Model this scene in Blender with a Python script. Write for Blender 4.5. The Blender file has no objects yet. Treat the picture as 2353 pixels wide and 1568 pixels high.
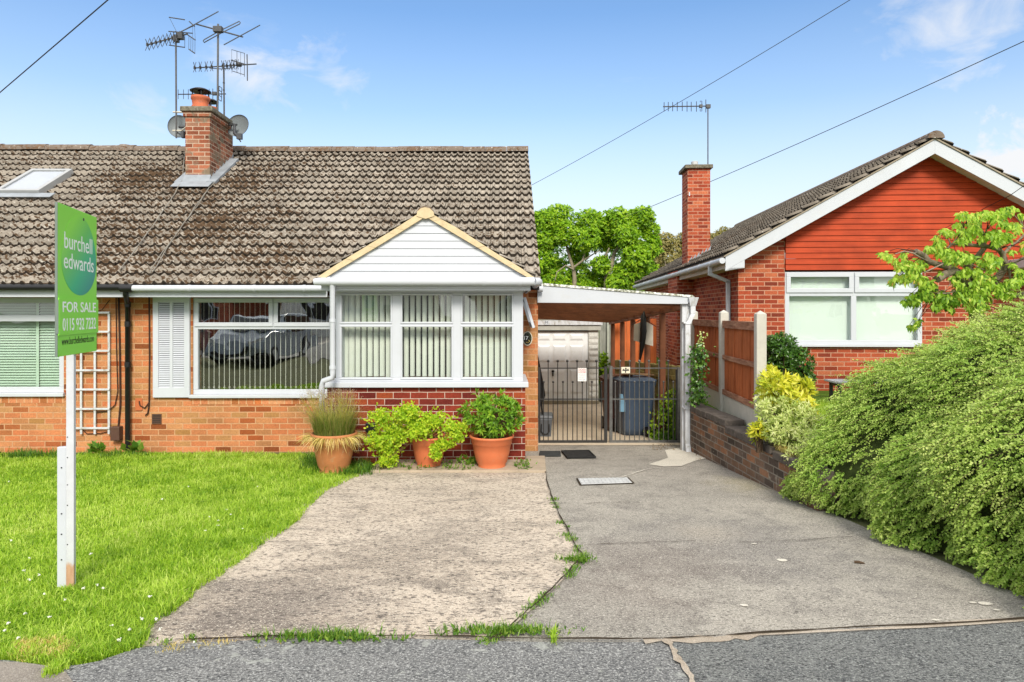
import bpy, math, random
import numpy as np
from mathutils import Vector, Matrix
R = math.radians
random.seed(7)
rng = np.random.default_rng(11)
scene = bpy.context.scene
col = scene.collection

# ---------------------------------------------------------------- camera, sky, sun, exposure
FOC, PCX, HOR, HC = 1568.0, 1176.5, 719.0, 1.93
cam_d = bpy.data.cameras.new('camera')
cam_d.lens = 24.0
cam_d.sensor_width = 36.0
cam_d.shift_y = -(784.0 - HOR) / 2353.0
cam_d.clip_end = 2000
cam_d.clip_start = 0.05
cam = bpy.data.objects.new('camera', cam_d)
col.objects.link(cam)
cam.location = (0, 0, HC)
cam.rotation_euler = (R(90), 0, 0)
scene.camera = cam

SUN_EL, SUN_AZ = 38.0, 172.0       # azimuth measured clockwise from +Y: the sun stands behind the camera, to its left
sun_dir = Vector((math.sin(R(SUN_AZ)) * math.cos(R(SUN_EL)), math.cos(R(SUN_AZ)) * math.cos(R(SUN_EL)), math.sin(R(SUN_EL))))
sl = bpy.data.lights.new('sun', 'SUN')
sl.energy = 1.9
sl.angle = R(16)
sl.color = (1.0, 0.93, 0.82)
sun = bpy.data.objects.new('sun', sl)
sun.rotation_euler = (-sun_dir).to_track_quat('-Z', 'Y').to_euler()
sun.location = (0, -5, 30)
col.objects.link(sun)
scene.view_settings.view_transform = 'Standard'
scene.view_settings.look = 'None'
scene.view_settings.gamma = 1
scene.view_settings.exposure = 1.15
scene.cycles.max_bounces = 8
scene.cycles.transparent_max_bounces = 16


def node(nt, t, ins=None, **props):
    n = nt.nodes.new(t)
    for k, v in props.items():
        setattr(n, k, v)
    for k, v in (ins or {}).items():
        s = n.inputs[k]
        if isinstance(v, bpy.types.NodeSocket):
            nt.links.new(v, s)
        else:
            if s.type == 'RGBA' and len(v) == 3:
                v = (*v, 1)
            s.default_value = v
    return n


def mth(nt, op, a, b=None, c=None, clamp=False):
    ins = {0: a}
    if b is not None: ins[1] = b
    if c is not None: ins[2] = c
    return node(nt, 'ShaderNodeMath', ins, operation=op, use_clamp=clamp).outputs[0]


def vmt(nt, op, a, b=None):
    ins = {0: a}
    if b is not None: ins[1] = b
    n = node(nt, 'ShaderNodeVectorMath', ins, operation=op)
    return n.outputs['Value'] if op in ('DISTANCE', 'LENGTH', 'DOT_PRODUCT') else n.outputs[0]


def mixc(nt, f, a, b, blend='MIX'):
    n = node(nt, 'ShaderNodeMix', {0: f, 6: a, 7: b}, data_type='RGBA', blend_type=blend)
    return n.outputs[2]


def ramp(nt, f, stops, interp='LINEAR'):
    n = node(nt, 'ShaderNodeValToRGB', {0: f})
    cr = n.color_ramp
    cr.interpolation = interp
    while len(cr.elements) < len(stops): cr.elements.new(0.5)
    for e, (p, c) in zip(cr.elements, stops):
        e.position = p
        e.color = (*c, 1) if len(c) == 3 else c
    return n.outputs[0]


def g3(v): return (v, v, v)


def noise(nt, vec, scale, detail=3, rough=0.55, dist=0.0):
    return node(nt, 'ShaderNodeTexNoise', {'Vector': vec, 'Scale': scale, 'Detail': detail, 'Roughness': rough, 'Distortion': dist}).outputs['Fac']


def scaled(nt, vec, s):
    return vmt(nt, 'MULTIPLY', vec, s)


def pxdir(px, py):
    return Vector(((px - PCX) / FOC, 1, -(py - HOR) / FOC)).normalized()


world = bpy.data.worlds.new('World')
scene.world = world
world.use_nodes = True
wn = world.node_tree
wn.nodes.clear()
sky = node(wn, 'ShaderNodeTexSky', sky_type='NISHITA')
sky.sun_disc = False
sky.sun_elevation = R(SUN_EL)
sky.sun_rotation = R(SUN_AZ)
sky.air_density = 1.0
sky.dust_density = 0.6
sky.ozone_density = 1.6
wd = node(wn, 'ShaderNodeTexCoord').outputs['Generated']
sx = node(wn, 'ShaderNodeSeparateXYZ', {0: wd})
zc = mth(wn, 'MAXIMUM', sx.outputs[2], 0.0)
# thin high cloud: projected on a flat layer above the place
den = mth(wn, 'ADD', zc, 0.12)
lay = node(wn, 'ShaderNodeCombineXYZ', {0: mth(wn, 'DIVIDE', sx.outputs[0], den), 1: mth(wn, 'DIVIDE', sx.outputs[1], den), 2: 0.0}).outputs[0]
wisps = noise(wn, lay, 1.3, 7, 0.58, 0.4)
wisp_m = ramp(wn, wisps, [(0.52, g3(0)), (0.74, g3(0.6))])
low = ramp(wn, zc, [(0.0, g3(1.0)), (0.08, g3(0.90)), (0.17, g3(0.62)), (0.28, g3(0.22)), (0.40, g3(0.04))])
puffs = None
lumps = noise(wn, scaled(wn, wd, (1, 1, 1.7)), 10.0, 7, 0.6, 0.5)
for (px, py, r, k) in ((625, 190, 0.10, 0.85), (560, 215, 0.09, 0.6), (780, 200, 0.07, 0.7), (2330, 390, 0.10, 1.8), (2200, 55, 0.11, 0.75), (2270, 90, 0.08, 0.7),
                       (340, 235, 0.07, 0.65), (945, 280, 0.03, 0.4), (1420, 290, 0.09, 0.35), (2380, 420, 0.09, 1.3)):
    dd = vmt(wn, 'DISTANCE', wd, pxdir(px, py))
    m = mth(wn, 'SUBTRACT', 1.0, mth(wn, 'DIVIDE', dd, r))
    m = mth(wn, 'ADD', m, mth(wn, 'MULTIPLY', mth(wn, 'SUBTRACT', lumps, 0.56), 3.4))
    m = mth(wn, 'MULTIPLY', mth(wn, 'MULTIPLY', m, 0.8, clamp=True), k)
    puffs = m if puffs is None else mth(wn, 'MAXIMUM', puffs, m)
skyc = node(wn, 'ShaderNodeHueSaturation', {'Hue': 0.515, 'Saturation': 1.15, 'Value': 1.0, 'Fac': 1.0, 'Color': sky.outputs[0]}).outputs[0]
skyc = mixc(wn, 1.0, skyc, (0.80, 0.97, 0.88), 'MULTIPLY')
cm = mth(wn, 'MAXIMUM', mth(wn, 'MAXIMUM', low, puffs), mth(wn, 'MULTIPLY', wisp_m, 0.7))
# unseen white cloud added overhead and behind the camera as white fill light
over = ramp(wn, zc, [(0.42, g3(0)), (0.62, g3(0.8))])
behind = ramp(wn, mth(wn, 'ADD', mth(wn, 'MULTIPLY', sx.outputs[1], -0.5), 0.5), [(0.45, g3(0)), (0.75, g3(0.72))])
cm = mth(wn, 'MINIMUM', cm, 1.0)
fill_cloud = mth(wn, 'MULTIPLY', mth(wn, 'MAXIMUM', over, behind), mth(wn, 'ADD', mth(wn, 'MULTIPLY', wisps, 0.7), 0.55), clamp=True)
skyc = mixc(wn, cm, skyc, (3.9, 3.95, 4.05))
skyc = mixc(wn, fill_cloud, skyc, (7.4, 7.2, 6.9))
bg = node(wn, 'ShaderNodeBackground', {'Color': skyc, 'Strength': 0.108})
wo = node(wn, 'ShaderNodeOutputWorld', {'Surface': bg.outputs[0]})

# ---------------------------------------------------------------- helpers: places, meshes, things
SLOPE, YH = 0.055, 9.5


def zg(y):
    """height of the ground at distance y: it falls gently from the street to the garage"""
    if y < 2.2: return SLOPE * (YH - 2.2)
    if y > 20: return SLOPE * (YH - 20)
    return SLOPE * (YH - y)


def G(px, py, lift=0.0):
    y = (HC - SLOPE * YH) / ((py - HOR) / FOC - SLOPE)
    return Vector(((px - PCX) / FOC * y, y, zg(y) + lift))


def W(px, py, y):
    return Vector(((px - PCX) / FOC * y, y, HC - (py - HOR) / FOC * y))


class Frame:
    def __init__(self, loc, rz):
        self.m = Matrix.Translation(loc) @ Matrix.Rotation(rz, 4, 'Z')
        self.inv = self.m.inverted()

    def p(self, px, py, d):
        o = self.inv @ Vector((0, 0, HC))
        v = self.inv.to_3x3() @ Vector(((px - PCX) / FOC, 1, -(py - HOR) / FOC))
        t = (d - o.y) / v.y
        q = o + v * t
        return q.x, q.z

    def x(self, px, d): return self.p(px, HOR, d)[0]
    def z(self, py, d, px=600): return self.p(px, py, d)[1]

    def at(self, x, y, z, rz=0.0):
        return self.m @ Matrix.Translation((x, y, z)) @ Matrix.Rotation(rz, 4, 'Z')


def T(x, y, z, rz=0.0):
    return Matrix.Translation((x, y, z)) @ Matrix.Rotation(rz, 4, 'Z')


class MB:
    def __init__(self):
        self.v, self.f, self.mi, self.sm = [], [], [], []

    def add(self, vs, fs, mi=0, smooth=False):
        b = len(self.v)
        self.v += [tuple(v) for v in vs]
        for f in fs:
            self.f.append([b + i for i in f])
            self.mi.append(mi)
            self.sm.append(smooth)
        return self

    def hexa(self, p, mi=0):
        return self.add(p, [(0, 3, 2, 1), (4, 5, 6, 7), (0, 1, 5, 4), (1, 2, 6, 5), (2, 3, 7, 6), (3, 0, 4, 7)], mi)

    def box(self, x0, x1, y0, y1, z0, z1, mi=0):
        x0, x1 = min(x0, x1), max(x0, x1)
        y0, y1 = min(y0, y1), max(y0, y1)
        z0, z1 = min(z0, z1), max(z0, z1)
        return self.hexa([(x0, y0, z0), (x1, y0, z0), (x1, y1, z0), (x0, y1, z0), (x0, y0, z1), (x1, y0, z1), (x1, y1, z1), (x0, y1, z1)], mi)

    def cbox(self, c, s, mi=0, m=None):
        h = [v / 2 for v in s]
        ps = [Vector((sx_ * h[0], sy_ * h[1], sz_ * h[2])) for sz_ in (-1, 1) for sx_, sy_ in ((-1, -1), (1, -1), (1, 1), (-1, 1))]
        if m is not None: ps = [m @ p for p in ps]
        return self.hexa([p + Vector(c) for p in ps], mi)

    def prism(self, poly, y0, y1, mi=0):
        """poly in (x, z), counter-clockwise seen from -y, extruded from y0 to y1"""
        n = len(poly)
        vs = [(x, y0, z) for x, z in poly] + [(x, y1, z) for x, z in poly]
        fs = [list(range(n)), list(range(2 * n - 1, n - 1, -1))]
        for i in range(n):
            j = (i + 1) % n
            fs.append((i, n + i, n + j, j))
        return self.add(vs, fs, mi)

    def slab(self, poly, z0, z1, mi=0):
        """poly in (x, y) ccw seen from above"""
        n = len(poly)
        vs = [(x, y, z0) for x, y in poly] + [(x, y, z1) for x, y in poly]
        fs = [list(range(n - 1, -1, -1)), list(range(n, 2 * n))]
        for i in range(n):
            j = (i + 1) % n
            fs.append((i, j, n + j, n + i))
        return self.add(vs, fs, mi)

    def tube(self, pts, r, n=8, mi=0, cap=True):
        pts = [Vector(p) for p in pts]
        rs = r if isinstance(r, (list, tuple)) else [r] * len(pts)
        t0 = (pts[1] - pts[0]).normalized()
        up = Vector((0, 0, 1)) if abs(t0.z) < 0.9 else Vector((1, 0, 0))
        a = t0.cross(up).normalized()
        vs = []
        for i, p in enumerate(pts):
            t = ((pts[min(i + 1, len(pts) - 1)] - pts[max(i - 1, 0)])).normalized()
            a = (a - t * a.dot(t)).normalized()
            b = t.cross(a)
            for k in range(n):
                an = 2 * math.pi * k / n
                vs.append(p + (a * math.cos(an) + b * math.sin(an)) * rs[i])
        fs = []
        for i in range(len(pts) - 1):
            for k in range(n):
                k2 = (k + 1) % n
                fs.append((i * n + k, i * n + k2, (i + 1) * n + k2, (i + 1) * n + k))
        self.add(vs, fs, mi, n > 4)
        if cap:
            self.add(vs[:n], [list(range(n - 1, -1, -1))], mi)
            self.add(vs[-n:], [list(range(n))], mi)
        return self

    def lathe(self, prof, c=(0, 0, 0), n=28, mi=0, sx_=1.0, sy_=1.0):
        vs = []
        for (r, z) in prof:
            for k in range(n):
                a = 2 * math.pi * k / n
                vs.append((c[0] + r * sx_ * math.cos(a), c[1] + r * sy_ * math.sin(a), c[2] + z))
        fs = []
        for i in range(len(prof) - 1):
            for k in range(n):
                k2 = (k + 1) % n
                fs.append((i * n + k, i * n + k2, (i + 1) * n + k2, (i + 1) * n + k))
        return self.add(vs, fs, mi, True)

    def ball(self, c, r, n=8, mi=0):
        pr = [(max(1e-4, r * math.sin(math.pi * i / 6)), -r * math.cos(math.pi * i / 6)) for i in range(7)]
        return self.lathe(pr, c, n, mi)

    def build(self, name, mats, parent=None, bevel=0.0, M=None, sharp=40):
        me = bpy.data.meshes.new(name)
        me.from_pydata(self.v, [], self.f)
        mats = mats if isinstance(mats, (list, tuple)) else [mats]
        for m in mats: me.materials.append(m)
        me.polygons.foreach_set('material_index', self.mi)
        me.polygons.foreach_set('use_smooth', self.sm)
        me.update()
        o = bpy.data.objects.new(name, me)
        col.objects.link(o)
        if parent is not None: o.parent = parent
        if M is not None: o.matrix_local = M
        if bevel > 0:
            b = o.modifiers.new('bevel', 'BEVEL')
            b.width = bevel
            b.segments = 2
            b.limit_method = 'ANGLE'
            b.angle_limit = R(50)
        return o


def npmesh(name, V, nper, mats, parent=None, rnd=None, polys=None, M=None, smooth=False, pmi=None):
    """fast mesh of many equal little pieces; polys = list of index tuples inside one piece of nper verts"""
    V = np.asarray(V, dtype=np.float32).reshape(-1, 3)
    npc = len(V) // nper
    me = bpy.data.meshes.new(name)
    me.vertices.add(len(V))
    me.vertices.foreach_set('co', V.ravel())
    tot = sum(len(p) for p in polys)
    base = (np.arange(npc) * nper)[:, None]
    flat = np.concatenate([np.array(p) for p in polys])[None, :]
    li = (base + flat).astype(np.int32).ravel()
    sizes = np.tile(np.array([len(p) for p in polys], dtype=np.int32), npc)
    starts = np.concatenate([[0], np.cumsum(sizes)[:-1]]).astype(np.int32)
    me.loops.add(len(li))
    me.loops.foreach_set('vertex_index', li)
    me.polygons.add(len(sizes))
    me.polygons.foreach_set('loop_start', starts)
    if smooth:
        me.polygons.foreach_set('use_smooth', np.ones(len(sizes), dtype=bool))
    me.update(calc_edges=True)
    if pmi is not None:
        me.polygons.foreach_set('material_index', np.tile(np.array(pmi, dtype=np.int32), npc))
    if rnd is not None:
        at = me.attributes.new('rnd', 'FLOAT', 'POINT')
        at.data.foreach_set('value', np.repeat(np.asarray(rnd, dtype=np.float32), nper))
    for m in (mats if isinstance(mats, (list, tuple)) else [mats]): me.materials.append(m)
    o = bpy.data.objects.new(name, me)
    col.objects.link(o)
    if parent is not None: o.parent = parent
    if M is not None: o.matrix_local = M
    return o


def unit(a):
    return a / np.maximum(np.linalg.norm(a, axis=1, keepdims=True), 1e-6)


def leaves(name, P, D, L, Wd, mat, parent=None, rnd=None, up=None, fold=0.12, droop=0.0):
    """P base points, D directions, L lengths, Wd widths: each leaf a folded, pointed blade of two quads"""
    P = np.asarray(P, float); D = unit(np.asarray(D, float)); n = len(P)
    if up is None:
        up = unit(rng.normal(size=(n, 3)) * 0.6 + np.array([0, 0, 1.0]))
    S = unit(np.cross(D, up)); N = np.cross(S, D)
    L = np.broadcast_to(L, n)[:, None]; Wd = np.broadcast_to(Wd, n)[:, None]
    m = P + D * L * 0.45 - N * Wd * fold
    tip = P + D * L - N * L * droop
    a = P + D * L * 0.42 + S * Wd * 0.5 + N * Wd * fold
    b = P + D * L * 0.42 - S * Wd * 0.5 + N * Wd * fold
    V = np.stack([P, a, tip, b, m], 1)
    if rnd is None: rnd = rng.random(n)
    return npmesh(name, V, 5, mat, parent, rnd, [(0, 4, 2, 1), (0, 3, 2, 4)])


def grass(name, P, H, Wd, mat, parent=None, lean=0.5, rnd=None):
    n = len(P)
    P = np.asarray(P, float)
    az = rng.random(n) * 2 * np.pi
    d = np.stack([np.cos(az), np.sin(az), np.zeros(n)], 1)
    s = np.stack([-np.sin(az + rng.normal(size=n) * .6), np.cos(az + rng.normal(size=n) * .6), np.zeros(n)], 1)
    H = np.broadcast_to(H, n)[:, None]; Wd = np.broadcast_to(Wd, n)[:, None]
    ln = (rng.random(n)[:, None] * 0.8 + 0.2) * lean
    mid = P + d * H * ln * 0.3 + np.array([0, 0, 1]) * H * 0.55
    tip = P + d * H * ln + np.array([0, 0, 1]) * H * (1 - 0.35 * ln)
    V = np.stack([P - s * Wd * .5, P + s * Wd * .5, mid + s * Wd * .4, mid - s * Wd * .4, tip], 1)
    return npmesh(name, V, 5, mat, parent, rng.random(n) if rnd is None else rnd, [(0, 1, 2, 3), (3, 2, 4)])


def tag(o, label=None, cat=None, group=None, kind=None):
    if label: o['label'] = label
    if cat: o['category'] = cat
    if group: o['group'] = group
    if kind: o['kind'] = kind
    return o


def thing(name, label, cat, M=None, group=None):
    o = bpy.data.objects.new(name, None)
    o.empty_display_size = 0.2
    col.objects.link(o)
    if M is not None: o.matrix_world = M
    return tag(o, label, cat, group)


def inpoly(x, y, poly):
    r = np.zeros(len(x), bool)
    j = len(poly) - 1
    for i in range(len(poly)):
        xi, yi = poly[i][0], poly[i][1]; xj, yj = poly[j][0], poly[j][1]
        c = ((yi > y) != (yj > y)) & (x < (xj - xi) * (y - yi) / (yj - yi + 1e-12) + xi)
        r ^= c
        j = i
    return r


def text(body, size, mat, parent, M, width=None, extr=0.0008, name='lettering', bold=0.0):
    cu = bpy.data.curves.new(name, 'FONT')
    cu.body = body; cu.size = size; cu.align_x = 'CENTER'; cu.align_y = 'CENTER'; cu.extrude = extr; cu.offset = bold
    t = bpy.data.objects.new('lettering_curve', cu)
    col.objects.link(t)
    bpy.context.view_layer.update()
    me = bpy.data.meshes.new_from_object(t)
    bpy.data.objects.remove(t)
    xs = [v.co.x for v in me.vertices]
    if width:
        k = width / (max(xs) - min(xs)); x0 = (max(xs) + min(xs)) / 2
        for v in me.vertices: v.co.x = (v.co.x - x0) * k
    me.materials.clear(); me.materials.append(mat)
    o = bpy.data.objects.new(name, me)
    col.objects.link(o)
    o.parent = parent
    o.matrix_local = M
    return o


FACE = Matrix.Rotation(R(90), 4, 'X')      # puts a text's plane upright, facing -y

# ---------------------------------------------------------------- materials
def newmat(name):
    m = bpy.data.materials.new(name)
    m.use_nodes = True
    nt = m.node_tree
    b = nt.nodes['Principled BSDF']
    return m, nt, b


def setc(nt, b, c, rough=0.6, spec=0.4, bump=None, bs=0.3, bd=0.01):
    for k, v in (('Base Color', c), ('Roughness', rough), ('Specular IOR Level', spec)):
        if isinstance(v, bpy.types.NodeSocket): nt.links.new(v, b.inputs[k])
        else: b.inputs[k].default_value = (*v, 1) if k == 'Base Color' and len(v) == 3 else v
    if bump is not None:
        bn = node(nt, 'ShaderNodeBump', {'Height': bump, 'Strength': bs, 'Distance': bd})
        nt.links.new(bn.outputs[0], b.inputs['Normal'])


def oc(nt): return node(nt, 'ShaderNodeTexCoord').outputs['Object']


def plain(name, c, rough=0.5, spec=0.4, var=0.12, sc=6.0, bump=0.0, metal=0.0, dirt=None):
    m, nt, b = newmat(name)
    o = oc(nt)
    n = noise(nt, o, sc, 4, 0.6)
    c2 = tuple(max(0, v * (1 - 2 * var)) for v in c)
    cc = ramp(nt, n, [(0.3, c2), (0.7, c)])
    if dirt:
        n2 = noise(nt, o, sc * 3.1, 5, 0.65)
        cc = mixc(nt, ramp(nt, n2, [(0.55, g3(0)), (0.72, g3(dirt[1]))]), cc, dirt[0])
    setc(nt, b, cc, rough, spec, noise(nt, o, sc * 8, 3) if bump else None, bump, 0.004)
    b.inputs['Metallic'].default_value = metal
    return m


def brick(name, stops, mortar, bw, rh, ms, stain=0.25, rough=0.85, offu=0.0, offv=0.0, patch=None):
    m, nt, b = newmat(name)
    tc = node(nt, 'ShaderNodeTexCoord')
    s = node(nt, 'ShaderNodeSeparateXYZ', {0: tc.outputs['Object']})
    nn = node(nt, 'ShaderNodeSeparateXYZ', {0: tc.outputs['Normal']})
    side = mth(nt, 'GREATER_THAN', mth(nt, 'ABSOLUTE', nn.outputs[0]), 0.7)
    u = mth(nt, 'ADD', mth(nt, 'MULTIPLY', s.outputs[0], mth(nt, 'SUBTRACT', 1.0, side)), mth(nt, 'MULTIPLY', s.outputs[1], side))
    wob = mth(nt, 'MULTIPLY', mth(nt, 'SUBTRACT', noise(nt, tc.outputs['Object'], 14, 2), 0.5), 0.006)
    vec = node(nt, 'ShaderNodeCombineXYZ', {0: mth(nt, 'ADD', mth(nt, 'ADD', u, wob), offu + 40 * bw), 1: mth(nt, 'ADD', mth(nt, 'ADD', s.outputs[2], wob), offv + 20 * rh)}).outputs[0]
    bt = node(nt, 'ShaderNodeTexBrick', {'Vector': vec, 'Color1': g3(0), 'Color2': g3(1), 'Mortar': g3(0.5), 'Scale': 1.0, 'Mortar Size': ms, 'Mortar Smooth': 0.15,
                                         'Bias': 0.0, 'Brick Width': bw, 'Row Height': rh}, offset=0.5)
    c = ramp(nt, bt.outputs['Color'], stops)
    o = tc.outputs['Object']
    fine = noise(nt, o, 45, 4, 0.65)
    c = mixc(nt, 1.0, c, ramp(nt, fine, [(0.3, g3(0.72)), (0.7, g3(1.12))]), 'MULTIPLY')
    big = noise(nt, o, 1.6, 4, 0.6)
    c = mixc(nt, 1.0, c, ramp(nt, big, [(0.3, g3(1 - stain)), (0.7, g3(1.08))]), 'MULTIPLY')
    mo = mixc(nt, 1.0, ramp(nt, noise(nt, o, 20, 3), [(0.3, tuple(v * .72 for v in mortar)), (0.7, mortar)]), g3(1.0), 'MULTIPLY')
    c = mixc(nt, bt.outputs['Fac'], c, mo)
    if patch:
        pn = noise(nt, o, patch[2], 5, 0.65, 0.5)
        c = mixc(nt, ramp(nt, pn, [(patch[1], g3(0)), (patch[1] + 0.1, g3(0.85))]), c, patch[0])
    h = mth(nt, 'ADD', mth(nt, 'MULTIPLY', mth(nt, 'SUBTRACT', 1.0, bt.outputs['Fac']), 1.0), mth(nt, 'MULTIPLY', fine, 0.35))
    setc(nt, b, c, rough, 0.12, h, 0.55, 0.006)
    return m


M_brick = brick('orange_brick', [(0.0, (.22, .07, .024)), (0.10, (.38, .10, .032)), (0.2, (.42, .20, .085)), (0.42, (.57, .185, .075)), (0.68, (.57, .235, .10)), (0.88, (.49, .25, .105)), (1.0, (.36, .18, .06))],
                (.57, .32, .17), .222, .0792, .0075)
M_brick_head = brick('orange_brick_headers', [(0.0, (.42, .15, .05)), (0.4, (.64, .24, .11)), (0.8, (.62, .31, .15)), (1.0, (.60, .17, .05))], (.66, .385, .21), .105, .5, .0075, offv=.1)
M_brick_porch = brick('dark_red_brick', [(0.0, (.125, .018, .013)), (0.35, (.18, .026, .016)), (0.7, (.24, .038, .02)), (1.0, (.31, .065, .022))], (.60, .48, .39), .2105, .0795, .0042, 0.12, 0.6)
M_brick_nb = brick('rust_brick', [(0.0, (.19, .038, .022)), (0.3, (.31, .056, .027)), (0.65, (.41, .08, .036)), (1.0, (.50, .15, .07))], (.54, .29, .19), .226, .0772, .0075, 0.2)
M_brick_ch = brick('weathered_brick', [(0.0, (.13, .05, .03)), (0.4, (.30, .095, .05)), (0.8, (.42, .15, .08)), (1.0, (.36, .19, .12))], (.50, .37, .27), .215, .0765, .008, 0.35,
                   patch=((.17, .145, .10), 0.48, 3.0))
M_brick_old = brick('sooty_garden_brick', [(0.0, (.085, .068, .055)), (0.4, (.16, .115, .09)), (0.75, (.24, .145, .095)), (1.0, (.36, .17, .09))], (.27, .235, .19), .225, .078, .007, 0.5,
                    patch=((.36, .32, .25), 0.60, 6.0))
M_white = plain('white_upvc', (.52, .545, .585), 0.35, 0.4, 0.03, 3, dirt=((.42, .42, .39), 0.16))
M_fascia = plain('white_painted_board', (.50, .525, .56), 0.45, 0.4, 0.04, 2.0, dirt=((.45, .44, .38), 0.22))
M_cream = plain('aged_cream_paint', (.62, .58, .47), 0.6, 0.3, 0.10, 3.0, dirt=((.30, .27, .2), 0.35))
M_black = plain('black_plastic', (.012, .012, .013), 0.4, 0.4, 0.1)
M_blackiron = plain('black_iron', (.028, .028, .028), 0.45, 0.5, 0.2, 20)
M_aerial = plain('weathered_aluminium', (.06, .063, .068), 0.5, 0.5, 0.25, 14)
M_mast = plain('dull_steel', (.10, .10, .10), 0.5, 0.5, 0.25, 8)
M_lead = plain('lead_flashing', (.30, .33, .36), 0.5, 0.5, 0.18, 5, bump=0.1)
M_dish = plain('grey_dish_metal', (.19, .215, .225), 0.45, 0.4, 0.1, 3, dirt=((.12, .13, .13), 0.3))
M_grey = plain('grey_plastic', (.11, .12, .135), 0.5, 0.4, 0.1, 5)
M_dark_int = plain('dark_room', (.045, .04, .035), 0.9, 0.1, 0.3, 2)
M_browncable = plain('brown_cable', (.05, .02, .012), 0.6, 0.3, 0.1)
M_brownbox = plain('brown_plastic', (.10, .05, .035), 0.5, 0.3, 0.1)
M_terra = plain('terracotta_plastic', (.60, .165, .065), 0.5, 0.35, 0.06, 4, dirt=((.48, .22, .12), 0.3))
M_terra_old = plain('weathered_terracotta', (.52, .20, .075), 0.7, 0.3, 0.14, 5, dirt=((.42, .28, .16), 0.6))
M_soil = plain('potting_soil', (.035, .024, .016), 0.95, 0.1, 0.3, 20)
M_conc_post = plain('pale_concrete', (.50, .48, .42), 0.85, 0.2, 0.08, 6, bump=0.2, dirt=((.36, .34, .28), 0.4))
M_cap = plain('mossy_concrete', (.20, .18, .13), 0.9, 0.2, 0.3, 14, bump=0.5, dirt=((.42, .40, .34), 0.7))
M_coping = plain('dark_coping_brick', (.12, .10, .085), 0.8, 0.3, 0.25, 9, bump=0.4, dirt=((.24, .21, .17), 0.5))
M_mortar_yellow = plain('buff_mortar', (.62, .50, .31), 0.85, 0.2, 0.10, 12, bump=0.4, dirt=((.45, .30, .14), 0.35))
M_roofedge = plain('brown_roof_tile', (.17, .115, .08), 0.8, 0.2, 0.2, 10)
M_blind_v = plain('pale_sage_blind', (.68, .70, .63), 0.8, 0.2, 0.04, 2)
M_blind_w = plain('white_blind_edge', (.72, .71, .66), 0.7, 0.2, 0.03, 2)
M_blind_g = plain('eau_de_nil_blind', (.52, .66, .54), 0.8, 0.2, 0.05, 2)
M_blind_n = plain('pale_mint_blind', (.76, .83, .79), 0.8, 0.2, 0.04, 1.0)
M_brown_wood = plain('dark_brown_stain', (.21, .075, .032), 0.6, 0.3, 0.2, 5)
M_bin_blue = plain('blue_grey_bin', (.062, .092, .145), 0.45, 0.4, 0.08, 4)
M_bin_brown = plain('maroon_bin', (.075, .025, .022), 0.45, 0.4, 0.08, 4)
M_card = plain('brown_board', (.36, .22, .12), 0.85, 0.2, 0.12, 7)
M_paper = plain('white_card', (.78, .78, .76), 0.7, 0.3, 0.02)
M_red_print = plain('red_print', (.55, .05, .05), 0.7, 0.2, 0.03)
M_grey_print = plain('faded_print', (.42, .42, .50), 0.7, 0.2, 0.03)
M_cloth = plain('cream_cloth', (.55, .50, .42), 0.9, 0.1, 0.1, 8)
M_bark = plain('grey_brown_bark', (.30, .24, .18), 0.9, 0.2, 0.25, 12, bump=0.6)
M_bark_pale = plain('pale_bark', (.32, .27, .19), 0.9, 0.2, 0.25, 12, bump=0.4)
M_stem = plain('brown_stem', (.10, .065, .04), 0.9, 0.2, 0.25, 12)
M_chimpot = plain('terracotta_pot', (.50, .13, .055), 0.7, 0.3, 0.15, 7, dirt=((.20, .10, .07), 0.6))
M_mat = plain('black_rubber_mat', (.028, .028, .028), 0.85, 0.2, 0.25, 30, bump=0.5)
M_mat_grey = plain('grey_rubber_mat', (.05, .055, .055), 0.85, 0.2, 0.25, 30, bump=0.5)
M_galv = plain('galvanised_lid', (.52, .53, .53), 0.55, 0.5, 0.12, 9, bump=0.2)
M_sign_white = plain('sign_lettering', (.85, .88, .85), 0.4, 0.3, 0.01)
M_sign_black = plain('black_lettering', (.02, .025, .02), 0.5, 0.3, 0.02)
M_sign_green = plain('lime_green_board', (.23, .70, .045), 0.35, 0.4, 0.02, 2)
M_sign_back = plain('grey_green_board_edge', (.16, .20, .17), 0.5, 0.3, 0.05)
M_ivory = plain('ivory_enamel', (.75, .70, .55), 0.4, 0.4, 0.05)


def egg_mat():
    """printed motif of the sale board: green fading to teal across the egg"""
    m, nt, b = newmat('teal_egg_print')
    s = node(nt, 'ShaderNodeSeparateXYZ', {0: oc(nt)})
    u = mth(nt, 'MULTIPLY', mth(nt, 'ADD', s.outputs[0], .297), 0.55 / .622)
    t = mth(nt, 'DIVIDE', mth(nt, 'SUBTRACT', 2.236, s.outputs[2]), .85)
    f = mth(nt, 'ADD', u, t)
    c = ramp(nt, f, [(0.30, (.23, .70, .045)), (0.52, (.10, .52, .09)), (0.74, (.004, .43, .20)), (1.0, (.004, .24, .22))])
    setc(nt, b, c, 0.35, 0.4)
    return m


M_egg = egg_mat()


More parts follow.
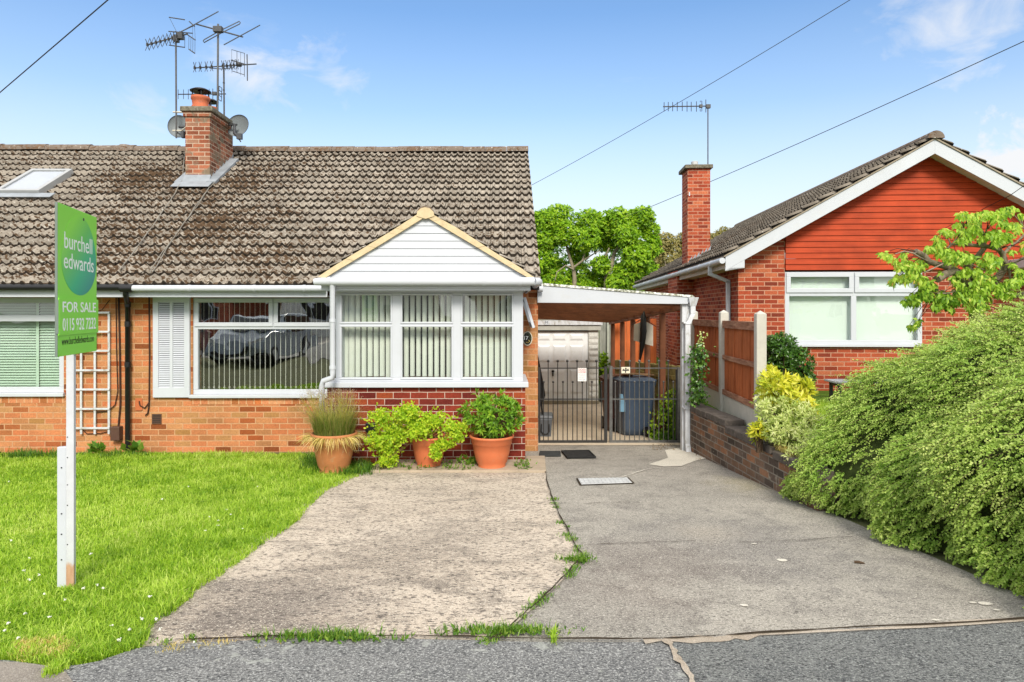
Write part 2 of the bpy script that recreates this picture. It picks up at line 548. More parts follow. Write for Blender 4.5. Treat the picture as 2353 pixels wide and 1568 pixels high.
def post_paint():
    m, nt, b = newmat('peeling_white_paint')
    o = oc(nt)
    s = node(nt, 'ShaderNodeSeparateXYZ', {0: o})
    n = noise(nt, scaled(nt, o, (30, 30, 6)), 1.0, 4, 0.6)
    low = ramp(nt, s.outputs[2], [(0.02, g3(1)), (0.30, g3(0))])
    f = ramp(nt, mth(nt, 'MULTIPLY', low, mth(nt, 'ADD', n, 0.35)), [(0.38, g3(0)), (0.46, g3(1))])
    side = ramp(nt, mth(nt, 'ADD', mth(nt, 'MULTIPLY', s.outputs[0], -12.0), 0.5), [(0.45, g3(0)), (0.6, g3(1))])
    f = mth(nt, 'MULTIPLY', f, side)
    wd_ = ramp(nt, n, [(0.3, (.40, .22, .13)), (0.7, (.52, .34, .22))])
    w = ramp(nt, noise(nt, o, 9, 3), [(0.3, (.48, .49, .51)), (0.7, (.55, .565, .59))])
    setc(nt, b, mixc(nt, f, w, wd_), 0.5, 0.35)
    return m


M_post_paint = post_paint()


def old_white():
    m, nt, b = newmat('flaking_white_paint')
    o = oc(nt)
    n = noise(nt, scaled(nt, o, (14, 14, 5)), 1.0, 5, 0.7)
    c = ramp(nt, n, [(0.36, (.33, .31, .27)), (0.44, (.46, .47, .475)), (0.55, (.54, .555, .58))])
    n2 = noise(nt, o, 45, 4, 0.7)
    c = mixc(nt, ramp(nt, n2, [(0.60, g3(0)), (0.68, g3(0.5))]), c, (.25, .24, .18))
    setc(nt, b, c, 0.6, 0.3, n, 0.2, 0.003)
    return m


M_oldwhite = old_white()


def lichen_trim():
    m, nt, b = newmat('lichened_trim')
    o = oc(nt)
    n = noise(nt, o, 28, 5, 0.7)
    c = ramp(nt, n, [(0.42, (.78, .79, .78)), (0.5, (.45, .46, .38)), (0.6, (.16, .17, .11))])
    setc(nt, b, c, 0.8, 0.3, n, 0.3, 0.004)
    return m


M_trim = lichen_trim()


def wood(name, c1, c2, rough=0.65, grain=(3, 3, 60), board=None, axis=2):
    m, nt, b = newmat(name)
    o = oc(nt)
    n = noise(nt, scaled(nt, o, grain), 1.0, 4, 0.6, 0.6)
    c = ramp(nt, n, [(0.3, c1), (0.7, c2)])
    big = noise(nt, o, 2.2, 4, 0.6)
    c = mixc(nt, 1.0, c, ramp(nt, big, [(0.3, g3(0.72)), (0.7, g3(1.12))]), 'MULTIPLY')
    if board:
        s = node(nt, 'ShaderNodeSeparateXYZ', {0: o})
        idx = mth(nt, 'FLOOR', mth(nt, 'DIVIDE', s.outputs[axis], board))
        wnse = node(nt, 'ShaderNodeTexWhiteNoise', {'W': idx}, noise_dimensions='1D').outputs['Value']
        c = mixc(nt, 1.0, c, ramp(nt, wnse, [(0.0, g3(0.78)), (1.0, g3(1.15))]), 'MULTIPLY')
    setc(nt, b, c, rough, 0.15, n, 0.25, 0.003)
    return m


M_siding_red = wood('red_stained_boards', (.33, .040, .011), (.46, .062, .017), 0.6, (1.2, 3, 30))
M_fence = wood('rust_stained_fence', (.27, .07, .024), (.47, .14, .05), 0.8, (40, 40, 3))
M_fence_rail = wood('weathered_rail', (.18, .07, .04), (.40, .22, .14), 0.85, (30, 4, 30))
M_orange_fence = wood('orange_stained_fence', (.45, .10, .03), (.62, .17, .05), 0.7, (30, 30, 2))
M_slat = wood('mossy_yellow_slats', (.20, .17, .06), (.42, .35, .14), 0.85, (30, 30, 4))
M_greyfence = wood('weathered_grey_boards', (.20, .21, .18), (.34, .35, .31), 0.9, (30, 30, 3))


def roof_tile(name, c1, c2, moss_c, blobs, moss_base, seed):
    m, nt, b = newmat(name)
    o = oc(nt)
    at = node(nt, 'ShaderNodeAttribute', attribute_name='rnd').outputs['Fac']
    n = noise(nt, o, 5, 5, 0.6)
    c = ramp(nt, n, [(0.3, c1), (0.7, c2)])
    c = mixc(nt, 1.0, c, ramp(nt, at, [(0.0, g3(0.80)), (1.0, g3(1.14))]), 'MULTIPLY')
    c = mixc(nt, 1.0, c, ramp(nt, noise(nt, o, 60, 3, 0.7), [(0.3, g3(0.88)), (0.7, g3(1.1))]), 'MULTIPLY')
    mask = None
    for (p, r, k) in blobs:
        d = vmt(nt, 'DISTANCE', o, p)
        mm = mth(nt, 'MULTIPLY', mth(nt, 'SUBTRACT', 1.0, mth(nt, 'DIVIDE', d, r), clamp=True), k)
        mask = mm if mask is None else mth(nt, 'MAXIMUM', mask, mm)
    pn = noise(nt, o, 15, 3, 0.55, 0.6)
    pn2 = noise(nt, o, 1.1, 3, 0.6)
    v = mth(nt, 'ADD', pn, mth(nt, 'MULTIPLY', mth(nt, 'SUBTRACT', pn2, 0.5), 0.30))
    v = mth(nt, 'ADD', v, moss_base)
    if mask is not None: v = mth(nt, 'ADD', v, mask)
    moss = ramp(nt, v, [(0.615, g3(0)), (0.645, g3(1))])
    mc = ramp(nt, noise(nt, o, 13, 4, 0.6), [(0.35, moss_c[0]), (0.65, moss_c[1])])
    c = mixc(nt, moss, c, mc)
    lp = noise(nt, o, 22, 3, 0.5, 0.4)
    li = ramp(nt, lp, [(0.66, g3(0)), (0.68, g3(0.9))])
    c = mixc(nt, mth(nt, 'MULTIPLY', li, mth(nt, 'SUBTRACT', 1.0, moss)), c, (.50, .48, .42))
    h = mth(nt, 'ADD', mth(nt, 'MULTIPLY', moss, 0.7), mth(nt, 'MULTIPLY', noise(nt, o, 90, 3, 0.7), mth(nt, 'ADD', 0.25, mth(nt, 'MULTIPLY', moss, 1.2))))
    setc(nt, b, c, 0.88, 0.2, h, 0.5, 0.008)
    return m


def leafmat(name, stops, trans=0.3, rough=0.45, patchy=0.0, psc=1.0, spec=0.3):
    m, nt, b = newmat(name)
    at = node(nt, 'ShaderNodeAttribute', attribute_name='rnd').outputs['Fac']
    f = at
    if patchy:
        f = mth(nt, 'ADD', mth(nt, 'MULTIPLY', at, 1 - patchy), mth(nt, 'MULTIPLY', noise(nt, oc(nt), psc, 4, 0.6), patchy))
    c = ramp(nt, f, stops)
    setc(nt, b, c, rough, spec)
    tr = node(nt, 'ShaderNodeBsdfTranslucent', {'Color': mixc(nt, 1.0, c, (1.15, 1.25, 0.6), 'MULTIPLY')})
    mx = node(nt, 'ShaderNodeMixShader', {0: trans, 1: b.outputs[0], 2: tr.outputs[0]})
    nt.links.new(mx.outputs[0], nt.nodes['Material Output'].inputs[0])
    return m


M_lawn = leafmat('lawn_grass', [(0.0, (.06, .13, .010)), (0.25, (.19, .35, .018)), (0.50, (.37, .54, .04)), (0.76, (.54, .66, .13)), (0.92, (.66, .64, .26)), (1.0, (.66, .54, .30))], 0.42, 0.5, 0.45, 1.6)
M_grass_dark = leafmat('deep_green_grass', [(0.0, (.03, .09, .008)), (0.6, (.08, .20, .015)), (1.0, (.18, .30, .03))], 0.3)
M_grass_dry = leafmat('dry_grass', [(0.0, (.42, .38, .08)), (0.5, (.68, .50, .16)), (1.0, (.80, .66, .32))], 0.3)
M_grass_orn = leafmat('ornamental_grass', [(0.0, (.16, .24, .04)), (0.4, (.28, .34, .08)), (0.7, (.40, .32, .14)), (1.0, (.48, .38, .22))], 0.3)
M_hedge = leafmat('small_hedge_leaves', [(0.0, (.07, .18, .02)), (0.28, (.25, .42, .06)), (0.55, (.42, .55, .12)), (0.84, (.64, .68, .25)), (1.0, (.80, .66, .38))], 0.36, 0.45, 0.45, 2.2)
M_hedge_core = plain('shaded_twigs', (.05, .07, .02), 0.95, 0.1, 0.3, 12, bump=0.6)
M_maple = leafmat('fresh_green_leaves', [(0.0, (.07, .17, .010)), (0.4, (.20, .38, .015)), (0.75, (.34, .52, .02)), (1.0, (.48, .60, .05))], 0.4)
M_brownleaf = leafmat('bronze_green_leaves', [(0.0, (.14, .14, .04)), (0.5, (.30, .27, .09)), (1.0, (.46, .36, .15))], 0.35)
M_cherry = leafmat('drooping_green_leaves', [(0.0, (.11, .24, .02)), (0.35, (.28, .46, .035)), (0.75, (.46, .62, .08)), (0.92, (.64, .60, .12)), (1.0, (.66, .40, .08))], 0.4)
M_darkleaf = leafmat('glossy_dark_leaves', [(0.0, (.025, .07, .010)), (0.6, (.06, .15, .018)), (1.0, (.13, .26, .03))], 0.2, 0.3, spec=0.5)
M_yellow = leafmat('golden_leaves', [(0.0, (.30, .40, .03)), (0.35, (.55, .58, .05)), (0.75, (.72, .66, .06)), (1.0, (.76, .70, .22))], 0.35)
M_variegated = leafmat('cream_green_leaves', [(0.0, (.26, .38, .06)), (0.4, (.50, .58, .18)), (1.0, (.72, .72, .38))], 0.3)
M_creeper = leafmat('lime_creeper_leaves', [(0.0, (.17, .34, .015)), (0.4, (.38, .56, .025)), (0.8, (.54, .64, .04)), (1.0, (.66, .60, .06))], 0.4)
M_azalea = leafmat('azalea_leaves', [(0.0, (.06, .16, .015)), (0.5, (.18, .36, .025)), (1.0, (.38, .54, .05))], 0.35, 0.4)
M_weed = leafmat('weed_leaves', [(0.0, (.05, .13, .012)), (0.6, (.13, .27, .025)), (1.0, (.28, .38, .06))], 0.3)
M_clover = plain('white_clover_flower', (.72, .72, .62), 0.8, 0.2, 0.1, 40)


def glass(name, tint=(.95, .97, .955), refl=0.055, gloss=(1, 1, 1)):
    m = bpy.data.materials.new(name)
    m.use_nodes = True
    nt = m.node_tree
    nt.nodes.clear()
    fc = node(nt, 'ShaderNodeLayerWeight', {'Blend': 0.5}).outputs['Facing']
    fr = mth(nt, 'ADD', mth(nt, 'MULTIPLY', mth(nt, 'POWER', fc, 4.0), 0.7), refl, clamp=True)
    tr = node(nt, 'ShaderNodeBsdfTransparent', {'Color': tint})
    wav = noise(nt, oc(nt), 1.3, 2, 0.5)
    bn = node(nt, 'ShaderNodeBump', {'Height': wav, 'Strength': 0.16, 'Distance': 0.05})
    gl = node(nt, 'ShaderNodeBsdfGlossy', {'Color': gloss, 'Roughness': 0.0, 'Normal': bn.outputs[0]})
    mx = node(nt, 'ShaderNodeMixShader', {0: fr, 1: tr.outputs[0], 2: gl.outputs[0]})
    node(nt, 'ShaderNodeOutputMaterial', {0: mx.outputs[0]})
    return m


M_glass = glass('window_glass')
M_glass_big = glass('picture_window_glass', refl=0.17)
M_glass_roof = glass('rooflight_glass', (.95, .96, .97), 0.05)


def ground_mat(name, c1, c2, dark, speck_l, speck_d, streak=None, sc=1.0, stains=(), dirt_k=0.6, lich=None, bump=0.35, grains=(95, 150), ltp=0.66, dkp=0.68):
    m, nt, b = newmat(name)
    o = oc(nt)
    big = noise(nt, scaled(nt, o, streak or (1, 1, 1)), 0.9 * sc, 6, 0.62, 0.4)
    c = ramp(nt, big, [(0.3, c1), (0.68, c2)])
    mid = noise(nt, scaled(nt, o, streak or (1, 1, 1)), 3.6 * sc, 6, 0.7, 0.3)
    c = mixc(nt, mth(nt, 'MULTIPLY', ramp(nt, mid, [(0.47, g3(0)), (0.66, g3(1))]), dirt_k), c, dark)
    for (p, r, cc, k) in stains:
        d = vmt(nt, 'DISTANCE', scaled(nt, o, (1, 1, 0)), (p[0], p[1], 0))
        f = mth(nt, 'SUBTRACT', 1.0, mth(nt, 'DIVIDE', d, r))
        f = mth(nt, 'ADD', f, mth(nt, 'MULTIPLY', mth(nt, 'SUBTRACT', mid, 0.5), 2.0))
        c = mixc(nt, mth(nt, 'MULTIPLY', mth(nt, 'MULTIPLY', f, 1.4, clamp=True), k), c, cc)
    g1 = noise(nt, o, grains[0], 3, 0.7)
    c = mixc(nt, ramp(nt, g1, [(ltp - .06, g3(0)), (ltp, g3(0.9))]), c, speck_l)
    g2 = noise(nt, vmt(nt, 'ADD', scaled(nt, o, (0.55, 1, 1)), (7.3, 2.1, 0)), grains[1], 3, 0.7)
    c = mixc(nt, ramp(nt, g2, [(dkp - .08, g3(0)), (dkp, g3(0.9))]), c, speck_d)
    c = mixc(nt, 1.0, c, ramp(nt, noise(nt, o, 210, 2, 0.7), [(0.25, g3(0.5)), (0.75, g3(1.5))]), 'MULTIPLY')
    if lich:
        lv = noise(nt, vmt(nt, 'ADD', o, (3.1, 8.2, 0)), lich[0], 4, 0.5, 0.6)
        c = mixc(nt, ramp(nt, lv, [(lich[1], g3(0)), (lich[1] + .05, g3(0.55))]), c, lich[2])
    h = mth(nt, 'ADD', noise(nt, o, 170, 3, 0.7), mth(nt, 'MULTIPLY', noise(nt, o, 40, 3, 0.7), 0.8))
    setc(nt, b, c, 0.9, 0.25, h, bump, 0.01)
    return m

# ---------------------------------------------------------------- the ground, the drive, the street
def grid_sheet(name, xs, ys, zf, mat):
    V = [(x, y, zf(x, y)) for y in ys for x in xs]
    nx = len(xs)
    F = [(j * nx + i, j * nx + i + 1, (j + 1) * nx + i + 1, (j + 1) * nx + i) for j in range(len(ys) - 1) for i in range(nx - 1)]
    mb = MB(); mb.add(V, F)
    return tag(mb.build(name, mat), kind='structure')


M_earth = ground_mat('garden_earth', (.09, .10, .04), (.12, .13, .05), (.06, .06, .03), (.16, .14, .08), (.05, .04, .03))
grid_sheet('ground', [-250, -60, -20, -8, 0, 8, 20, 60, 250], [-250, -60, -20, 0, 2.2, 5, 9, 14, 20, 60, 250], lambda x, y: zg(y) - 0.004, M_earth)


def sheet(name, pts, lift, mat):
    """flat sheet that follows the slope; pts are ground points"""
    mb = MB()
    mb.add([(p.x, p.y, zg(p.y) + lift) for p in pts], [list(range(len(pts)))])
    return tag(mb.build(name, mat), kind='structure')


def smooth_line(pts, n=6, jit=0.0):
    out = []
    for i in range(len(pts) - 1):
        p0 = pts[max(i - 1, 0)]; p1 = pts[i]; p2 = pts[i + 1]; p3 = pts[min(i + 2, len(pts) - 1)]
        for k in range(n):
            t = k / n
            q = 0.5 * ((2 * p1) + (p2 - p0) * t + (2 * p0 - 5 * p1 + 4 * p2 - p3) * t * t + (3 * p1 - p0 - 3 * p2 + p3) * t ** 3)
            q = q + Vector((random.uniform(-jit, jit), random.uniform(-jit, jit), 0))
            out.append(q)
    out.append(pts[-1].copy())
    return out


def gl(*pp): return [G(*p) for p in pp]


M_drive = ground_mat('worn_grey_drive', (.235, .22, .19), (.34, .315, .27), (.15, .138, .122), (.52, .48, .42), (.09, .08, .07), None, 1.0,
                     stains=((G(1700, 1250), 1.1, (.17, .16, .15), 0.6), (G(1500, 1290), 0.7, (.17, .145, .125), 0.6), (G(1620, 1225), .35, (.36, .32, .26), 0.5), (G(1750, 1115), 0.6, (.28, .25, .16), 0.7),
                             (G(1450, 1360), .5, (.20, .17, .145), .5)), dirt_k=0.75, grains=(120, 90), ltp=.61, dkp=.62)
M_pad = ground_mat('pinkish_concrete', (.42, .35, .275), (.54, .46, .37), (.17, .145, .12), (.64, .58, .48), (.085, .072, .062), (0.75, 1.25, 1), 1.15,
                   stains=((G(700, 1385), 0.75, (.19, .16, .135), 0.75), (G(560, 1400), 0.5, (.19, .16, .135), 0.7), (G(880, 1290), 0.7, (.24, .20, .16), 0.6), (G(1040, 1240), .8, (.25, .21, .17), 0.5)),
                   dirt_k=0.75, grains=(100, 55), ltp=.62, dkp=0.605)
M_tarmac = ground_mat('weathered_tarmac', (.15, .152, .15), (.205, .203, .195), (.115, .118, .12), (.42, .42, .40), (.05, .05, .052), None, 1.2, dirt_k=0.6,
                      lich=(7.5, 0.64, (.40, .41, .37)), bump=0.6, grains=(95, 105), ltp=0.585, dkp=.60)
M_tarmac2 = ground_mat('dark_tarmac_patch', (.14, .145, .142), (.195, .20, .19), (.07, .075, .08), (.34, .35, .33), (.03, .03, .033), None, 1.2, dirt_k=0.6, bump=0.9, grains=(100, 105), ltp=0.585, dkp=.60)
M_sand = ground_mat('sandy_joint', (.33, .28, .22), (.44, .38, .31), (.20, .15, .10), (.5, .42, .3), (.06, .05, .04))
M_crack = plain('dark_joint', (.06, .045, .03), 0.95, 0.1, 0.3, 20)
M_pale_conc = ground_mat('pale_cement_patch', (.50, .47, .40), (.62, .58, .50), (.42, .39, .33), (.66, .62, .54), (.3, .27, .22), dirt_k=.4)

edge_r = smooth_line(gl((1253, 1088), (1262, 1125), (1276, 1170), (1300, 1215), (1322, 1262), (1336, 1286), (1300, 1328), (1255, 1375), (1205, 1422), (1160, 1462), (1120, 1482)), 5, 0.006)
street = smooth_line(gl((-700, 1478), (-300, 1505), (0, 1524), (60, 1530), (135, 1540), (230, 1526), (340, 1494), (600, 1478), (900, 1475), (1180, 1481), (1480, 1483), (1640, 1476), (1800, 1466), (2353, 1436), (2900, 1402)), 5, 0.004)
lawn_edge = smooth_line(gl((842, 1092), (800, 1108), (740, 1142), (690, 1196), (600, 1260), (500, 1332), (420, 1396), (350, 1444)), 5, 0.02)

# the drive: from the house to just under the street's edge
tongue = [p for p in street if G(1100, 1480).x < p.x < G(2700, 1420).x]
drive_poly = [Vector((p.x, p.y - 0.10, 0)) for p in tongue] + [Vector((2.95, 3.5, 0)), Vector((2.72, 6.4, 0)), Vector((2.62, 9.2, 0)), Vector((2.62, 19, 0)), Vector((-0.9, 19, 0)), Vector((-0.9, 8.2, 0))] + [Vector((p.x - 0.06, p.y, 0)) for p in edge_r]
sheet('drive', drive_poly, 0.004, M_drive)
M_cpf = ground_mat('tan_carport_concrete', (.52, .43, .32), (.64, .54, .41), (.40, .33, .24), (.7, .6, .48), (.2, .16, .12), dirt_k=.4)
sheet('carport_floor', [Vector((-.5, 10.05, 0)), Vector((2.6, 10.05, 0)), Vector((2.6, 18.5, 0)), Vector((-.5, 18.5, 0))], 0.010, M_cpf)
st_l = [p for p in street if G(340, 1494).x - 0.01 <= p.x <= edge_r[-1].x]
pad_poly = [Vector((p.x, p.y - 0.08, 0)) for p in st_l] + list(reversed(edge_r)) + [G(842, 1088)] + [Vector((p.x - 0.12, p.y, 0)) for p in lawn_edge]
sheet('concrete_parking_pad', pad_poly, 0.012, M_pad)
road_poly = [Vector((-14, -30, 0)), Vector((30, -30, 0)), Vector((30, street[-1].y, 0))] + list(reversed(street)) + [Vector((-14, street[0].y, 0))]


def strip_sheet(name, line, ynear, lift, mat):
    mb = MB(); n = len(line)
    ys = [2.2, ynear] if ynear < 2.2 else [ynear]
    V = [(p.x, p.y, zg(p.y) + lift) for p in line]
    for yy in ys: V += [(p.x, yy, zg(yy) + lift) for p in line]
    F = []
    for r in range(len(ys)):
        for i in range(n - 1): F.append(((r + 1) * n + i, (r + 1) * n + i + 1, r * n + i + 1, r * n + i))
    mb.add(V, F)
    return tag(mb.build(name, mat), kind='structure')


strip_sheet('pavement', street, -3.5, 0.016, M_tarmac)
M_road2 = ground_mat('pale_road', (.22, .22, .21), (.28, .275, .26), (.18, .18, .17), (.4, .4, .38), (.06, .06, .06))
grid_sheet('road', [-60, 60], [-12, -3.4], lambda x, y: zg(y) + .008, M_road2)
M_far = ground_mat('pale_forecourt', (.40, .38, .34), (.48, .45, .40), (.3, .28, .25), (.5, .5, .46), (.1, .1, .1))
grid_sheet('opposite_forecourt', [-60, 60], [-40, -12], lambda x, y: zg(y) + .012, M_far)
seam = smooth_line(gl((1530, 1480), (1545, 1500), (1560, 1530), (1585, 1565), (1600, 1600)), 4, 0.004)
patch_poly = [p for p in street if p.x > seam[0].x + .02]
patch_line = [Vector((p.x, p.y - 0.02, 0)) for p in patch_poly]
sheet('newer_pavement', list(reversed(patch_line)) + [Vector((p.x, p.y, 0)) for p in seam] + [Vector((seam[-1].x, 2.3, 0)), Vector((6.5, 2.3, 0))], 0.020, M_tarmac2)
side_poly = gl((-400, 1580), (170, 1580), (150, 1552), (110, 1540), (60, 1533), (0, 1530), (-400, 1500))
M_oldpave = ground_mat('gravelly_old_pavement', (.22, .19, .16), (.29, .26, .22), (.15, .13, .11), (.40, .37, .33), (.08, .07, .06), None, 1.3, dirt_k=.6, lich=(6.0, 0.67, (.35, .35, .32)))
sheet('older_pavement', side_poly, 0.020, M_oldpave)


def ribbon(name, pts, w, lift, mat, jit=0.4):
    mb = MB(); n = len(pts)
    L, Rr = [], []
    for i, p in enumerate(pts):
        t = pts[min(i + 1, n - 1)] - pts[max(i - 1, 0)]
        t.z = 0; t.normalize()
        s = Vector((-t.y, t.x, 0))
        a, b_ = w * (0.5 + random.uniform(-jit, jit) * .5), w * (0.5 + random.uniform(-jit, jit) * .5)
        q, r_ = p + s * a, p - s * b_
        L.append((q.x, q.y, zg(q.y) + lift)); Rr.append((r_.x, r_.y, zg(r_.y) + lift))
    mb.add(L + Rr, [(n + i, n + i + 1, i + 1, i) for i in range(n - 1)])
    return tag(mb.build(name, mat), kind='structure')


ribbon('sandy_road_edge', [p for p in street if p.x > G(1440, 1483).x], 0.06, 0.024, M_sand, 0.9)
ribbon('road_edge_crack', [Vector((p.x, p.y + .015, 0)) for p in street if p.x > G(420, 1490).x], 0.016, 0.028, M_crack, 0.9)
ribbon('pad_joint', edge_r, 0.010, 0.028, M_crack, 0.9)
ribbon('drive_crack', smooth_line(gl((1260, 1158), (1330, 1160), (1400, 1157), (1470, 1158)), 6, .01), 0.007, 0.014, M_crack, 0.95)
ribbon('drive_crack', smooth_line(gl((1326, 1257), (1420, 1253), (1500, 1250), (1600, 1246)), 6, .008), 0.006, 0.014, M_crack, 0.95)
ribbon('drive_crack', smooth_line(gl((1700, 1250), (1820, 1246), (1960, 1236)), 6, .01), 0.007, 0.014, M_crack, 0.95)
ribbon('drive_scratch', smooth_line(gl((1418, 1101), (1450, 1092), (1482, 1082), (1520, 1076)), 4, .01), 0.012, 0.014, M_pale_conc, 0.9)
ribbon('pavement_seam', seam, 0.028, 0.026, M_sand, 0.8)
sheet('cement_patch', gl((1490, 1069), (1535, 1054), (1528, 1036), (1560, 1030), (1605, 1040), (1628, 1054), (1600, 1060), (1565, 1073), (1525, 1074)), 0.010, M_pale_conc)
lawn_poly = [G(-900, 1046), G(-300, 1044), G(740, 1044), G(842, 1080)] + lawn_edge + [G(345, 1462), G(330, 1494), G(230, 1524), G(135, 1538), G(60, 1528), G(0, 1522), G(-300, 1503), G(-900, 1470)]
M_turf = plain('turf', (.15, .26, .03), 0.95, 0.1, 0.3, 3)
sheet('lawn_base', [Vector((p.x, p.y, 0)) for p in reversed(lawn_poly)], 0.003, M_turf)
spots = MB()
for (px, py, a, b_) in ((1797, 1290, 13, 2.6), (1709, 1394, 9, 2.2), (1733, 1252, 7, 1.6), (2235, 1388, 9, 2.4), (2263, 1390, 17, 3), (1970 + 395, 1420, 8, 2), (1345, 1284, 5, 1.2), (2150, 1428, 9, 2), (2290, 1405, 8, 1.6)):
    c0 = G(px, py)
    ra = a / FOC * c0.y; rb = ra * random.uniform(0.6, 1.0)
    spots.add([(c0.x + ra * math.cos(t) * random.uniform(.8, 1.1), c0.y + rb * math.sin(t) * random.uniform(.8, 1.1), 0) for t in np.linspace(0, 6.28, 11)[:-1]], [list(range(10))])
spots.v = [(x, y, zg(y) + 0.009) for x, y, z in spots.v]
tag(spots.build('paint_spots', M_pale_conc), kind='structure')

# ---------------------------------------------------------------- houses: shared builders
def wall_holes(mb, x0, x1, z0, z1, holes, y0, y1, mi=0):
    xs = sorted({x0, x1, *[h[0] for h in holes], *[h[1] for h in holes]})
    for a, b in zip(xs[:-1], xs[1:]):
        hs = sorted([h for h in holes if h[0] <= a + 1e-6 and h[1] >= b - 1e-6], key=lambda h: h[2])
        z = z0
        for h in hs:
            if h[2] > z: mb.box(a, b, y0, y1, z, h[2], mi)
            z = h[3]
        if z1 > z: mb.box(a, b, y0, y1, z, z1, mi)


def wframe(mb, x0, x1, z0, z1, w, y0, y1, mi=0, wb=None):
    wb = wb or w
    mb.box(x0, x1, y0, y1, z0, z0 + wb, mi)
    mb.box(x0, x1, y0, y1, z1 - w, z1, mi)
    mb.box(x0, x0 + w, y0, y1, z0 + wb, z1 - w, mi)
    mb.box(x1 - w, x1, y0, y1, z0 + wb, z1 - w, mi)


def shiplap(mb, xl, xr, zs, y, t=0.014, mi=0):
    for a, b in zip(zs[:-1], zs[1:]):
        b2 = b - 0.004
        mb.hexa([(xl(a), y - t, a), (xr(a), y - t, a), (xr(a), y + .02, a), (xl(a), y + .02, a), (xl(b2), y - t * .35, b2), (xr(b2), y - t * .35, b2), (xr(b2), y + .02, b2), (xl(b2), y + .02, b2)], mi)


M_butt = plain('shade_and_grime_tile_edge', (.045, .036, .028), .95, .1, .3, 20)  # butt ends: grime plus the shadow line under each course, painted in


def tile_roof(name, ntx, nrows, gauge, roll, mat, parent, M4, lift=0.05, h=0.036, rolls=2, jit=1.0):
    """interlocking roll tiles laid in courses; local axes: u along the eave, v up the slope, w off the roof"""
    m = 11 * rolls
    t = np.linspace(0.025, rolls - .025, m)
    fr = t - np.floor(t - 1e-9)
    pr = h * np.where((fr > .27) & (fr < .73), np.sin(np.pi * (fr - .27) / .46), 0) - 0.004 * np.where((fr <= .27) | (fr >= .73), 1, 0)
    V, rn = [], []
    for r in range(nrows):
        for i in range(ntx):
            dv = random.gauss(0, .0045) * jit; dw = random.gauss(0, .0022) * jit; tl = random.gauss(0, .003) * jit
            u = (i * rolls + t) * roll
            v0 = r * gauge + dv
            w1 = pr + lift + dw + tl * (t - rolls / 2)
            w2 = pr * 1.0 + 0.002
            L0 = np.stack([u, np.full(m, v0 + .004), w1 - lift - .004], 1)
            L1 = np.stack([u, np.full(m, v0), w1], 1)
            L2 = np.stack([u, np.full(m, (r + 1) * gauge + 0.02), w2], 1)
            V.append(np.concatenate([L0, L1, L2]))
            rn.append(random.random())
    V = np.concatenate(V)
    A = np.array(M4)
    V = V @ A[:3, :3].T + A[:3, 3]
    polys = []
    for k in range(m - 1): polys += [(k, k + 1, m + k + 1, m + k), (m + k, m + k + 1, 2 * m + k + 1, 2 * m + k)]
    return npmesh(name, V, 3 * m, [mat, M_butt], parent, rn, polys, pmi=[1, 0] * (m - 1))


def slope_matrix(o, u, v):
    u = Vector(u).normalized(); v = Vector(v).normalized(); w = u.cross(v)
    return Matrix(((u.x, v.x, w.x, o[0]), (u.y, v.y, w.y, o[1]), (u.z, v.z, w.z, o[2]), (0, 0, 0, 1)))


# ---------------------------------------------------------------- the bungalow for sale (with its attached twin)
HM = Frame((0, 9.5, 0), R(0.8))
house = thing('semi_detached_bungalow', 'orange brick bungalow with moss-speckled tiled roof, brick chimney and white gabled front porch', 'house', HM.m)
XL = -12.0
XR = HM.x(1236, 0)
Z = lambda py, d=0.0, px=600: HM.z(py, d, px)
X = lambda px, d=0.0: HM.x(px, d)

DE = -0.36
ZE = Z(657, DE, 600)
DR = 4.4
ZR = Z(351, DR, 800)
SL = math.hypot(DR - DE, ZR - ZE)
TA = (ZR - ZE) / (DR - DE)


def roofhit(px, py):
    o = HM.inv @ Vector((0, 0, HC)); v = HM.inv.to_3x3() @ Vector(((px - PCX) / FOC, 1, -(py - HOR) / FOC))
    t = (ZE + (o.y - DE) * TA - o.z) / (v.z - TA * v.y) * 1.0
    t = (ZE + TA * (o.y - DE) - o.z) / (v.z - TA * v.y)
    return o + v * t


# windows' openings
LW = (X(-90), X(147), Z(911, 0, 100), Z(684, 0, 100))
PW = (X(443), X(792), Z(914, 0, 600), Z(684, 0, 600))
wl = MB()
wall_holes(wl, XL, XR, -0.7, ZE - 0.02, [LW, PW], 0, 0.27)
wl.box(XR - 0.27, XR, 0.27, 2 * DR - 0.0, -0.9, ZE - 0.02)
# the right-hand gable above the eaves
gp = [(0.0, ZE - 0.02), (2 * DR, ZE - 0.02), (DR, ZR - 0.12)]
wl.add([(XR - .27, y, z) for y, z in gp] + [(XR, y, z) for y, z in gp], [(0, 2, 1), (3, 4, 5), (0, 1, 4, 3), (1, 2, 5, 4), (2, 0, 3, 5)])
wl.box(XL, XR, 2 * DR - 0.27, 2 * DR, -0.9, ZE - 0.02)
wl.build('wall', M_brick, house)
hb = MB(); hb.box(PW[0] - .02, X(752), -.004, -.0005, PW[2] - .09, PW[2] - .002)
hb.build('header_course', M_brick_head, house)
hb = MB(); hb.box(LW[0], LW[1] + .01, -.004, -.0005, LW[2] - .09, LW[2] - .002)
hb.build('header_course', M_brick_head, house)
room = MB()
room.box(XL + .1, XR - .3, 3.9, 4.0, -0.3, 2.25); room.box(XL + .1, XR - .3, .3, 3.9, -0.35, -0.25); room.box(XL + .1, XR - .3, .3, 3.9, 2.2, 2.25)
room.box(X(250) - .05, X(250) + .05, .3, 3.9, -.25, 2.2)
room.build('interior', M_dark_int, house)

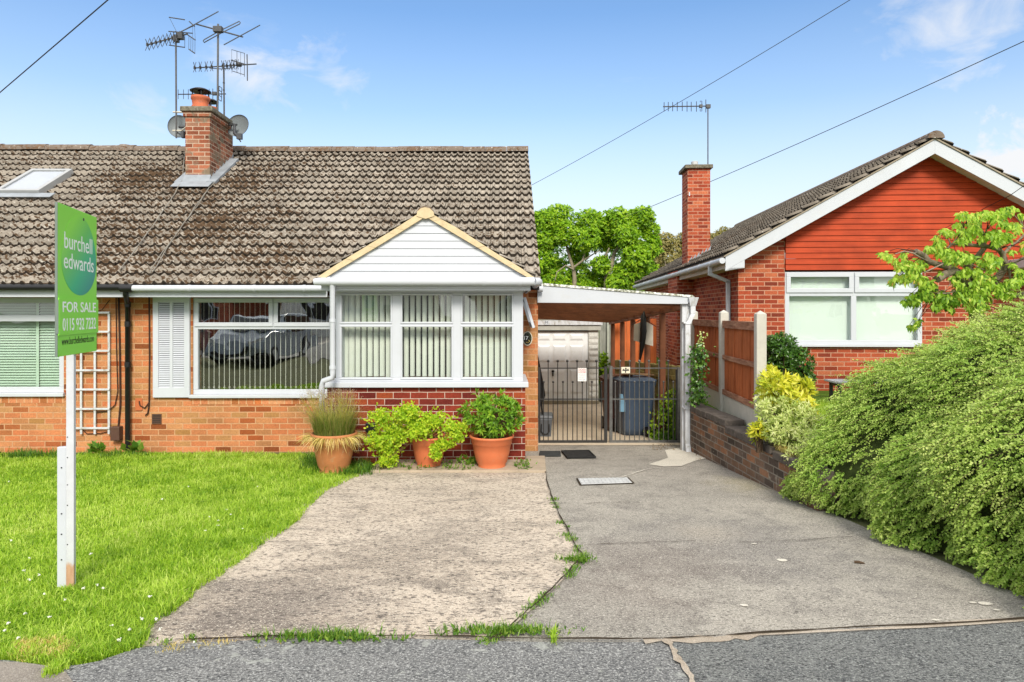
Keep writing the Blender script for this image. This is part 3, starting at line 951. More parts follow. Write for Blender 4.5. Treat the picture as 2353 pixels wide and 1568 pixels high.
# roof
blobs = []
for (px, py, r, k) in ((380, 430, 1.3, 0.10), (330, 410, 0.8, 0.14), (560, 420, 1.1, 0.12), (470, 520, 1.6, 0.075), (300, 560, 1.8, 0.065), (180, 600, 1.5, 0.06), (560, 600, 1.5, 0.05), (640, 500, 1.3, 0.03), (700, 400, .9, .03)):
    blobs.append((roofhit(px, py), r * 1.2, k * 1.7))
M_tiles = roof_tile('grey_brown_roof_tiles', (.235, .205, .165), (.335, .295, .245), ((.06, .036, .02), (.115, .072, .04)), blobs, 0.045, 1)
NROW = 19
gauge = SL / NROW
ROLL = 0.1235
ntx = int(math.ceil((XR + 0.03 - XL) / (2 * ROLL)))
u0 = XR + 0.03 - ntx * 2 * ROLL
MR = slope_matrix((u0, DE - 0.02, ZE - 0.01), (1, 0, 0), (0, DR - DE, ZR - ZE))
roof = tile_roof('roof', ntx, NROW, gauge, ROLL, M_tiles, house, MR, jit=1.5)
bk = MB()
bk.add([(XL, DR, ZR + .01), (XR + .03, DR, ZR + .01), (XR + .03, 2 * DR - DE, ZE), (XL, 2 * DR - DE, ZE), (XL, DR, ZR - .06), (XR + .03, DR, ZR - .06), (XR + .03, 2 * DR - DE, ZE - .07), (XL, 2 * DR - DE, ZE - .07)],
       [(0, 1, 2, 3), (4, 7, 6, 5), (0, 4, 5, 1), (1, 5, 6, 2), (2, 6, 7, 3), (3, 7, 4, 0)])
bk.build('rear_roof_slope', M_tiles, house)
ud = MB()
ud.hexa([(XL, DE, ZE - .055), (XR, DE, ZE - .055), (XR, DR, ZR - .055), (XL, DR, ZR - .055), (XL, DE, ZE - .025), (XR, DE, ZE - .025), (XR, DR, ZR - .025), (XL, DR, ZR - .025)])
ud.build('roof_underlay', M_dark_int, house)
M_ridge = roof_tile('mossy_ridge_tiles', (.17, .13, .10), (.25, .20, .16), ((.10, .06, .035), (.16, .10, .06)), (), 0.05, 2)
rd = MB()
x = XR + 0.03
i = 0
while x > XL:
    w_ = 0.44
    dz = random.uniform(-.008, .008) - 0.03 * math.sin(math.pi * (XR - x) / 9.0) * 0.7
    pr_ = []
    for s in (0, 1):
        xx = x - s * (w_ - .006)
        for k in range(9):
            a = math.pi * k / 8
            pr_.append((xx, DR - 0.135 * math.cos(a), ZR + 0.01 + dz + 0.125 * math.sin(a) * (1.0 + 0.05 * (1 - s))))
    rd.add(pr_, [(k, k + 1, 9 + k + 1, 9 + k) for k in range(8)] + [tuple(range(8, -1, -1)), tuple(range(9, 18))], 0, False)
    x -= w_
rd.build('ridge', M_ridge, house)
vt = roofhit(290, 341)
vb = MB(); vb.lathe([(.17, -.05), (.16, .05), (.11, .10), (.02, .12)], (X(289, DR), DR, ZR + .03), 14)
vb.build('ridge_vent', M_ridge, house)

# eaves
fb = MB()
fz0, fz1 = Z(683, DE), Z(666, DE)
fb.box(XL, X(752, DE), DE, DE + .02, fz0, fz1)
fb.box(XL, X(752, DE), DE + .02, 0.0, fz0 + .01, fz0 + .02)
fb.build('fascia', M_fascia, house)
gz = Z(663, DE - .06)
gb = MB(); gb.tube([(X(303, DE - .06), DE - .06, gz), (X(748, DE - .06), DE - .06, gz)], .042, 12)
for px in (436, 585, 700): gb.tube([(X(px - 3, DE - .06), DE - .06, gz), (X(px + 3, DE - .06), DE - .06, gz)], .047, 12)
gb.build('gutter', M_white, house)
gb = MB(); gb.tube([(XL, DE - .06, gz + .012), (X(305, DE - .06), DE - .06, gz + .012)], .042, 12)
gb.tube([(X(278, DE - .06), DE - .06, gz), (X(306, DE - .06), DE - .06, gz)], .052, 12)
tag(gb.build('gutter', M_black, house), 'black plastic gutter on the left half')
dpx = X(293, -.08)
dp = MB(); dp.tube([(X(293, DE), DE - .05, gz - .03), (X(293, DE), DE - .04, gz - .09), (dpx, -.07, gz - .20), (dpx, -.07, -.25)], .034, 10)
for py in (700, 745, 838): dp.tube([(dpx, -.07, Z(py - 6, -.07, 293)), (dpx, -.07, Z(py + 6, -.07, 293))], .041, 10)
dp.build('downpipe', M_black, house)

# left window of the attached twin
def pane(x0, x1, z0, z1, y, nm='panes', par=None):
    mb = MB(); mb.box(x0, x1, y, y + .006, z0, z1)
    return mb.build(nm, M_glass, par)


fy0, fy1 = 0.015, 0.075
f = MB()
wframe(f, LW[0], LW[1], LW[2] + .05, LW[3], .075, fy0, fy1)
tz0, tz1 = Z(739, 0, 60), Z(724, 0, 60)
f.box(LW[0] + .075, LW[1] - .075, fy0, fy1, tz0, tz1)
f.box(LW[0] - .02, LW[1] + .02, -.05, .10, LW[2], LW[2] + .05)
win = f.build('window', M_white, house, 0.006)
pn = MB(); pn.box(LW[0] + .075, LW[1] - .075, .045, .051, LW[2] + .12, tz0); pn.box(LW[0] + .075, LW[1] - .075, .045, .051, tz1, LW[3] - .075)
pn.build('panes', M_glass, win)
bl = MB()
xm = X(90, .16)
for (a, b) in ((LW[0], xm - .012), (xm + .012, LW[1] - .08)):
    z = LW[2] + .10
    while z < LW[3] - .05:
        bl.hexa([(a, .14, z), (b, .14, z), (b, .175, z + .034), (a, .175, z + .034), (a, .142, z), (b, .142, z), (b, .177, z + .034), (a, .177, z + .034)])
        z += .037
bl.box(xm - .02, xm + .02, .13, .132, LW[2] + .06, LW[3] - .06)
bl.build('venetian_blind', M_blind_g, win)

# the picture window
f = MB()
wframe(f, PW[0], PW[1], PW[2] + .045, PW[3], .065, fy0, fy1)
tz0, tz1 = Z(757, 0), Z(745, 0)
f.box(PW[0] + .065, PW[1] - .065, fy0, fy1, tz0, tz1)
mx = X(628)
f.box(mx - .018, mx + .018, fy0, fy1, tz1, PW[3] - .065)
for (a, b) in ((PW[0] + .022, mx - .006), (mx + .006, PW[1] - .022)):
    wframe(f, a, b, tz1 - .035, PW[3] - .012, .058, fy0 - .018, fy0 - .001)
f.box(PW[0] - .03, PW[1] + .02, -.06, .10, PW[2], PW[2] + .045)
win = f.build('picture_window', M_white, house, 0.006)
pn = MB(); pn.box(PW[0] + .065, PW[1] - .065, .045, .051, PW[2] + .11, tz0); pn.box(PW[0] + .065, mx - .018, .045, .051, tz1, PW[3] - .065); pn.box(mx + .018, PW[1] - .065, .045, .051, tz1, PW[3] - .065)
pn.build('panes', M_glass_big, win)
bl = MB()
px = 457
while px < 790:
    x_ = X(px, .2)
    a_ = math.atan2(x_ - 0.0, 9.7)
    m3 = Matrix.Rotation(-a_, 3, 'Z')
    bl.cbox((x_, .2, (PW[2] + PW[3]) / 2), (.008, .03, PW[3] - PW[2] - .06), 0, m3)
    bl.cbox((x_, .2, PW[2] + .125), (.024, .03, .014), 0, m3)
    px += 11.75
bl.build('vertical_blind', M_blind_w, win)

# louvred shutter
sx0, sx1, sz0, sz1 = X(355), X(439), Z(913, 0, 400), Z(682, 0, 400)
s = MB()
wframe(s, sx0, sx1, sz0, sz1, .075, -.045, -.002, 0, .14)
xm = (sx0 + sx1) / 2
s.box(xm - .02, xm + .02, -.045, -.002, sz0 + .14, sz1 - .075)
sh = s.build('louvred_shutter', M_white, house, .004)
s = MB(); nL = 40
for k in range(nL):
    z = sz0 + .145 + (sz1 - sz0 - .225) * k / (nL - 1)
    for (a, b) in ((sx0 + .075, xm - .02), (xm + .02, sx1 - .075)):
        s.hexa([(a, -.040, z - .011), (b, -.040, z - .011), (b, -.026, z + .010), (a, -.026, z + .010), (a, -.036, z - .011), (b, -.036, z - .011), (b, -.022, z + .012), (a, -.022, z + .012)])
s.build('louvres', M_white, sh)
s = MB(); s.box(sx0 + .03, sx1 - .03, -.006, -.001, sz0 + .05, sz1 - .05)
s.build('backing_board', M_black, sh)

# vents, cables, meter box
s = MB(); s.box(X(350), X(372), -.012, -.001, Z(974), Z(951)); s.build('air_vent', M_brownbox, house, .003)
s = MB()
for k in range(5): s.box(X(352), X(370), -.016, -.0125, Z(970 - k * 4), Z(968.4 - k * 4))
s.build('vent_grille', M_dark_int, house)
s = MB(); s.box(X(257, -.06), X(278, -.06), -.10, -.001, Z(1012, -.06, 268), Z(980, -.06, 268)); s.build('service_box', M_brownbox, house, .01)
s = MB()
for (pts, r) in (([(267, 684), (268, 800), (271, 900), (265, 930), (250, 945), (215, 948)], .007), ([(273, 684), (276, 820), (277, 930), (272, 985)], .012), ([(343, 672), (344, 820), (343, 930), (340, 950), (334, 955)], .010),
                 ([(344, 900), (343, 925), (333, 938), (322, 932), (320, 922)], .008), ([(185, 982), (200, 997), (230, 996), (250, 992)], .006), ([(252, 690), (235, 712), (205, 722)], .005)):
    s.tube([(X(a, -.02), -.02, Z(b, -.02, a)) for a, b in pts], r, 6)
s.build('wall_cables', M_browncable, house)
s = MB(); s.box(X(312), X(328), -.012, -.001, Z(943), Z(915)); s.build('cable_outlet_plate', plain('orange_paint', (.5, .14, .05), .7, .3, .1), house, .003)

# rooflight
q = [roofhit(10, 456), roofhit(122, 454), roofhit(62, 405), roofhit(150, 404)]
va = (q[0].y + q[1].y) / 2; vb_ = (q[2].y + q[3].y) / 2
xa = (q[0].x + q[2].x) / 2; xb = (q[1].x + q[3].x) / 2
nrm = Vector((0, -(ZR - ZE), DR - DE)).normalized(); upv = Vector((0, DR - DE, ZR - ZE)).normalized()


def rp(x, y, h=0.0):
    p = Vector((x, y, ZE + (y - DE) * TA)) + nrm * h
    return (p.x, p.y, p.z)


def roofbox(mb, x0, x1, y0, y1, h0, h1, mi=0):
    mb.hexa([rp(x0, y0, h0), rp(x1, y0, h0), rp(x1, y1, h0), rp(x0, y1, h0), rp(x0, y0, h1), rp(x1, y0, h1), rp(x1, y1, h1), rp(x0, y1, h1)], mi)


s = MB(); e = .07; e2 = .06
roofbox(s, xa, xb, va, va + e2, .0, .14); roofbox(s, xa, xb, vb_ - e2, vb_, .0, .14)
roofbox(s, xa, xa + e, va + e2, vb_ - e2, .0, .14); roofbox(s, xb - e, xb, va + e2, vb_ - e2, .0, .14)
M_skyframe = plain('grey_aluminium', (.36, .37, .37), .4, .5, .06, 4)
rl = s.build('rooflight', M_skyframe, house, .006)
s = MB(); roofbox(s, xa + e, xb - e, va + e2, vb_ - e2, .118, .124); s.build('pane', M_glass_roof, rl)
s = MB(); roofbox(s, xa + e, xb - e, va + e2, vb_ - e2, .10, .105); s.build('blind', plain('grey_blue_blind', (.40, .43, .47), .7, .2, .05, 3), rl)
s = MB(); roofbox(s, xa - .12, xb + .28, va - .16, va - .01, .085, .095); s.build('lead_apron', M_lead, rl)

# chimney
cb = roofhit(455, 424)
cdf = cb.y
cx0, cx1 = X(426, cdf), X(482.5, cdf)
lo, hi = cdf, cdf + 3
for _ in range(40):
    md = (lo + hi) / 2
    if X(516, md) > cx1: hi = md
    else: lo = md
cdb = min(md, cdf + 1.05)
cz1 = Z(258, cdf, 455)
s = MB(); s.box(cx0, cx1, cdf, cdb, cb.z - .35, cz1)
ch = s.build('chimney', M_brick_ch, house, .004)
s = MB(); s.box(cx0 - .07, cx1 + .07, cdf - .07, cdb + .07, cz1, cz1 + .09); s.build('capstone', M_cap, ch, .015)
s = MB(); s.box(cx0 - .03, cx1 + .035, cdf - .03, cdb + .03, cz1 - .085, cz1 - .001); s.build('corbel_course', M_brick_ch, ch, .004)
pz = cz1 + .09
py1 = cdf + (cdb - cdf) * .28; py2 = cdf + (cdb - cdf) * .74
xc1 = X(461, py1); xc2 = X(483.5, py2)
for (xc, yc, k) in ((xc1, py1, 1.0), (xc2, py2, .82)):
    s = MB(); s.lathe([(.150 * k, 0), (.150 * k, .10), (.135 * k, .11), (.148 * k, .20 * k), (.165 * k, .205 * k + .02), (.165 * k, .27 * k), (.13 * k, .275 * k), (.12 * k, .1)], (xc, yc, pz), 20)
    pot = s.build('chimney_pot', M_chimpot, ch)
    s = MB(); h0 = .26 * k
    s.lathe([(.02, h0 + .17), (.12 * k, h0 + .155), (.185 * k, h0 + .12), (.18 * k, h0 + .108), (.05, h0 + .13)], (xc, yc, pz), 20)
    for a in range(4):
        aa = a * math.pi / 2 + .5
        s.tube([(xc + .13 * k * math.cos(aa), yc + .13 * k * math.sin(aa), pz + h0 - .03), (xc + .14 * k * math.cos(aa), yc + .14 * k * math.sin(aa), pz + h0 + .13)], .011, 5)
    s.build('cowl', M_black, ch)
# lead around its foot
s = MB()
s.hexa([(cx0 - .03, cdf - .16, rp(0, cdf - .16, .055)[2]), (cx1 + .05, cdf - .16, rp(0, cdf - .16, .055)[2]), (cx1 + .03, cdf - .004, rp(0, cdf, .06)[2]), (cx0 - .02, cdf - .004, rp(0, cdf, .06)[2]),
        (cx0 - .02, cdf - .13, rp(0, cdf - .16, .14)[2]), (cx1 + .04, cdf - .13, rp(0, cdf - .16, .14)[2]), (cx1 + .02, cdf - .006, rp(0, cdf, .05)[2] + .13), (cx0 - .01, cdf - .006, rp(0, cdf, .05)[2] + .13)])
roofbox(s, cx0 - .10, cx1 + .12, cdf - .30, cdf - .1, .088, .097)
nst = 7
L_ = cdb - cdf
for k in range(nst):
    a = cdf + L_ * k / nst; b = cdf + L_ * (k + 1) / nst
    z0 = rp(0, a)[2]; z1 = rp(0, b)[2]
    s.add([(cx1 + .006, a, z0 - .02), (cx1 + .006, b + .01, z1 - .02), (cx1 + .006, b + .01, z1 + .16), (cx1 + .006, a + .02, z0 + .10), (cx1 + .001, a, z0 - .02), (cx1 + .001, b + .01, z1 - .02), (cx1 + .001, b + .01, z1 + .16), (cx1 + .001, a + .02, z0 + .10)],
          [(0, 1, 2, 3), (7, 6, 5, 4), (0, 4, 5, 1), (1, 5, 6, 2), (2, 6, 7, 3), (3, 7, 4, 0)])
roofbox(s, cx1 + .008, cx1 + .17, cdf - .12, cdb - .1, .06, .105)
roofbox(s, cx0 - .12, cx0 - .008, cdf - .12, cdb - .1, .06, .10)
s.build('lead_flashing', M_lead, ch)
# aerial leads lying on the slope
s = MB()
for (pts, r) in (([(432, 340), (420, 430), (395, 475), (345, 545), (265, 655)], .008), ([(500, 425), (480, 448), (440, 505), (390, 580), (345, 655)], .008), ([(478, 450), (437, 512), (380, 590), (339, 655)], .007)):
    P_ = []
    for (a, b), (c_, d_) in zip(pts[:-1], pts[1:]):
        for k in range(5):
            h_ = roofhit(a + (c_ - a) * k / 5, b + (d_ - b) * k / 5)
            P_.append(rp(h_.x + random.uniform(-.012, .012), h_.y, .085 + random.uniform(0, .012)))
    s.tube(P_, r, 5)
s.build('roof_cables', plain('old_grey_cable', (.27, .25, .21), .7, .3, .2), house)

# ---------------------------------------------------------------- the white gabled front porch
DP = -1.10
ZP = lambda py, px=980, d=DP: HM.z(py, d, px)
XP = lambda px, d=DP: HM.x(px, d)
bx0, bx1 = XP(752), XP(1207)
sill0, sill1 = ZP(890), ZP(878)
p = MB()
p.box(bx0, bx1, DP, DP + .11, -.3, sill0)
p.box(bx0, bx0 + .11, DP + .11, -.002, -.3, sill0)
p.box(bx1 - .11, bx1, DP + .11, -.002, -.3, sill0)
p.build('porch_wall', M_brick_porch, house)
p = MB()
p.box(XP(746), XP(1214), DP - .06, DP + .14, sill0 + .001, sill1)
p.box(XP(746), bx0 + .12, DP + .14, -.003, sill0 + .001, sill1)
p.box(bx1 - .12, XP(1214), DP + .14, -.003, sill0 + .001, sill1)
p.build('porch_sill', M_white, house, .006)
wx0, wx1, wz0, wz1 = XP(771), XP(1202), sill1, ZP(664)
f = MB()
cols = [(785, 897), (924, 1037), (1063, 1176)]
gz0, gz1, gz2, gz3 = ZP(868), ZP(752), ZP(740), ZP(679)
f0, f1 = DP + .01, DP + .08
f.box(wx0, wx1, f0, f1, wz0, gz0)
f.box(wx0, wx1, f0, f1, gz3, wz1)
xs = [wx0] + [XP(v) for c_ in cols for v in c_] + [wx1]
for a, b in ((0, 1), (2, 3), (4, 5), (6, 7)): f.box(xs[a], xs[b], f0, f1, gz0, gz3)
for a, b in ((1, 2), (3, 4), (5, 6)):
    f.box(xs[a], xs[b], f0, f1, gz1, gz2)
    # glazing beads, standing a little proud
    for (z0_, z1_) in ((gz0, gz1), (gz2, gz3)):
        wframe(f, xs[a] - .022, xs[b] + .022, z0_ - .022, z1_ + .022, .020, f0 - .012, f0 - .001)
# the sides
f.box(wx0, wx0 + .07, f1, -.003, wz0, wz1)
for (a, b) in ((f1, f1 + .08), (-.08, -.003)): f.box(wx1 - .07, wx1, a, b, wz0, wz1)
f.box(wx1 - .07, wx1, f1 + .08, -.08, wz0, wz0 + .10); f.box(wx1 - .07, wx1, f1 + .08, -.08, gz1, gz2); f.box(wx1 - .07, wx1, f1 + .08, -.08, wz1 - .06, wz1)
pw = f.build('porch_window', M_white, house, .005)
pn = MB()
for a, b in ((1, 2), (3, 4), (5, 6)):
    pn.box(xs[a], xs[b], f0 + .03, f0 + .036, gz0, gz1); pn.box(xs[a], xs[b], f0 + .03, f0 + .036, gz2, gz3)
pn.box(wx1 - .04, wx1 - .034, f1 + .08, -.08, wz0 + .10, gz1)
pn.build('panes', M_glass, pw)
bl = MB()
for ci, (a, b) in enumerate(cols):
    px = a - 4
    k = 0
    while px < b + 8:
        x_ = XP(px, DP + .2)
        w_ = .069 if (ci == 0 and k < 3) else (.060 if ci != 1 else .054)
        m3 = Matrix.Rotation(R(14 + random.uniform(-5, 5)), 3, 'Z')
        zt = gz3 + .03; zb = gz0 - .01 + random.uniform(0, .01)
        n_ = 3
        for j in range(n_):
            xa_ = -w_ / 2 + w_ * j / n_; xb_ = xa_ + w_ / n_
            cy = lambda v: .010 * (1 - (2 * v / w_) ** 2)
            vs = []
            for zz in (zb, zt):
                for (v, o_) in ((xa_, 0), (xb_, 0), (xb_, .0012), (xa_, .0012)):
                    q_ = m3 @ Vector((v, -cy(v) + o_, 0))
                    vs.append((x_ + q_.x, DP + .2 + q_.y, zz))
            bl.add(vs, [(0, 1, 5, 4), (2, 3, 7, 6), (0, 3, 2, 1), (4, 5, 6, 7)], 0, False)
        px += 13.9
        k += 1
bl.build('vertical_blind', M_blind_v, pw)
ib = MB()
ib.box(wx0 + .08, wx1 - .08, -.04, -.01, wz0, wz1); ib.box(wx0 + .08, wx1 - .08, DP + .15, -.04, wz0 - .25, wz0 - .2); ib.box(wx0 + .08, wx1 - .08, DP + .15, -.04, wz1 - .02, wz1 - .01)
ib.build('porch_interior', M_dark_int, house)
# open side light, hinged at its head
cs = MB()
hx = wx1 + .005; hz = ZP(684, 1202); ang = R(17)
for (y0, y1, a, b) in ((f1 + .06, -.06, 0, .05), (f1 + .06, -.06, .33, .40), (f1 + .06, f1 + .12, .05, .33), (-.12, -.06, .05, .33)):
    P_ = []
    for t_ in (0, .035):
        for (yy, s_) in ((y0, a), (y1, a), (y1, b), (y0, b)):
            P_.append((hx + math.sin(ang) * s_ + math.cos(ang) * t_, yy, hz - math.cos(ang) * s_ + math.sin(ang) * t_))
    cs.hexa(P_)
cs.build('open_casement', M_white, house, .004)

# fascia boxes, gutter, gable
DF = DP - .22
p = MB()
p.box(XP(738, DF), XP(1219, DF), DF, DF + .02, ZP(668, 980, DF), ZP(652, 980, DF))
p.box(XP(741, DF), XP(1216, DF), DF + .02, DP - .02, ZP(668, 980, DF) + .005, ZP(668, 980, DF) + .015)
p.box(XP(738, DF), XP(738, DF) + .02, DF + .02, -.37, ZP(668, 980, DF), ZP(652, 980, DF))
p.box(XP(1219, DF) - .02, XP(1219, DF), DF + .02, -.02, ZP(668, 980, DF), ZP(652, 980, DF))
p.box(XP(1216, DF) - .12, XP(1216, DF) - .02, DP - .02, -.02, ZP(668, 980, DF) + .005, ZP(668, 980, DF) + .015)
p.box(XP(752, DF), XP(1205, DF), DF - .015, DF - .001, ZP(663, 980, DF), ZP(654, 980, DF))
p.build('porch_fascia', M_fascia, house, .003)
DG = DF - .07
p = MB()
gzp = ZP(647, 980, DG)
p.tube([(XP(722, DG), DG, gzp - .008), (XP(735, DG), DG, gzp - .003), (XP(1228, DG), DG, gzp)], [.040, .048, .050], 14)
for px in (757, 946, 1112, 1195): p.tube([(XP(px - 3, DG), DG, gzp), (XP(px + 3, DG), DG, gzp)], .055, 14)
p.tube([(XP(1228, DG), DG, gzp), (XP(1236, DG), DG + .02, gzp), (XP(1239, DG), DG + .14, gzp), (XP(1239, DG), -.1, gzp)], .048, 10)
p.tube([(XP(1236, -.1), -.12, Z(664, -.1, 1236)), (XP(1247, -.1), -.12, Z(664, -.1, 1236))], .045, 10)
p.build('porch_gutter', M_white, house)
p = MB()
xd = XP(766.5, DF); yd = DF - .045
p.tube([(xd, DG, gzp - .03), (xd, yd, gzp - .10), (xd, yd, ZP(858, 766, yd)), (XP(764, yd), yd, ZP(868, 766, yd)), (XP(742, yd), yd + .02, ZP(876, 740, yd)), (XP(738, yd), yd + .03, ZP(888, 740, yd)), (XP(738, yd), yd + .03, -.10)], .033, 10)
for py in (657, 737, 845): p.tube([(xd, yd, ZP(py + 4, 766, yd)), (xd, yd, ZP(py - 4, 766, yd))], .039, 10)
p.build('porch_downpipe', M_white, house)

DGb = DF + .015
gx = lambda px, py: HM.p(px, py, DGb)
zb = gx(980, 641)[1]
apx, apz = gx(978, 499)
lx, lz = gx(738, 645); rx, rz = gx(1222, 645)
xl = lambda z: lx + (apx - lx) * min(1, max(0, (z - lz) / (apz - lz)))
xr = lambda z: rx + (apx - rx) * min(1, max(0, (z - rz) / (apz - rz)))
nb_ = 8
zs = [zb + (apz - .015 - zb) * k / nb_ for k in range(nb_ + 1)]
p = MB()
shiplap(p, xl, xr, zs, DGb, .012)
p.build('porch_gable_boards', M_white, house)
outer = [(731, 636), (770, 610), (819, 580), (870, 549), (909, 525), (957, 494), (960, 485), (968, 479), (977, 476.5), (987, 479), (995, 486), (998, 495), (1054, 526), (1100, 556), (1146, 586), (1190, 611), (1229, 639)]
inner = [(1216, 640), (1185, 622), (1087, 563), (978, 498), (878, 560), (769, 625), (746, 640)]
DV = DGb - .05
pl = [HM.p(a, b, DV) for a, b in outer]; pi_ = [HM.p(a, b, DV) for a, b in inner]
p = MB()
# the mortared verge as a run of short blocks, left and right of the apex
half = [(pl[0:6], list(reversed(pi_))[0:4]), (list(reversed(pl))[0:6], pi_[0:4])]


def along(pts, t):
    L = [math.dist(pts[i], pts[i + 1]) for i in range(len(pts) - 1)]; S = sum(L) * t
    for i, l in enumerate(L):
        if S <= l or i == len(L) - 1: return tuple(pts[i][k] + (pts[i + 1][k] - pts[i][k]) * min(1, S / l) for k in (0, 1))
        S -= l


for hi_, (o_, n_) in enumerate(half):
    K = 14
    for k in range(K):
        a, b = along(o_, k / K), along(o_, (k + 1) / K); c_, d_ = along(n_, (k + 1) / K), along(n_, k / K)
        pr_ = [a, d_, c_, b] if hi_ == 0 else [a, b, c_, d_]
        jj = random.uniform(-.004, .004)
        p.prism(pr_, DV + jj, DV + .06)
cap = [HM.p(a, b, DV - .012) for a, b in [(957, 497), (959, 486), (967, 479), (977, 476.5), (987, 479), (996, 487), (998, 497), (978, 503)]]
p.prism(list(reversed(cap)), DV - .012, DV + .05)
p.build('verge_mortar', M_mortar_yellow, house)
# the little roof behind the verge runs back into the main slope
apo = HM.p(977, 482, DV); lo_ = HM.p(731, 634, DV); ro_ = HM.p(1229, 637, DV)
for sgn, e_ in ((-1, lo_), (1, ro_)):
    dx, dz = apo[0] - e_[0], apo[1] - e_[1]
    Lg = math.hypot(dx, dz)
    if sgn < 0: Mx = slope_matrix((e_[0], DV + .012 + 2.4, e_[1]), (0, -1, 0), (dx, 0, dz))
    else: Mx = slope_matrix((e_[0], DV + .012, e_[1]), (0, 1, 0), (dx, 0, dz))
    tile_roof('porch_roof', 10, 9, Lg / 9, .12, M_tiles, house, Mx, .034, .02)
p = MB()
for k in range(6):
    y0 = DV + .02 + k * .4
    vs = []
    for yy in (y0, y0 + .395):
        for a in range(9):
            an = math.pi * a / 8
            vs.append((apo[0] + .10 * math.cos(an), yy, apo[1] - .04 + .09 * math.sin(an)))
    p.add(vs, [(a, a + 1, 9 + a + 1, 9 + a) for a in range(8)] + [tuple(range(8, -1, -1)), tuple(range(9, 18))])
p.build('porch_ridge', M_ridge, house)

# number plaque on the brick pier
pq = thing('house_number_plaque', 'oval black plaque with cream rim and number 17 on the brick pier', 'plaque', HM.at(X(1212, -.02), -.022, Z(778, -.02, 1212)))
def oval(rx_, rz_, y0, y1, n=28): return [(rx_ * math.cos(2 * math.pi * k / n), rz_ * math.sin(2 * math.pi * k / n)) for k in range(n)]
s = MB(); s.prism(oval(.069, .100, 0, 0), -.004, .020); s.build('rim', M_ivory, pq)
s = MB(); s.prism(oval(.058, .088, 0, 0), -.009, -.0041); s.build('face', plain('black_enamel', (.012, .014, .012), .25, .5, .1), pq)
text('17', .070, M_sign_white, pq, Matrix.Translation((-.018, -.011, .004)) @ FACE, .062, .001, 'number', .002)
s = MB()
for (a, b, c_) in ((.028, .045, 1), (.012, .062, 1), (-.01, .064, 1), (.036, .02, 1), (.04, -.005, 1), (.03, -.04, 0), (.008, -.055, 0), (-.014, -.056, 0), (.02, -.028, 0)):
    s.add([(a + .011 * math.cos(t), -.0105, b + .009 * math.sin(t)) for t in np.linspace(0, 2 * math.pi, 8)[:-1]], [list(range(6, -1, -1))], 1 - c_)
s.build('painted_flowers', [plain('painted_leaf', (.06, .09, .03), .4, .4), plain('painted_fruit', (.35, .25, .06), .4, .4)], pq)

# outdoor socket
sk = thing('outdoor_socket', 'black weatherproof socket box on the porch brickwork', 'socket', HM.at(XP(854, DP - .04), DP, ZP(990, 854, DP - .04)))
s = MB(); s.box(-.072, .072, -.07, -.001, -.01, .10); s.build('cover', M_black, sk, .012)
s = MB(); s.box(-.06, .06, -.05, -.001, -.06, -.011); s.build('back_box', M_blackiron, sk, .006)
s = MB(); s.lathe([(.0, -.10), (.018, -.09), (.02, -.06), (.012, -.055)], (-.035, -.05, 0), 10); s.build('plug', M_grey, sk)

# concrete edging and corner slab by the porch
sl_ = thing('concrete_edging', 'low pale concrete step along the foot of the porch', 'step', T(*G(1030, 1086)))
o_ = sl_.matrix_world.translation
s = MB()
a = G(850, 1089); b = G(1255, 1089); c_ = G(1252, 1062); d_ = G(1208, 1062); e_ = G(850, 1072)
s.slab([(v.x - o_.x, v.y - o_.y) for v in (a, b, c_, d_, Vector((d_.x, DP + 9.5 - .02, 0)), Vector((a.x, DP + 9.5 - .02, 0)))], -.06, .042)
s.build('slab', plain('worn_cream_concrete', (.42, .34, .25), .9, .2, .12, 6, bump=.3, dirt=((.25, .2, .13), .5)), sl_, .01)

# ---------------------------------------------------------------- the neighbouring bungalow with the red boarded gable
NB = Frame((3.94, 11.9, 0), R(-3.0))
nbh = thing('neighbour_bungalow', 'red brick bungalow with rust red boarded gable and white bargeboards behind the hedge', 'house', NB.m)
nx = lambda px, d=0.0: NB.x(px, d)
nz = lambda py, px=1900, d=0.0: NB.p(px, py, d)[1]
DB = -0.36
xc = nx(1696)
NL = 11.4
apb = NB.p(2148, 321, DB); eb = NB.p(1667, 590, DB)
tn = (apb[1] - eb[1]) / (apb[0] - eb[0])
xr_m = lambda x: 2 * apb[0] - x
ztop = lambda x: apb[1] - tn * abs(x - apb[0])           # upper edge of the bargeboards
bt = 0.235                                                # their depth
zs_ = lambda x: ztop(x) - 0.16                            # soffit line above the wall
xR = xr_m(xc)
px0, px1 = nx(1803), nx(2118)
wz0_, wz1_ = nz(797), nz(625)
zsb = nz(621)
w = MB()
# front wall under the boards, with the window opening
wall_holes(w, px0, xr_m(px0), -0.3, zsb, [(px0, px1, wz0_, zsb + 1)], 0.0, .25)
for s_ in (0, 1):
    f_ = (lambda x: x) if s_ == 0 else xr_m
    a, b = xc, px0
    poly = [(f_(a), -0.3), (f_(b), -0.3), (f_(b), zs_(b)), (f_(a), zs_(a))]
    if s_: poly = poly[::-1]
    w.prism(poly, -.004 if s_ == 0 else -.004, .25)
zw = zs_(xc)
w.box(xc, xc + .25, .25, NL, -0.6, zw)
w.box(xR - .25, xR, .25, NL, -0.6, zw)
w.prism([(xc + .25, -.6), (xR - .25, -.6), (xR - .25, zw), (apb[0], ztop(apb[0]) - .2), (xc + .25, zw)], NL - .25, NL)
xbk = nx(1556, 3.7)
w.box(xbk, xc - .001, 3.7, 4.9, -0.6, zw)
w.build('wall', M_brick_nb, nbh)
b_ = MB()
xl_ = lambda z: max(px0 + .002, apb[0] - (ztop(apb[0]) - .16 - z) / tn)
xr__ = lambda z: 2 * apb[0] - xl_(z)
ztp = ztop(apb[0]) - .17
nbd = 20
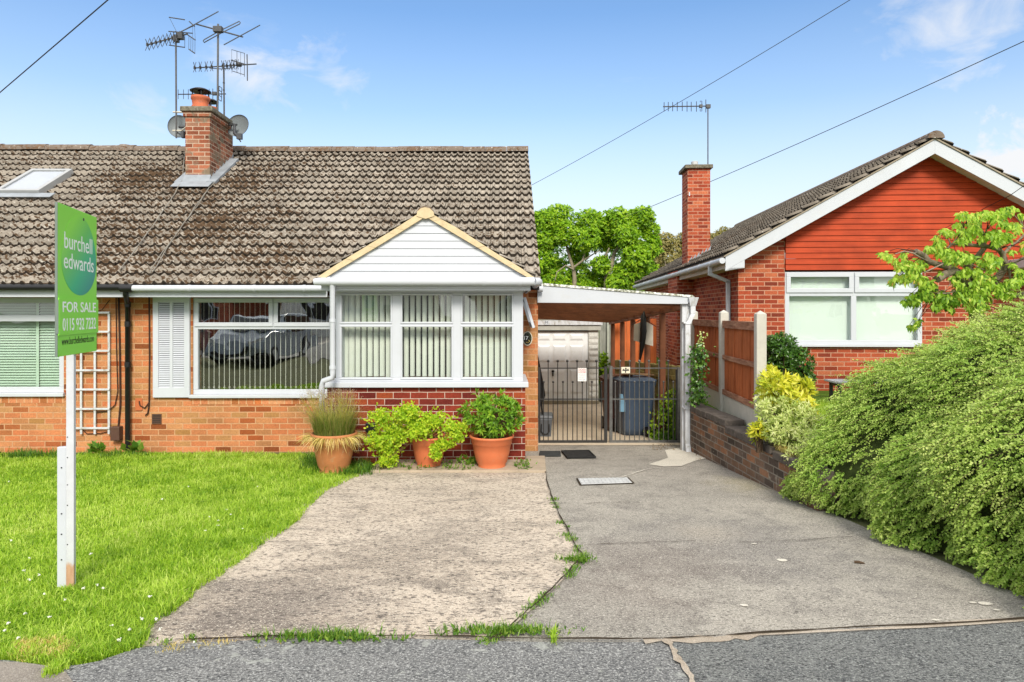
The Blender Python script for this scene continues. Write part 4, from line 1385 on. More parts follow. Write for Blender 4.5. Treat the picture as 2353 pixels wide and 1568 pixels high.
shiplap(b_, xl_, xr__, [zsb + (ztp - zsb) * k / nbd for k in range(nbd + 1)], -.03, .022)
b_.build('gable_boards', M_siding_red, nbh)
b_ = MB()
for f_ in ((lambda x: x), xr_m):
    x0_, x1_ = eb[0] + .0, apb[0]
    poly = [(f_(x0_), ztop(x0_) - bt), (f_(x1_), ztop(x1_) - bt), (f_(x1_), ztop(x1_)), (f_(x0_), ztop(x0_))]
    if f_ is xr_m: poly = poly[::-1]
    b_.prism(poly, DB, DB + .025)
    # boxed foot and soffit
    hx = x0_ + nx(1711, DB) - nx(1667, DB)
    poly = [(f_(x0_), nz(616, 1690, DB)), (f_(hx), nz(616, 1690, DB)), (f_(hx), ztop(hx) - bt - .001), (f_(x0_), ztop(x0_) - bt - .001)]
    if f_ is xr_m: poly = poly[::-1]
    b_.prism(poly, DB + .002, DB + .025)
b_.build('bargeboard', M_fascia, nbh, .003)
b_ = MB()
for f_ in ((lambda x: x), xr_m):
    x0_, x1_ = eb[0] + .02, apb[0]
    a_, c_ = [(f_(x), ztop(x) - .175) for x in (x0_, x1_)]
    poly = [a_, c_, (c_[0], c_[1] + .02), (a_[0], a_[1] + .02)]
    if f_ is xr_m: poly = poly[::-1]
    b_.prism(poly, DB + .026, -.035)
# soffit and fascia along the eaves
xe = eb[0]
zso = nz(616, 1690, DB)
b_.box(xe + .02, xc, DB + .026, NL, zso, zso + .02)
b_.box(xe, xe + .02, DB + .026, NL, zso - .01, ztop(xe) - .04)
b_.box(xr_m(xc), xr_m(xe + .02), DB + .026, NL, zso, zso + .02)
b_.build('soffit', M_cream, nbh)
M_tiles2 = roof_tile('dark_grey_brown_roof_tiles', (.16, .135, .105), (.25, .215, .17), ((.05, .04, .025), (.10, .075, .045)), (), -0.02, 3)
rz0 = ztop(xe) + .02
dx, dz = apb[0] - (xe - .03), tn * (apb[0] - (xe - .03))
Lg = math.hypot(dx, dz)
nrow = 13
ntx2 = int((NL + .36) / .30)
Mx = slope_matrix((xe - .03, NL + .02, apb[1] + .03 - dz), (0, -1, 0), (dx, 0, dz))
yoff = (NL + .02) - (DB - .03) - ntx2 * .30
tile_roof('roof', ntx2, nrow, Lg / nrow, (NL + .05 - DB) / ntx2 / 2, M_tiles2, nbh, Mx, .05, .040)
Mx = slope_matrix((xr_m(xe - .03), DB - .03, apb[1] + .03 - dz), (0, 1, 0), (-dx, 0, dz))
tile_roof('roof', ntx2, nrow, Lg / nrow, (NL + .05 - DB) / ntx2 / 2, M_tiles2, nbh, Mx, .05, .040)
b_ = MB()
for f_ in ((lambda x: x), xr_m):
    a_, c_ = [(f_(x), ztop(x) + .003) for x in (xe - .03, apb[0])]
    poly = [a_, c_, (c_[0], c_[1] + .026), (a_[0], a_[1] + .026)]
    if f_ is xr_m: poly = poly[::-1]
    b_.prism(poly, DB - .02, NL)
b_.build('verge_underlay', plain('verge_mortar_grey', (.33, .28, .21), .9, .2, .15, 10), nbh)
b_ = MB()
k = 0; yy = DB - .05
while yy < NL:
    vs = []
    for y_ in (yy, yy + .435):
        for a in range(9):
            an = math.pi * a / 8
            vs.append((apb[0] + .135 * math.cos(an), y_, apb[1] + .015 + .125 * math.sin(an)))
    b_.add(vs, [(a, a + 1, 9 + a + 1, 9 + a) for a in range(8)] + [tuple(range(8, -1, -1)), tuple(range(9, 18))])
    yy += .44
b_.build('ridge', M_ridge, nbh)
# gutter and downpipe
b_ = MB()
gxn = xe - .06; gzn = nz(601, 1660, DB) + .01
b_.tube([(gxn, DB - .03, gzn), (gxn, NL, gzn)], .052, 10)
for k in range(12): b_.tube([(gxn, .3 + k * .95, gzn), (gxn, .34 + k * .95, gzn)], .058, 10)
b_.build('gutter', M_white, nbh)
b_ = MB()
pxp = xc - .045
b_.box(gxn - .032, gxn + .032, .46, .53, gzn - .16, gzn - .03)
b_.hexa([(gxn - .032, .46, gzn - .20), (pxp + .032, .46, gzn - .36), (pxp + .032, .53, gzn - .36), (gxn - .032, .53, gzn - .20), (gxn - .032, .46, gzn - .13), (pxp + .032, .46, gzn - .29), (pxp + .032, .53, gzn - .29), (gxn - .032, .53, gzn - .13)])
b_.box(pxp - .033, pxp + .033, .46, .53, -.1, gzn - .30)
b_.box(pxp - .045, pxp + .045, .45, .54, 1.62, 1.66)
b_.build('downpipe', M_white, nbh, .004)
# window
f = MB()
wframe(f, px0, px1, wz0_ + .04, wz1_, .075, -.01, .06)
ty0, ty1 = nz(681), nz(669)
mx_ = nx(1961)
f.box(px0 + .075, px1 - .075, -.01, .06, ty0, ty1)
f.box(mx_ - .045, mx_ + .045, -.01, .06, wz0_ + .115, ty0); f.box(mx_ - .045, mx_ + .045, -.01, .06, ty1, wz1_ - .075)
for (a, b) in ((px0 + .02, mx_ - .01), (mx_ + .01, px1 - .02)): wframe(f, a, b, ty1 - .03, wz1_ - .015, .075, -.03, -.011)
f.box(px0 - .01, px1 + .02, -.07, .08, wz0_, wz0_ + .04)
win = f.build('window', M_white, nbh, .005)
pn = MB()
for (a, b) in ((px0 + .075, mx_ - .045), (mx_ + .045, px1 - .075)): pn.box(a, b, .02, .026, wz0_ + .115, ty0); pn.box(a, b, .02, .026, ty1, wz1_ - .075)
pn.build('panes', M_glass, win)
bl = MB()
x_ = px0 + .03
while x_ < px1:
    bl.hexa([(x_, .12, wz0_), (x_ + .088, .112, wz0_), (x_ + .088, .114, wz0_), (x_, .122, wz0_), (x_, .12, wz1_), (x_ + .088, .112, wz1_), (x_ + .088, .114, wz1_), (x_, .122, wz1_)])
    x_ += .082
bl.build('vertical_blind', M_blind_n, win)
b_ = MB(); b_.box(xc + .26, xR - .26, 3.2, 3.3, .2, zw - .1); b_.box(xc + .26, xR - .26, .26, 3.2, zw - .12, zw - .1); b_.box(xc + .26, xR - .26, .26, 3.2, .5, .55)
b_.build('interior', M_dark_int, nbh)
# white canopy over its porch, right edge of the view
b_ = MB(); b_.box(nx(2300), nx(2480), -.9, -.045, nz(612, 2330, -.9), nz(590, 2330, -.9)); b_.build('door_canopy', M_white, nbh, .01)
# chimney
cy0 = 3.7
k0, k1 = nx(1580, cy0), nx(1632, cy0)
cy1 = cy0 + .66
ct = nz(388, 1600, cy0)
b_ = MB(); b_.box(k0, k1, cy0, cy1, zw, ct); chn = b_.build('chimney', M_brick_nb, nbh, .004)
b_ = MB(); b_.box(k0 - .07, k1 + .05, cy0 - .07, cy1 + .07, ct, ct + .085); b_.build('capstone', M_cap, chn, .012)
b_ = MB(); cxm = nx(1596, cy0 + .3)
for k in range(5): b_.lathe([(.075, k * .028), (.085, k * .028 + .014), (.075, k * .028 + .028)], (cxm, cy0 + .3, ct + .085), 16)
b_.lathe([(.075, .14), (.06, .142), (.055, .02)], (cxm, cy0 + .3, ct + .085), 16)
b_.build('flue_liner', M_galv, chn)
b_ = MB(); b_.box(nx(1582.5, cy0), nx(1585, cy0), cy0 - .02, cy0 - .001, nz(451, 1583, cy0), nz(442, 1583, cy0)); b_.build('cable_bracket', M_white, chn)
b_ = MB()
for k in range(6):
    xa_ = k0 + (k1 - k0) * k / 6; xb_ = k0 + (k1 - k0) * (k + 1) / 6
    za, zb2 = ztop(xa_) + .03, ztop(xb_) + .03
    b_.prism([(xa_, za - .05), (xb_ + .01, zb2 - .05), (xb_ + .01, zb2 + .16), (xa_ + .01, za + .07)], cy0 - .008, cy0 - .001)
b_.hexa([(k0 - .06, cy0 - .16, ztop(k0 - .06) + .06), (k1 + .03, cy0 - .16, ztop(k1 + .03) + .06), (k1 + .03, cy0 - .01, ztop(k1 + .03) + .06), (k0 - .06, cy0 - .01, ztop(k0 - .06) + .06),
         (k0 - .06, cy0 - .16, ztop(k0 - .06) + .085), (k1 + .03, cy0 - .16, ztop(k1 + .03) + .085), (k1 + .03, cy0 - .01, ztop(k1 + .03) + .085), (k0 - .06, cy0 - .01, ztop(k0 - .06) + .085)])
b_.build('lead_flashing', M_lead, chn)

# the neighbour's raised garden
def bank(x, y):
    xw = 2.485 + (9.2 - y) * 0.058
    top = 0.58 if y > 5.4 else max(zg(y) - .01, 0.58 - (5.4 - y) * .20)
    return top if x > xw + .1 else zg(y) - .01


M_bank = plain('garden_turf', (.12, .22, .025), .95, .1, .3, 3)
gbk = MB()
ys_ = np.linspace(3.3, 24, 40)
V = []
for y in ys_:
    xw = 2.485 + (9.2 - y) * 0.058
    if y > 11.5: xw = 2.9
    t0_ = 0.58 if y > 5.4 else max(zg(y) + .02, 0.58 - (5.4 - y) * .17)
    of_ = .12 if y > 6 else .50
    V += [(xw + of_, y, zg(y) - .02), (xw + of_ + .01, y, t0_), (6, y, t0_), (14, y, t0_), (40, y, t0_)]
gbk.add(V, [(j * 5 + i, j * 5 + i + 1, j * 5 + i + 6, j * 5 + i + 5) for j in range(len(ys_) - 1) for i in range(4)])
tag(gbk.build('garden_bank', M_bank), kind='structure')

# ---------------------------------------------------------------- the low garden wall and its fence
WF0 = Vector((2.485, 9.2, 0)); WD = Vector((-.058, 1, 0)).normalized()
WFm = Matrix(((WD.y, WD.x, 0, 2.485), (-WD.x, WD.y, 0, 9.2), (0, 0, 1, 0), (0, 0, 0, 1)))     # local y runs back along the wall
wallt = thing('retaining_wall', 'low sooty brick garden wall with dark coping bricks beside the drive', 'wall', WFm)
s = MB()
Y0, Y1, Y2 = -3.25, -1.05, .55
zc1, zc2 = .565, .50
def wallseg(mb, ya, yb, zt, x0, x1):
    n = 6
    for k in range(n):
        a = ya + (yb - ya) * k / n; b = ya + (yb - ya) * (k + 1) / n
        mb.box(x0, x1, a, b, min(zg(9.2 + b), zg(9.2 + a)) - .1, zt)
wallseg(s, Y1, Y2, zc1, 0, .215)
wallseg(s, -2.35, Y1, zc2, .0, .215)
wallseg(s, Y0, -2.35, zc2 - .035, .0, .215)
s.build('brickwork', M_brick_old, wallt)
s = MB()
def copes(ya, yb, zt, x0, x1):
    y = ya
    while y < yb - .02:
        l = min(.222, yb - y)
        j = random.uniform(-.005, .005)
        s.box(x0 + j, x1 + j, y + .003, y + l - .004, zt + .001, zt + .085 + random.uniform(-.004, .004)); y += l
copes(Y1 - .02, Y2, zc1, -.012, .235); copes(-2.33, Y1 - .03, zc2, -.02, .24); copes(Y0, -2.35, zc2 - .035, -.02, .24)
s.build('coping', M_coping, wallt, .012)

FX = lambda y: 2.80 + .055 * (y - 7.7)
fen = thing('panel_fence', 'rust brown board fence panels between pale concrete posts above the garden wall', 'fence', T(2.80, 7.7, .5, -.055))
ypos = [0.0, 1.62, 3.55]
for k, y in enumerate(ypos):
    ztp_ = [1.415, 1.43, 1.44][k]
    s = MB()
    s.box(-.055, .055, y - .055, y + .055, -.1, ztp_)
    s.add([(-.055, y - .055, ztp_), (.055, y - .055, ztp_), (.055, y + .055, ztp_), (-.055, y + .055, ztp_), (0, y, ztp_ + .04)], [(0, 1, 4), (1, 2, 4), (2, 3, 4), (3, 0, 4)])
    s.build('post', M_conc_post, fen, .006)
for k in range(2):
    a, b = ypos[k] + .056, ypos[k + 1] - .056
    s = MB(); s.box(-.022, .022, a, b, .04, .32); s.build('gravel_board', M_conc_post, fen, .004)
    zt = 1.31
    s = MB(); nbk = 9
    for j in range(nbk):
        y0 = a + (b - a) * j / nbk; y1 = a + (b - a) * (j + 1) / nbk
        o_ = .004 if j % 2 else -.004
        s.box(.0 + o_, .014 + o_, y0 + .004, y1 - .003, .321, zt)
    s.box(.0195, .021, a, b, .321, zt - .01)
    pnl = s.build('fence_panel', M_fence, fen, .002)
    s = MB()
    for (z0, z1) in ((zt - .085, zt + .015), (.80, .86), (.325, .395)): s.box(-.034, -.008, a, b, z0, z1)
    s.build('rail', M_fence_rail, pnl, .003)

# ---------------------------------------------------------------- carport
M_light_sheet = bpy.data.materials.new('light_admitting_sheet'); M_light_sheet.use_nodes = True  # translucency made up so that daylight reaches under the carport roof
_n = M_light_sheet.node_tree; _n.nodes.clear()
_c = ramp(_n, noise(_n, oc(_n), 5, 4, .6), [(.35, (.62, .60, .52)), (.65, (.86, .85, .80))])
_a = node(_n, 'ShaderNodeBsdfTranslucent', {'Color': _c}); _b = node(_n, 'ShaderNodeBsdfTransparent', {'Color': _c})
_m = node(_n, 'ShaderNodeMixShader', {0: .45, 1: _a.outputs[0], 2: _b.outputs[0]})
node(_n, 'ShaderNodeOutputMaterial', {0: _m.outputs[0]})
cp = thing('carport', 'white fronted lean-to carport on dark brown posts between the two houses', 'carport', HM.m)
xp = X(1578, .05)
dsolve = lambda px: next(d for d in np.linspace(0, 12, 2401) if X(px, d) >= xp)
cf = -.05
P4 = lambda px, py, d=cf: HM.p(px, py, d)
tl, tr, br, bl_ = P4(1235, 656), P4(1588, 684), P4(1580, 699), P4(1235, 696)
s = MB()
s.prism([bl_, br, tr, tl], cf, cf + .025)
s.build('fascia', M_fascia, cp, .003)
s = MB()
e0, e1 = P4(1235, 650), P4(1589, 679)
s.prism([(tl[0], tl[1] + .001), (tr[0] + .02, tr[1] + .001), (e1[0] + .02, e1[1]), e0], cf - .015, cf + .05)
s.build('roof_trim', M_trim, cp, .004)
CD = 6.9; CS = -.05
s = MB()
zl, zr = e0[1] - .012, e1[1] - .012
s.hexa([(tl[0] + .0, cf + .051, zl - .03), (tr[0] + .06, cf + .051, zr - .03), (tr[0] + .06, CD, zr - .03 + CS * CD), (tl[0], CD, zl - .03 + CS * CD),
        (tl[0], cf + .051, zl), (tr[0] + .06, cf + .051, zr), (tr[0] + .06, CD, zr + CS * CD), (tl[0], CD, zl + CS * CD)])
s.build('roof_sheet', M_light_sheet, cp)
s = MB()
nr = 10
for k in range(nr):
    d = .10 + k * (CD - .4) / (nr - 1)
    zb_ = lambda z, dep: z - .032 + CS * d - dep
    s.hexa([(tl[0] + .01, d, zb_(zl, .17)), (xp + .04, d, zb_(zr + .01, .12)), (xp + .04, d + .05, zb_(zr + .01, .12)), (tl[0] + .01, d + .05, zb_(zl, .17)),
            (tl[0] + .01, d, zb_(zl, 0)), (xp + .04, d, zb_(zr + .01, 0)), (xp + .04, d + .05, zb_(zr + .01, 0)), (tl[0] + .01, d + .05, zb_(zl, 0))])
s.build('rafters', M_brown_wood, cp, .003)
s = MB()
s.hexa([(xp - .03, .03, zr - .17), (xp + .03, .03, zr - .17), (xp + .03, CD, zr - .17 + CS * CD), (xp - .03, CD, zr - .17 + CS * CD), (xp - .03, .03, zr - .04), (xp + .03, .03, zr - .04), (xp + .03, CD, zr - .04 + CS * CD), (xp - .03, CD, zr - .04 + CS * CD)])
s.build('side_beam', M_brown_wood, cp)
for px in (1522, 1487, 1454, 1430, 1408):
    d = float(dsolve(px))
    s = MB(); s.box(xp - .045, xp + .045, d - .045, d + .045, zg(9.5 + d) - .1, zr - .172 + CS * d); s.build('post', M_brown_wood, cp, .006)
s = MB()
wpx0, wpx1 = X(1567, .0), X(1587, .0)
s.box(wpx0, wpx1, .0, .10, -.10, br[1] + .05)
tag(s.build('post', M_oldwhite, cp, .006), 'white painted front post')
s = MB(); s.box(tl[0] + .02, xp + .4, CD + .01, CD + .04, Z(735, CD, 1300), zl + CS * CD - .036); s.build('rear_board', M_cream, cp)
# rainwater hopper and square downpipe on the front post
s = MB()
hx0, hx1 = X(1581, -.03), X(1601, -.03)
hm = (hx0 + hx1) / 2; ht = Z(684, -.03, 1590)
s.hexa([(hm - .04, -.07, ht - .12), (hm + .04, -.07, ht - .12), (hm + .04, .0, ht - .12), (hm - .04, .0, ht - .12), (hx0 - .01, -.10, ht), (hx1 + .01, -.10, ht), (hx1 + .01, .03, ht), (hx0 - .01, .03, ht)])
s.build('hopper', M_oldwhite, cp, .003)
s = MB()
pxm = X(1579, -.06)
z1_, z2_ = ht - .121, Z(722, -.05, 1590)
s.box(hm - .034, hm + .034, -.068, -.004, z2_, z1_)
s.hexa([(pxm - .034, -.1, z2_ - .14), (pxm + .034, -.1, z2_ - .14), (pxm + .034, -.03, z2_ - .14), (pxm - .034, -.03, z2_ - .14), (hm - .034, -.069, z2_ - .001), (hm + .034, -.069, z2_ - .001), (hm + .034, -.004, z2_ - .001), (hm - .034, -.004, z2_ - .001)])
s.box(pxm - .034, pxm + .034, -.09, -.002, .06, z2_ - .141)
s.hexa([(pxm - .034, -.16, .0), (pxm + .034, -.16, .0), (pxm + .034, -.09, .0), (pxm - .034, -.09, .0), (pxm - .034, -.09, .12), (pxm + .034, -.09, .12), (pxm + .034, -.02, .12), (pxm - .034, -.02, .12)])
for py in (742, 938): s.box(pxm - .06, pxm + .05, -.096, -.0015, Z(py + 2, -.05, 1580), Z(py - 2, -.05, 1580))
s.build('downpipe', M_oldwhite, cp, .004)

# ---------------------------------------------------------------- garage at the end of the drive
DGg = 8.3
gf = zg(9.5 + DGg)
gar = thing('garage', 'white panelled garage with a rough block pier at the end of the drive', 'garage', HM.at(X(1300, DGg), DGg, gf))
ox = X(1300, DGg)
gxx = lambda px: X(px, DGg) - ox
gzz = lambda py: Z(py, DGg, 1300) - gf
s = MB()
s.box(gxx(1352), gxx(1375), 0, 4.5, -.1, gzz(758)); s.box(gxx(1130), gxx(1160), 0, 4.5, -.1, gzz(758)); s.box(gxx(1160), gxx(1352), 4.2, 4.5, -.1, gzz(758))
M_rock = plain('white_rough_block', (.62, .62, .58), .9, .2, .15, 16, bump=.6, dirt=((.45, .44, .36), .5))
s.build('wall', M_rock, gar)
s = MB()
z = 0.02
while z < gzz(764):
    l_ = min(.155, gzz(762) - z)
    if l_ < .05: break
    for (a, b) in (((gxx(1353), gxx(1374))),):
        j = random.uniform(.004, .02)
        s.hexa([(a, -.012, z), (b, -.012, z), (b, 0, z), (a, 0, z), (a + .02, -.012 - j, z + l_ * .35), (b - .02, -.012 - j * 1.5, z + l_ * .3), (b, 0, z + l_ - .02), (a, 0, z + l_ - .02)])
    z += .155
s.build('rough_facing', M_rock, gar)
s = MB(); s.box(gxx(1120), gxx(1383), -.12, -.09, gzz(747), gzz(736)); s.build('fascia', M_oldwhite, gar)
s = MB(); s.box(gxx(1120), gxx(1380), -.08, 4.6, gzz(759), gzz(748)); s.build('lintel', plain('grey_lintel', (.42, .42, .38), .8, .2, .1), gar)
s = MB(); s.box(gxx(1120), gxx(1386), -.13, 4.7, gzz(735.5), gzz(733)); s.build('roof', plain('grey_sheet_roof', (.3, .3, .29), .9), gar)
s = MB()
M_door = plain('dirty_white_door', (.78, .80, .81), .5, .4, .05, 3, dirt=((.50, .52, .46), .3))
xa0, xa1, za0, za1 = gxx(1165), gxx(1351), .03, gzz(762)
s.box(xa0, xa1, .03, .06, za0, za1)
dr = s.build('door', M_door, gar, .004)
s = MB()
colx = [(1173, 1203), (1205.5, 1233), (1236, 1265), (1270, 1301), (1309, 1341)]
rowy = [(764, 783), (790, 833), (846, 905)]
for (a, b) in colx:
    for (c_, d_) in rowy:
        x0, x1, z1, z0 = gxx(a), gxx(b), gzz(c_ + 3), gzz(d_)
        s.hexa([(x0, .0295, z0), (x1, .0295, z0), (x1, .0295, z1), (x0, .0295, z1), (x0 + .05, .008, z0 + .05), (x1 - .05, .008, z0 + .05), (x1 - .05, .008, z1 - .05), (x0 + .05, .008, z1 - .05)])
s.build('panels', M_door, dr, .003)
s = MB(); hx_ = gxx(1270.5); hz_ = gzz(853)
s.lathe([(.0, -.03), (.035, -.025), (.035, .02), (.0, .03)], (hx_, .0, hz_), 10); s.box(hx_ - .016, hx_ + .016, -.02, .029, hz_ - .13, hz_ - .03)
s.build('handle', M_black, dr)
text('A', .17, M_black, dr, Matrix.Translation((gxx(1241), .0285, gzz(773))) @ FACE, .13, .002, 'letter')
s = MB(); s.box(gxx(1255) - .05, gxx(1255) + .05, -.128, -.121, gzz(746.5), gzz(737)); s.build('badge_plate', M_white, gar)
text('M', .09, M_black, gar, Matrix.Translation((gxx(1255), -.1285, gzz(741.5))) @ FACE, .07, .001, 'letter')
s = MB(); s.box(gxx(1120), gxx(1374), -.16, -.001, -.05, .10); s.build('plinth', plain('dirty_concrete_plinth', (.30, .26, .18), .9, .2, .2, 5), gar)

# grey board fence beside the garage, orange fence across the passage, slatted fence behind the bins
fz = zg(18.6)
gfn = thing('grey_board_fence', 'weathered grey boarded fence beside the garage block pier', 'fence', T(*W(1388, 760, 18.6)))
o_ = gfn.matrix_world.translation
s = MB()
for k in range(5): s.box(-.12 + k * .10, -.025 + k * .10, 0, .03, -2.0, W(0, 736, 18.6).z - o_.z + .02)
for zz in (-.28, -.9): s.box(-.14, .4, .031, .06, zz, zz + .08)
s.build('boards', M_greyfence, gfn, .003)
s = MB(); s.box(W(1397, 0, 18.5).x - o_.x - .03, W(1397, 0, 18.5).x - o_.x + .03, -.12, -.03, -2.0, .3); s.build('post', plain('pale_green_post', (.42, .45, .38), .8, .2, .12, 8), gfn, .006)
ofn = thing('orange_board_fence', 'orange stained upright boards crossing the passage behind the carport posts', 'fence', T(W(1450, 0, 17.0).x, 17.0, zg(17)))
o_ = ofn.matrix_world.translation
s = MB(); xx = W(1412, 0, 17.0).x - o_.x; zt = W(0, 733, 17.0).z - o_.z
while xx < W(1500, 0, 17.0).x - o_.x: s.box(xx, xx + .145, 0, .022, 0, zt); xx += .15
s.build('boards', M_orange_fence, ofn, .003)
s = MB()
for zz in (.3, 1.5):
    s = MB(); s.box(W(1412, 0, 17.0).x - o_.x, W(1500, 0, 17).x - o_.x, .023, .06, zz, zz + .08); s.build('rail', M_orange_fence, ofn)
M_slf = HM.at(xp + .16, 0, 0)
sf = thing('slatted_fence', 'mossy yellow slatted timber fence behind the blue bin', 'fence', M_slf)
s = MB(); d = .75
while d < 7.4:
    zz = zg(9.5 + d)
    tp = Z(845, .75, 1560) - .052 * (d - .75) + .02 * random.random()
    s.box(0, .018, d, d + .062, zz - .02, tp); d += .085
sl2 = s.build('slats', M_slat, sf, .002)
s = MB()
for t_ in (.18, .5, .82):
    za = zg(10.3) + (Z(845, .75, 1560) - zg(10.3)) * t_
    s.hexa([(-.035, .75, za), (-.001, .75, za), (-.001, 7.4, za - .36), (-.035, 7.4, za - .36), (-.035, .75, za + .06), (-.001, .75, za + .06), (-.001, 7.4, za - .30), (-.035, 7.4, za - .30)])
s.build('rail', M_slat, sf)
s = MB(); s.box(.019, .024, .75, 7.4, -.5, Z(845, .75, 1560) - .35); s.build('gap_shade_sheet', plain('slat_gap_shade', (.05, .055, .03), .9), sf)  # dark sheet added as the shade between the slats

# ---------------------------------------------------------------- iron gates
DGt = .80
gz_ = zg(9.5 + DGt)
M_gate2 = plain('weathered_iron', (.12, .12, .115), .5, .5, .25, 18)


def gate(pxa, pxb, tall, short, label, mat, stile):
    xa_, xb_ = X(pxa, DGt), X(pxb, DGt)
    g = thing('garden_gate', label, 'gate', HM.at(xa_, DGt, gz_), 'pair of iron drive gates')
    zz = lambda py: Z(py, DGt, (pxa + pxb) / 2) - gz_
    zt, zm, zb2 = zz(846), zz(917), zz(1015)
    s = MB()
    wd = xb_ - xa_
    s.box(0, wd, -.006, .006, zt - .01, zt + .006); s.box(.0, wd, -.006, .006, zm - .012, zm + .006); s.box(0, wd, -.016, .016, zb2 - .02, zb2 + .02)
    for (x0, x1, k) in stile: s.box(x0 if x0 >= 0 else wd + x0, x1 if x1 > 0 else wd + x1, -.02, .02, zb2 + .021, zt + k)
    s.build('frame', mat, g)
    s = MB()
    for px in tall:
        x_ = X(px, DGt) - xa_
        s.tube([(x_, 0, zb2 + .02), (x_, 0, zz(832))], .0075, 6); s.ball((x_, 0, zz(830)), .021, 8)
    for px in short:
        x_ = X(px, DGt) - xa_
        s.tube([(x_, 0, zb2 + .02), (x_, 0, zz(880))], .0075, 6); s.ball((x_, 0, zz(878)), .018, 8)
    s.build('bars', mat, g)
    return g, zz


gl_, zz = gate(1237, 1395, [1259.6, 1281.4, 1303.6, 1326, 1348, 1370.5], [1249, 1271, 1293.6, 1316, 1338, 1360, 1382], 'left hand black iron gate with ball topped bars next to the brick pier', M_blackiron, [(0, .03, .01), (-.045, 0, .02)])
s = MB(); s.tube([(X(1395, DGt) - X(1237, DGt) - .02, -.01, .10), (X(1395, DGt) - X(1237, DGt) - .02, -.01, -.01)], .01, 6); s.build('drop_bolt', M_blackiron, gl_)
gr_, zz = gate(1400, 1562, [1424.6, 1446.5, 1469, 1491, 1513.6, 1535.5], [1413.7, 1435.5, 1458, 1480, 1502.7, 1524.6, 1547], 'right hand weathered grey iron gate in front of the blue bin', M_gate2, [(0, .045, .03), (-.035, 0, .01)])
s = MB()
wdx = X(1557, DGt) - X(1400, DGt)
s.box(wdx - .01, wdx + .06, .02, .09, -.02, zz(850) - 0); s.build('gate_post', plain('charcoal_post', (.05, .055, .06), .6), gr_, .005)
sg = thing('dogs_loose_sign', 'white card sign reading DOGS LOOSE in red tied to the left gate', 'sign', HM.at(X(1337, DGt), DGt - .03, Z(860, DGt, 1337)))
s = MB(); s.box(-.066, .066, -.002, .002, -.105, .095); s.build('card', M_paper, sg)
for (t_, z_, sz, mt, wd) in (('DOGS', .068, .042, M_red_print, .105), ('LOOSE', .031, .042, M_red_print, .108), ('PLEASE', -.012, .032, M_grey_print, .10), ('DO NOT', -.046, .032, M_grey_print, .09), ('ENTER', -.080, .032, M_grey_print, .10)):
    text(t_, sz, mt, sg, Matrix.Translation((0, -.0035, z_)) @ FACE, wd, .0006)
pt = thing('gate_plate', 'small white metal plate with dark emblem fixed to the right gate', 'plate', HM.at(X(1437, DGt), DGt - .025, Z(851, DGt, 1437)))
s = MB(); s.box(-.066, .066, -.003, .003, -.045, .05); s.build('plate', M_ivory, pt, .002)
s = MB()
s.box(-.05, .05, -.0045, -.0032, -.008, .006); s.box(-.045, -.02, -.0045, -.0032, .01, .022); s.box(.02, .045, -.0045, -.0032, .01, .022); s.box(-.008, .012, -.0045, -.0032, .008, .04); s.box(-.012, .006, -.0045, -.0032, -.035, -.01)
s.build('emblem', M_black, pt)

# ---------------------------------------------------------------- bins and odds under the carport
def wheelie(loc, rz, hgt, wt, mat, label, group=None):
    b = thing('wheelie_bin', label, 'bin', T(loc.x, loc.y, loc.z, rz), group)
    s = MB()
    prof = [(0.0, .78, .80), (.12, .80, .82), (.85, 1.0, 1.0), (.90, 1.06, 1.06), (.94, 1.06, 1.06)]
    n = 24; vs = []
    def ring(k, kd, z):
        out = []
        for i in range(n):
            a = 2 * math.pi * i / n
            ca, sa = math.cos(a), math.sin(a)
            e = .34
            out.append((wt / 2 * k * math.copysign(abs(ca) ** e, ca), wt * .58 * kd * math.copysign(abs(sa) ** e, sa), z))
        return out
    for (t_, k, kd) in prof: vs += ring(k, kd, .03 + t_ * (hgt - .05))
    fs = [(j * n + i, j * n + (i + 1) % n, (j + 1) * n + (i + 1) % n, (j + 1) * n + i) for j in range(len(prof) - 1) for i in range(n)] + [tuple(range(n - 1, -1, -1))]
    s.add(vs, fs, 0, True); s.build('body', mat, b)
    s = MB(); z0 = .03 + .94 * (hgt - .05) + .002
    vs = ring(1.09, 1.09, z0) + ring(1.10, 1.10, z0 + .025) + ring(.85, .85, z0 + .06)
    s.add(vs, [(j * n + i, j * n + (i + 1) % n, (j + 1) * n + (i + 1) % n, (j + 1) * n + i) for j in range(2) for i in range(n)] + [tuple(range(2 * n, 3 * n)), tuple(range(n - 1, -1, -1))], 0, False)
    s.build('lid', mat, b)
    for sg_ in (-1, 1):
        s = MB(); s.tube([(sg_ * wt * .34, wt * .5, .11), (sg_ * wt * .42, wt * .5, .11)], .11, 16); s.build('wheel', M_black, b)
    s = MB(); s.tube([(-wt * .4, wt * .66, z0 - .01), (wt * .4, wt * .66, z0 - .01)], .016, 8); s.build('handle', mat, b)
    return b, z0


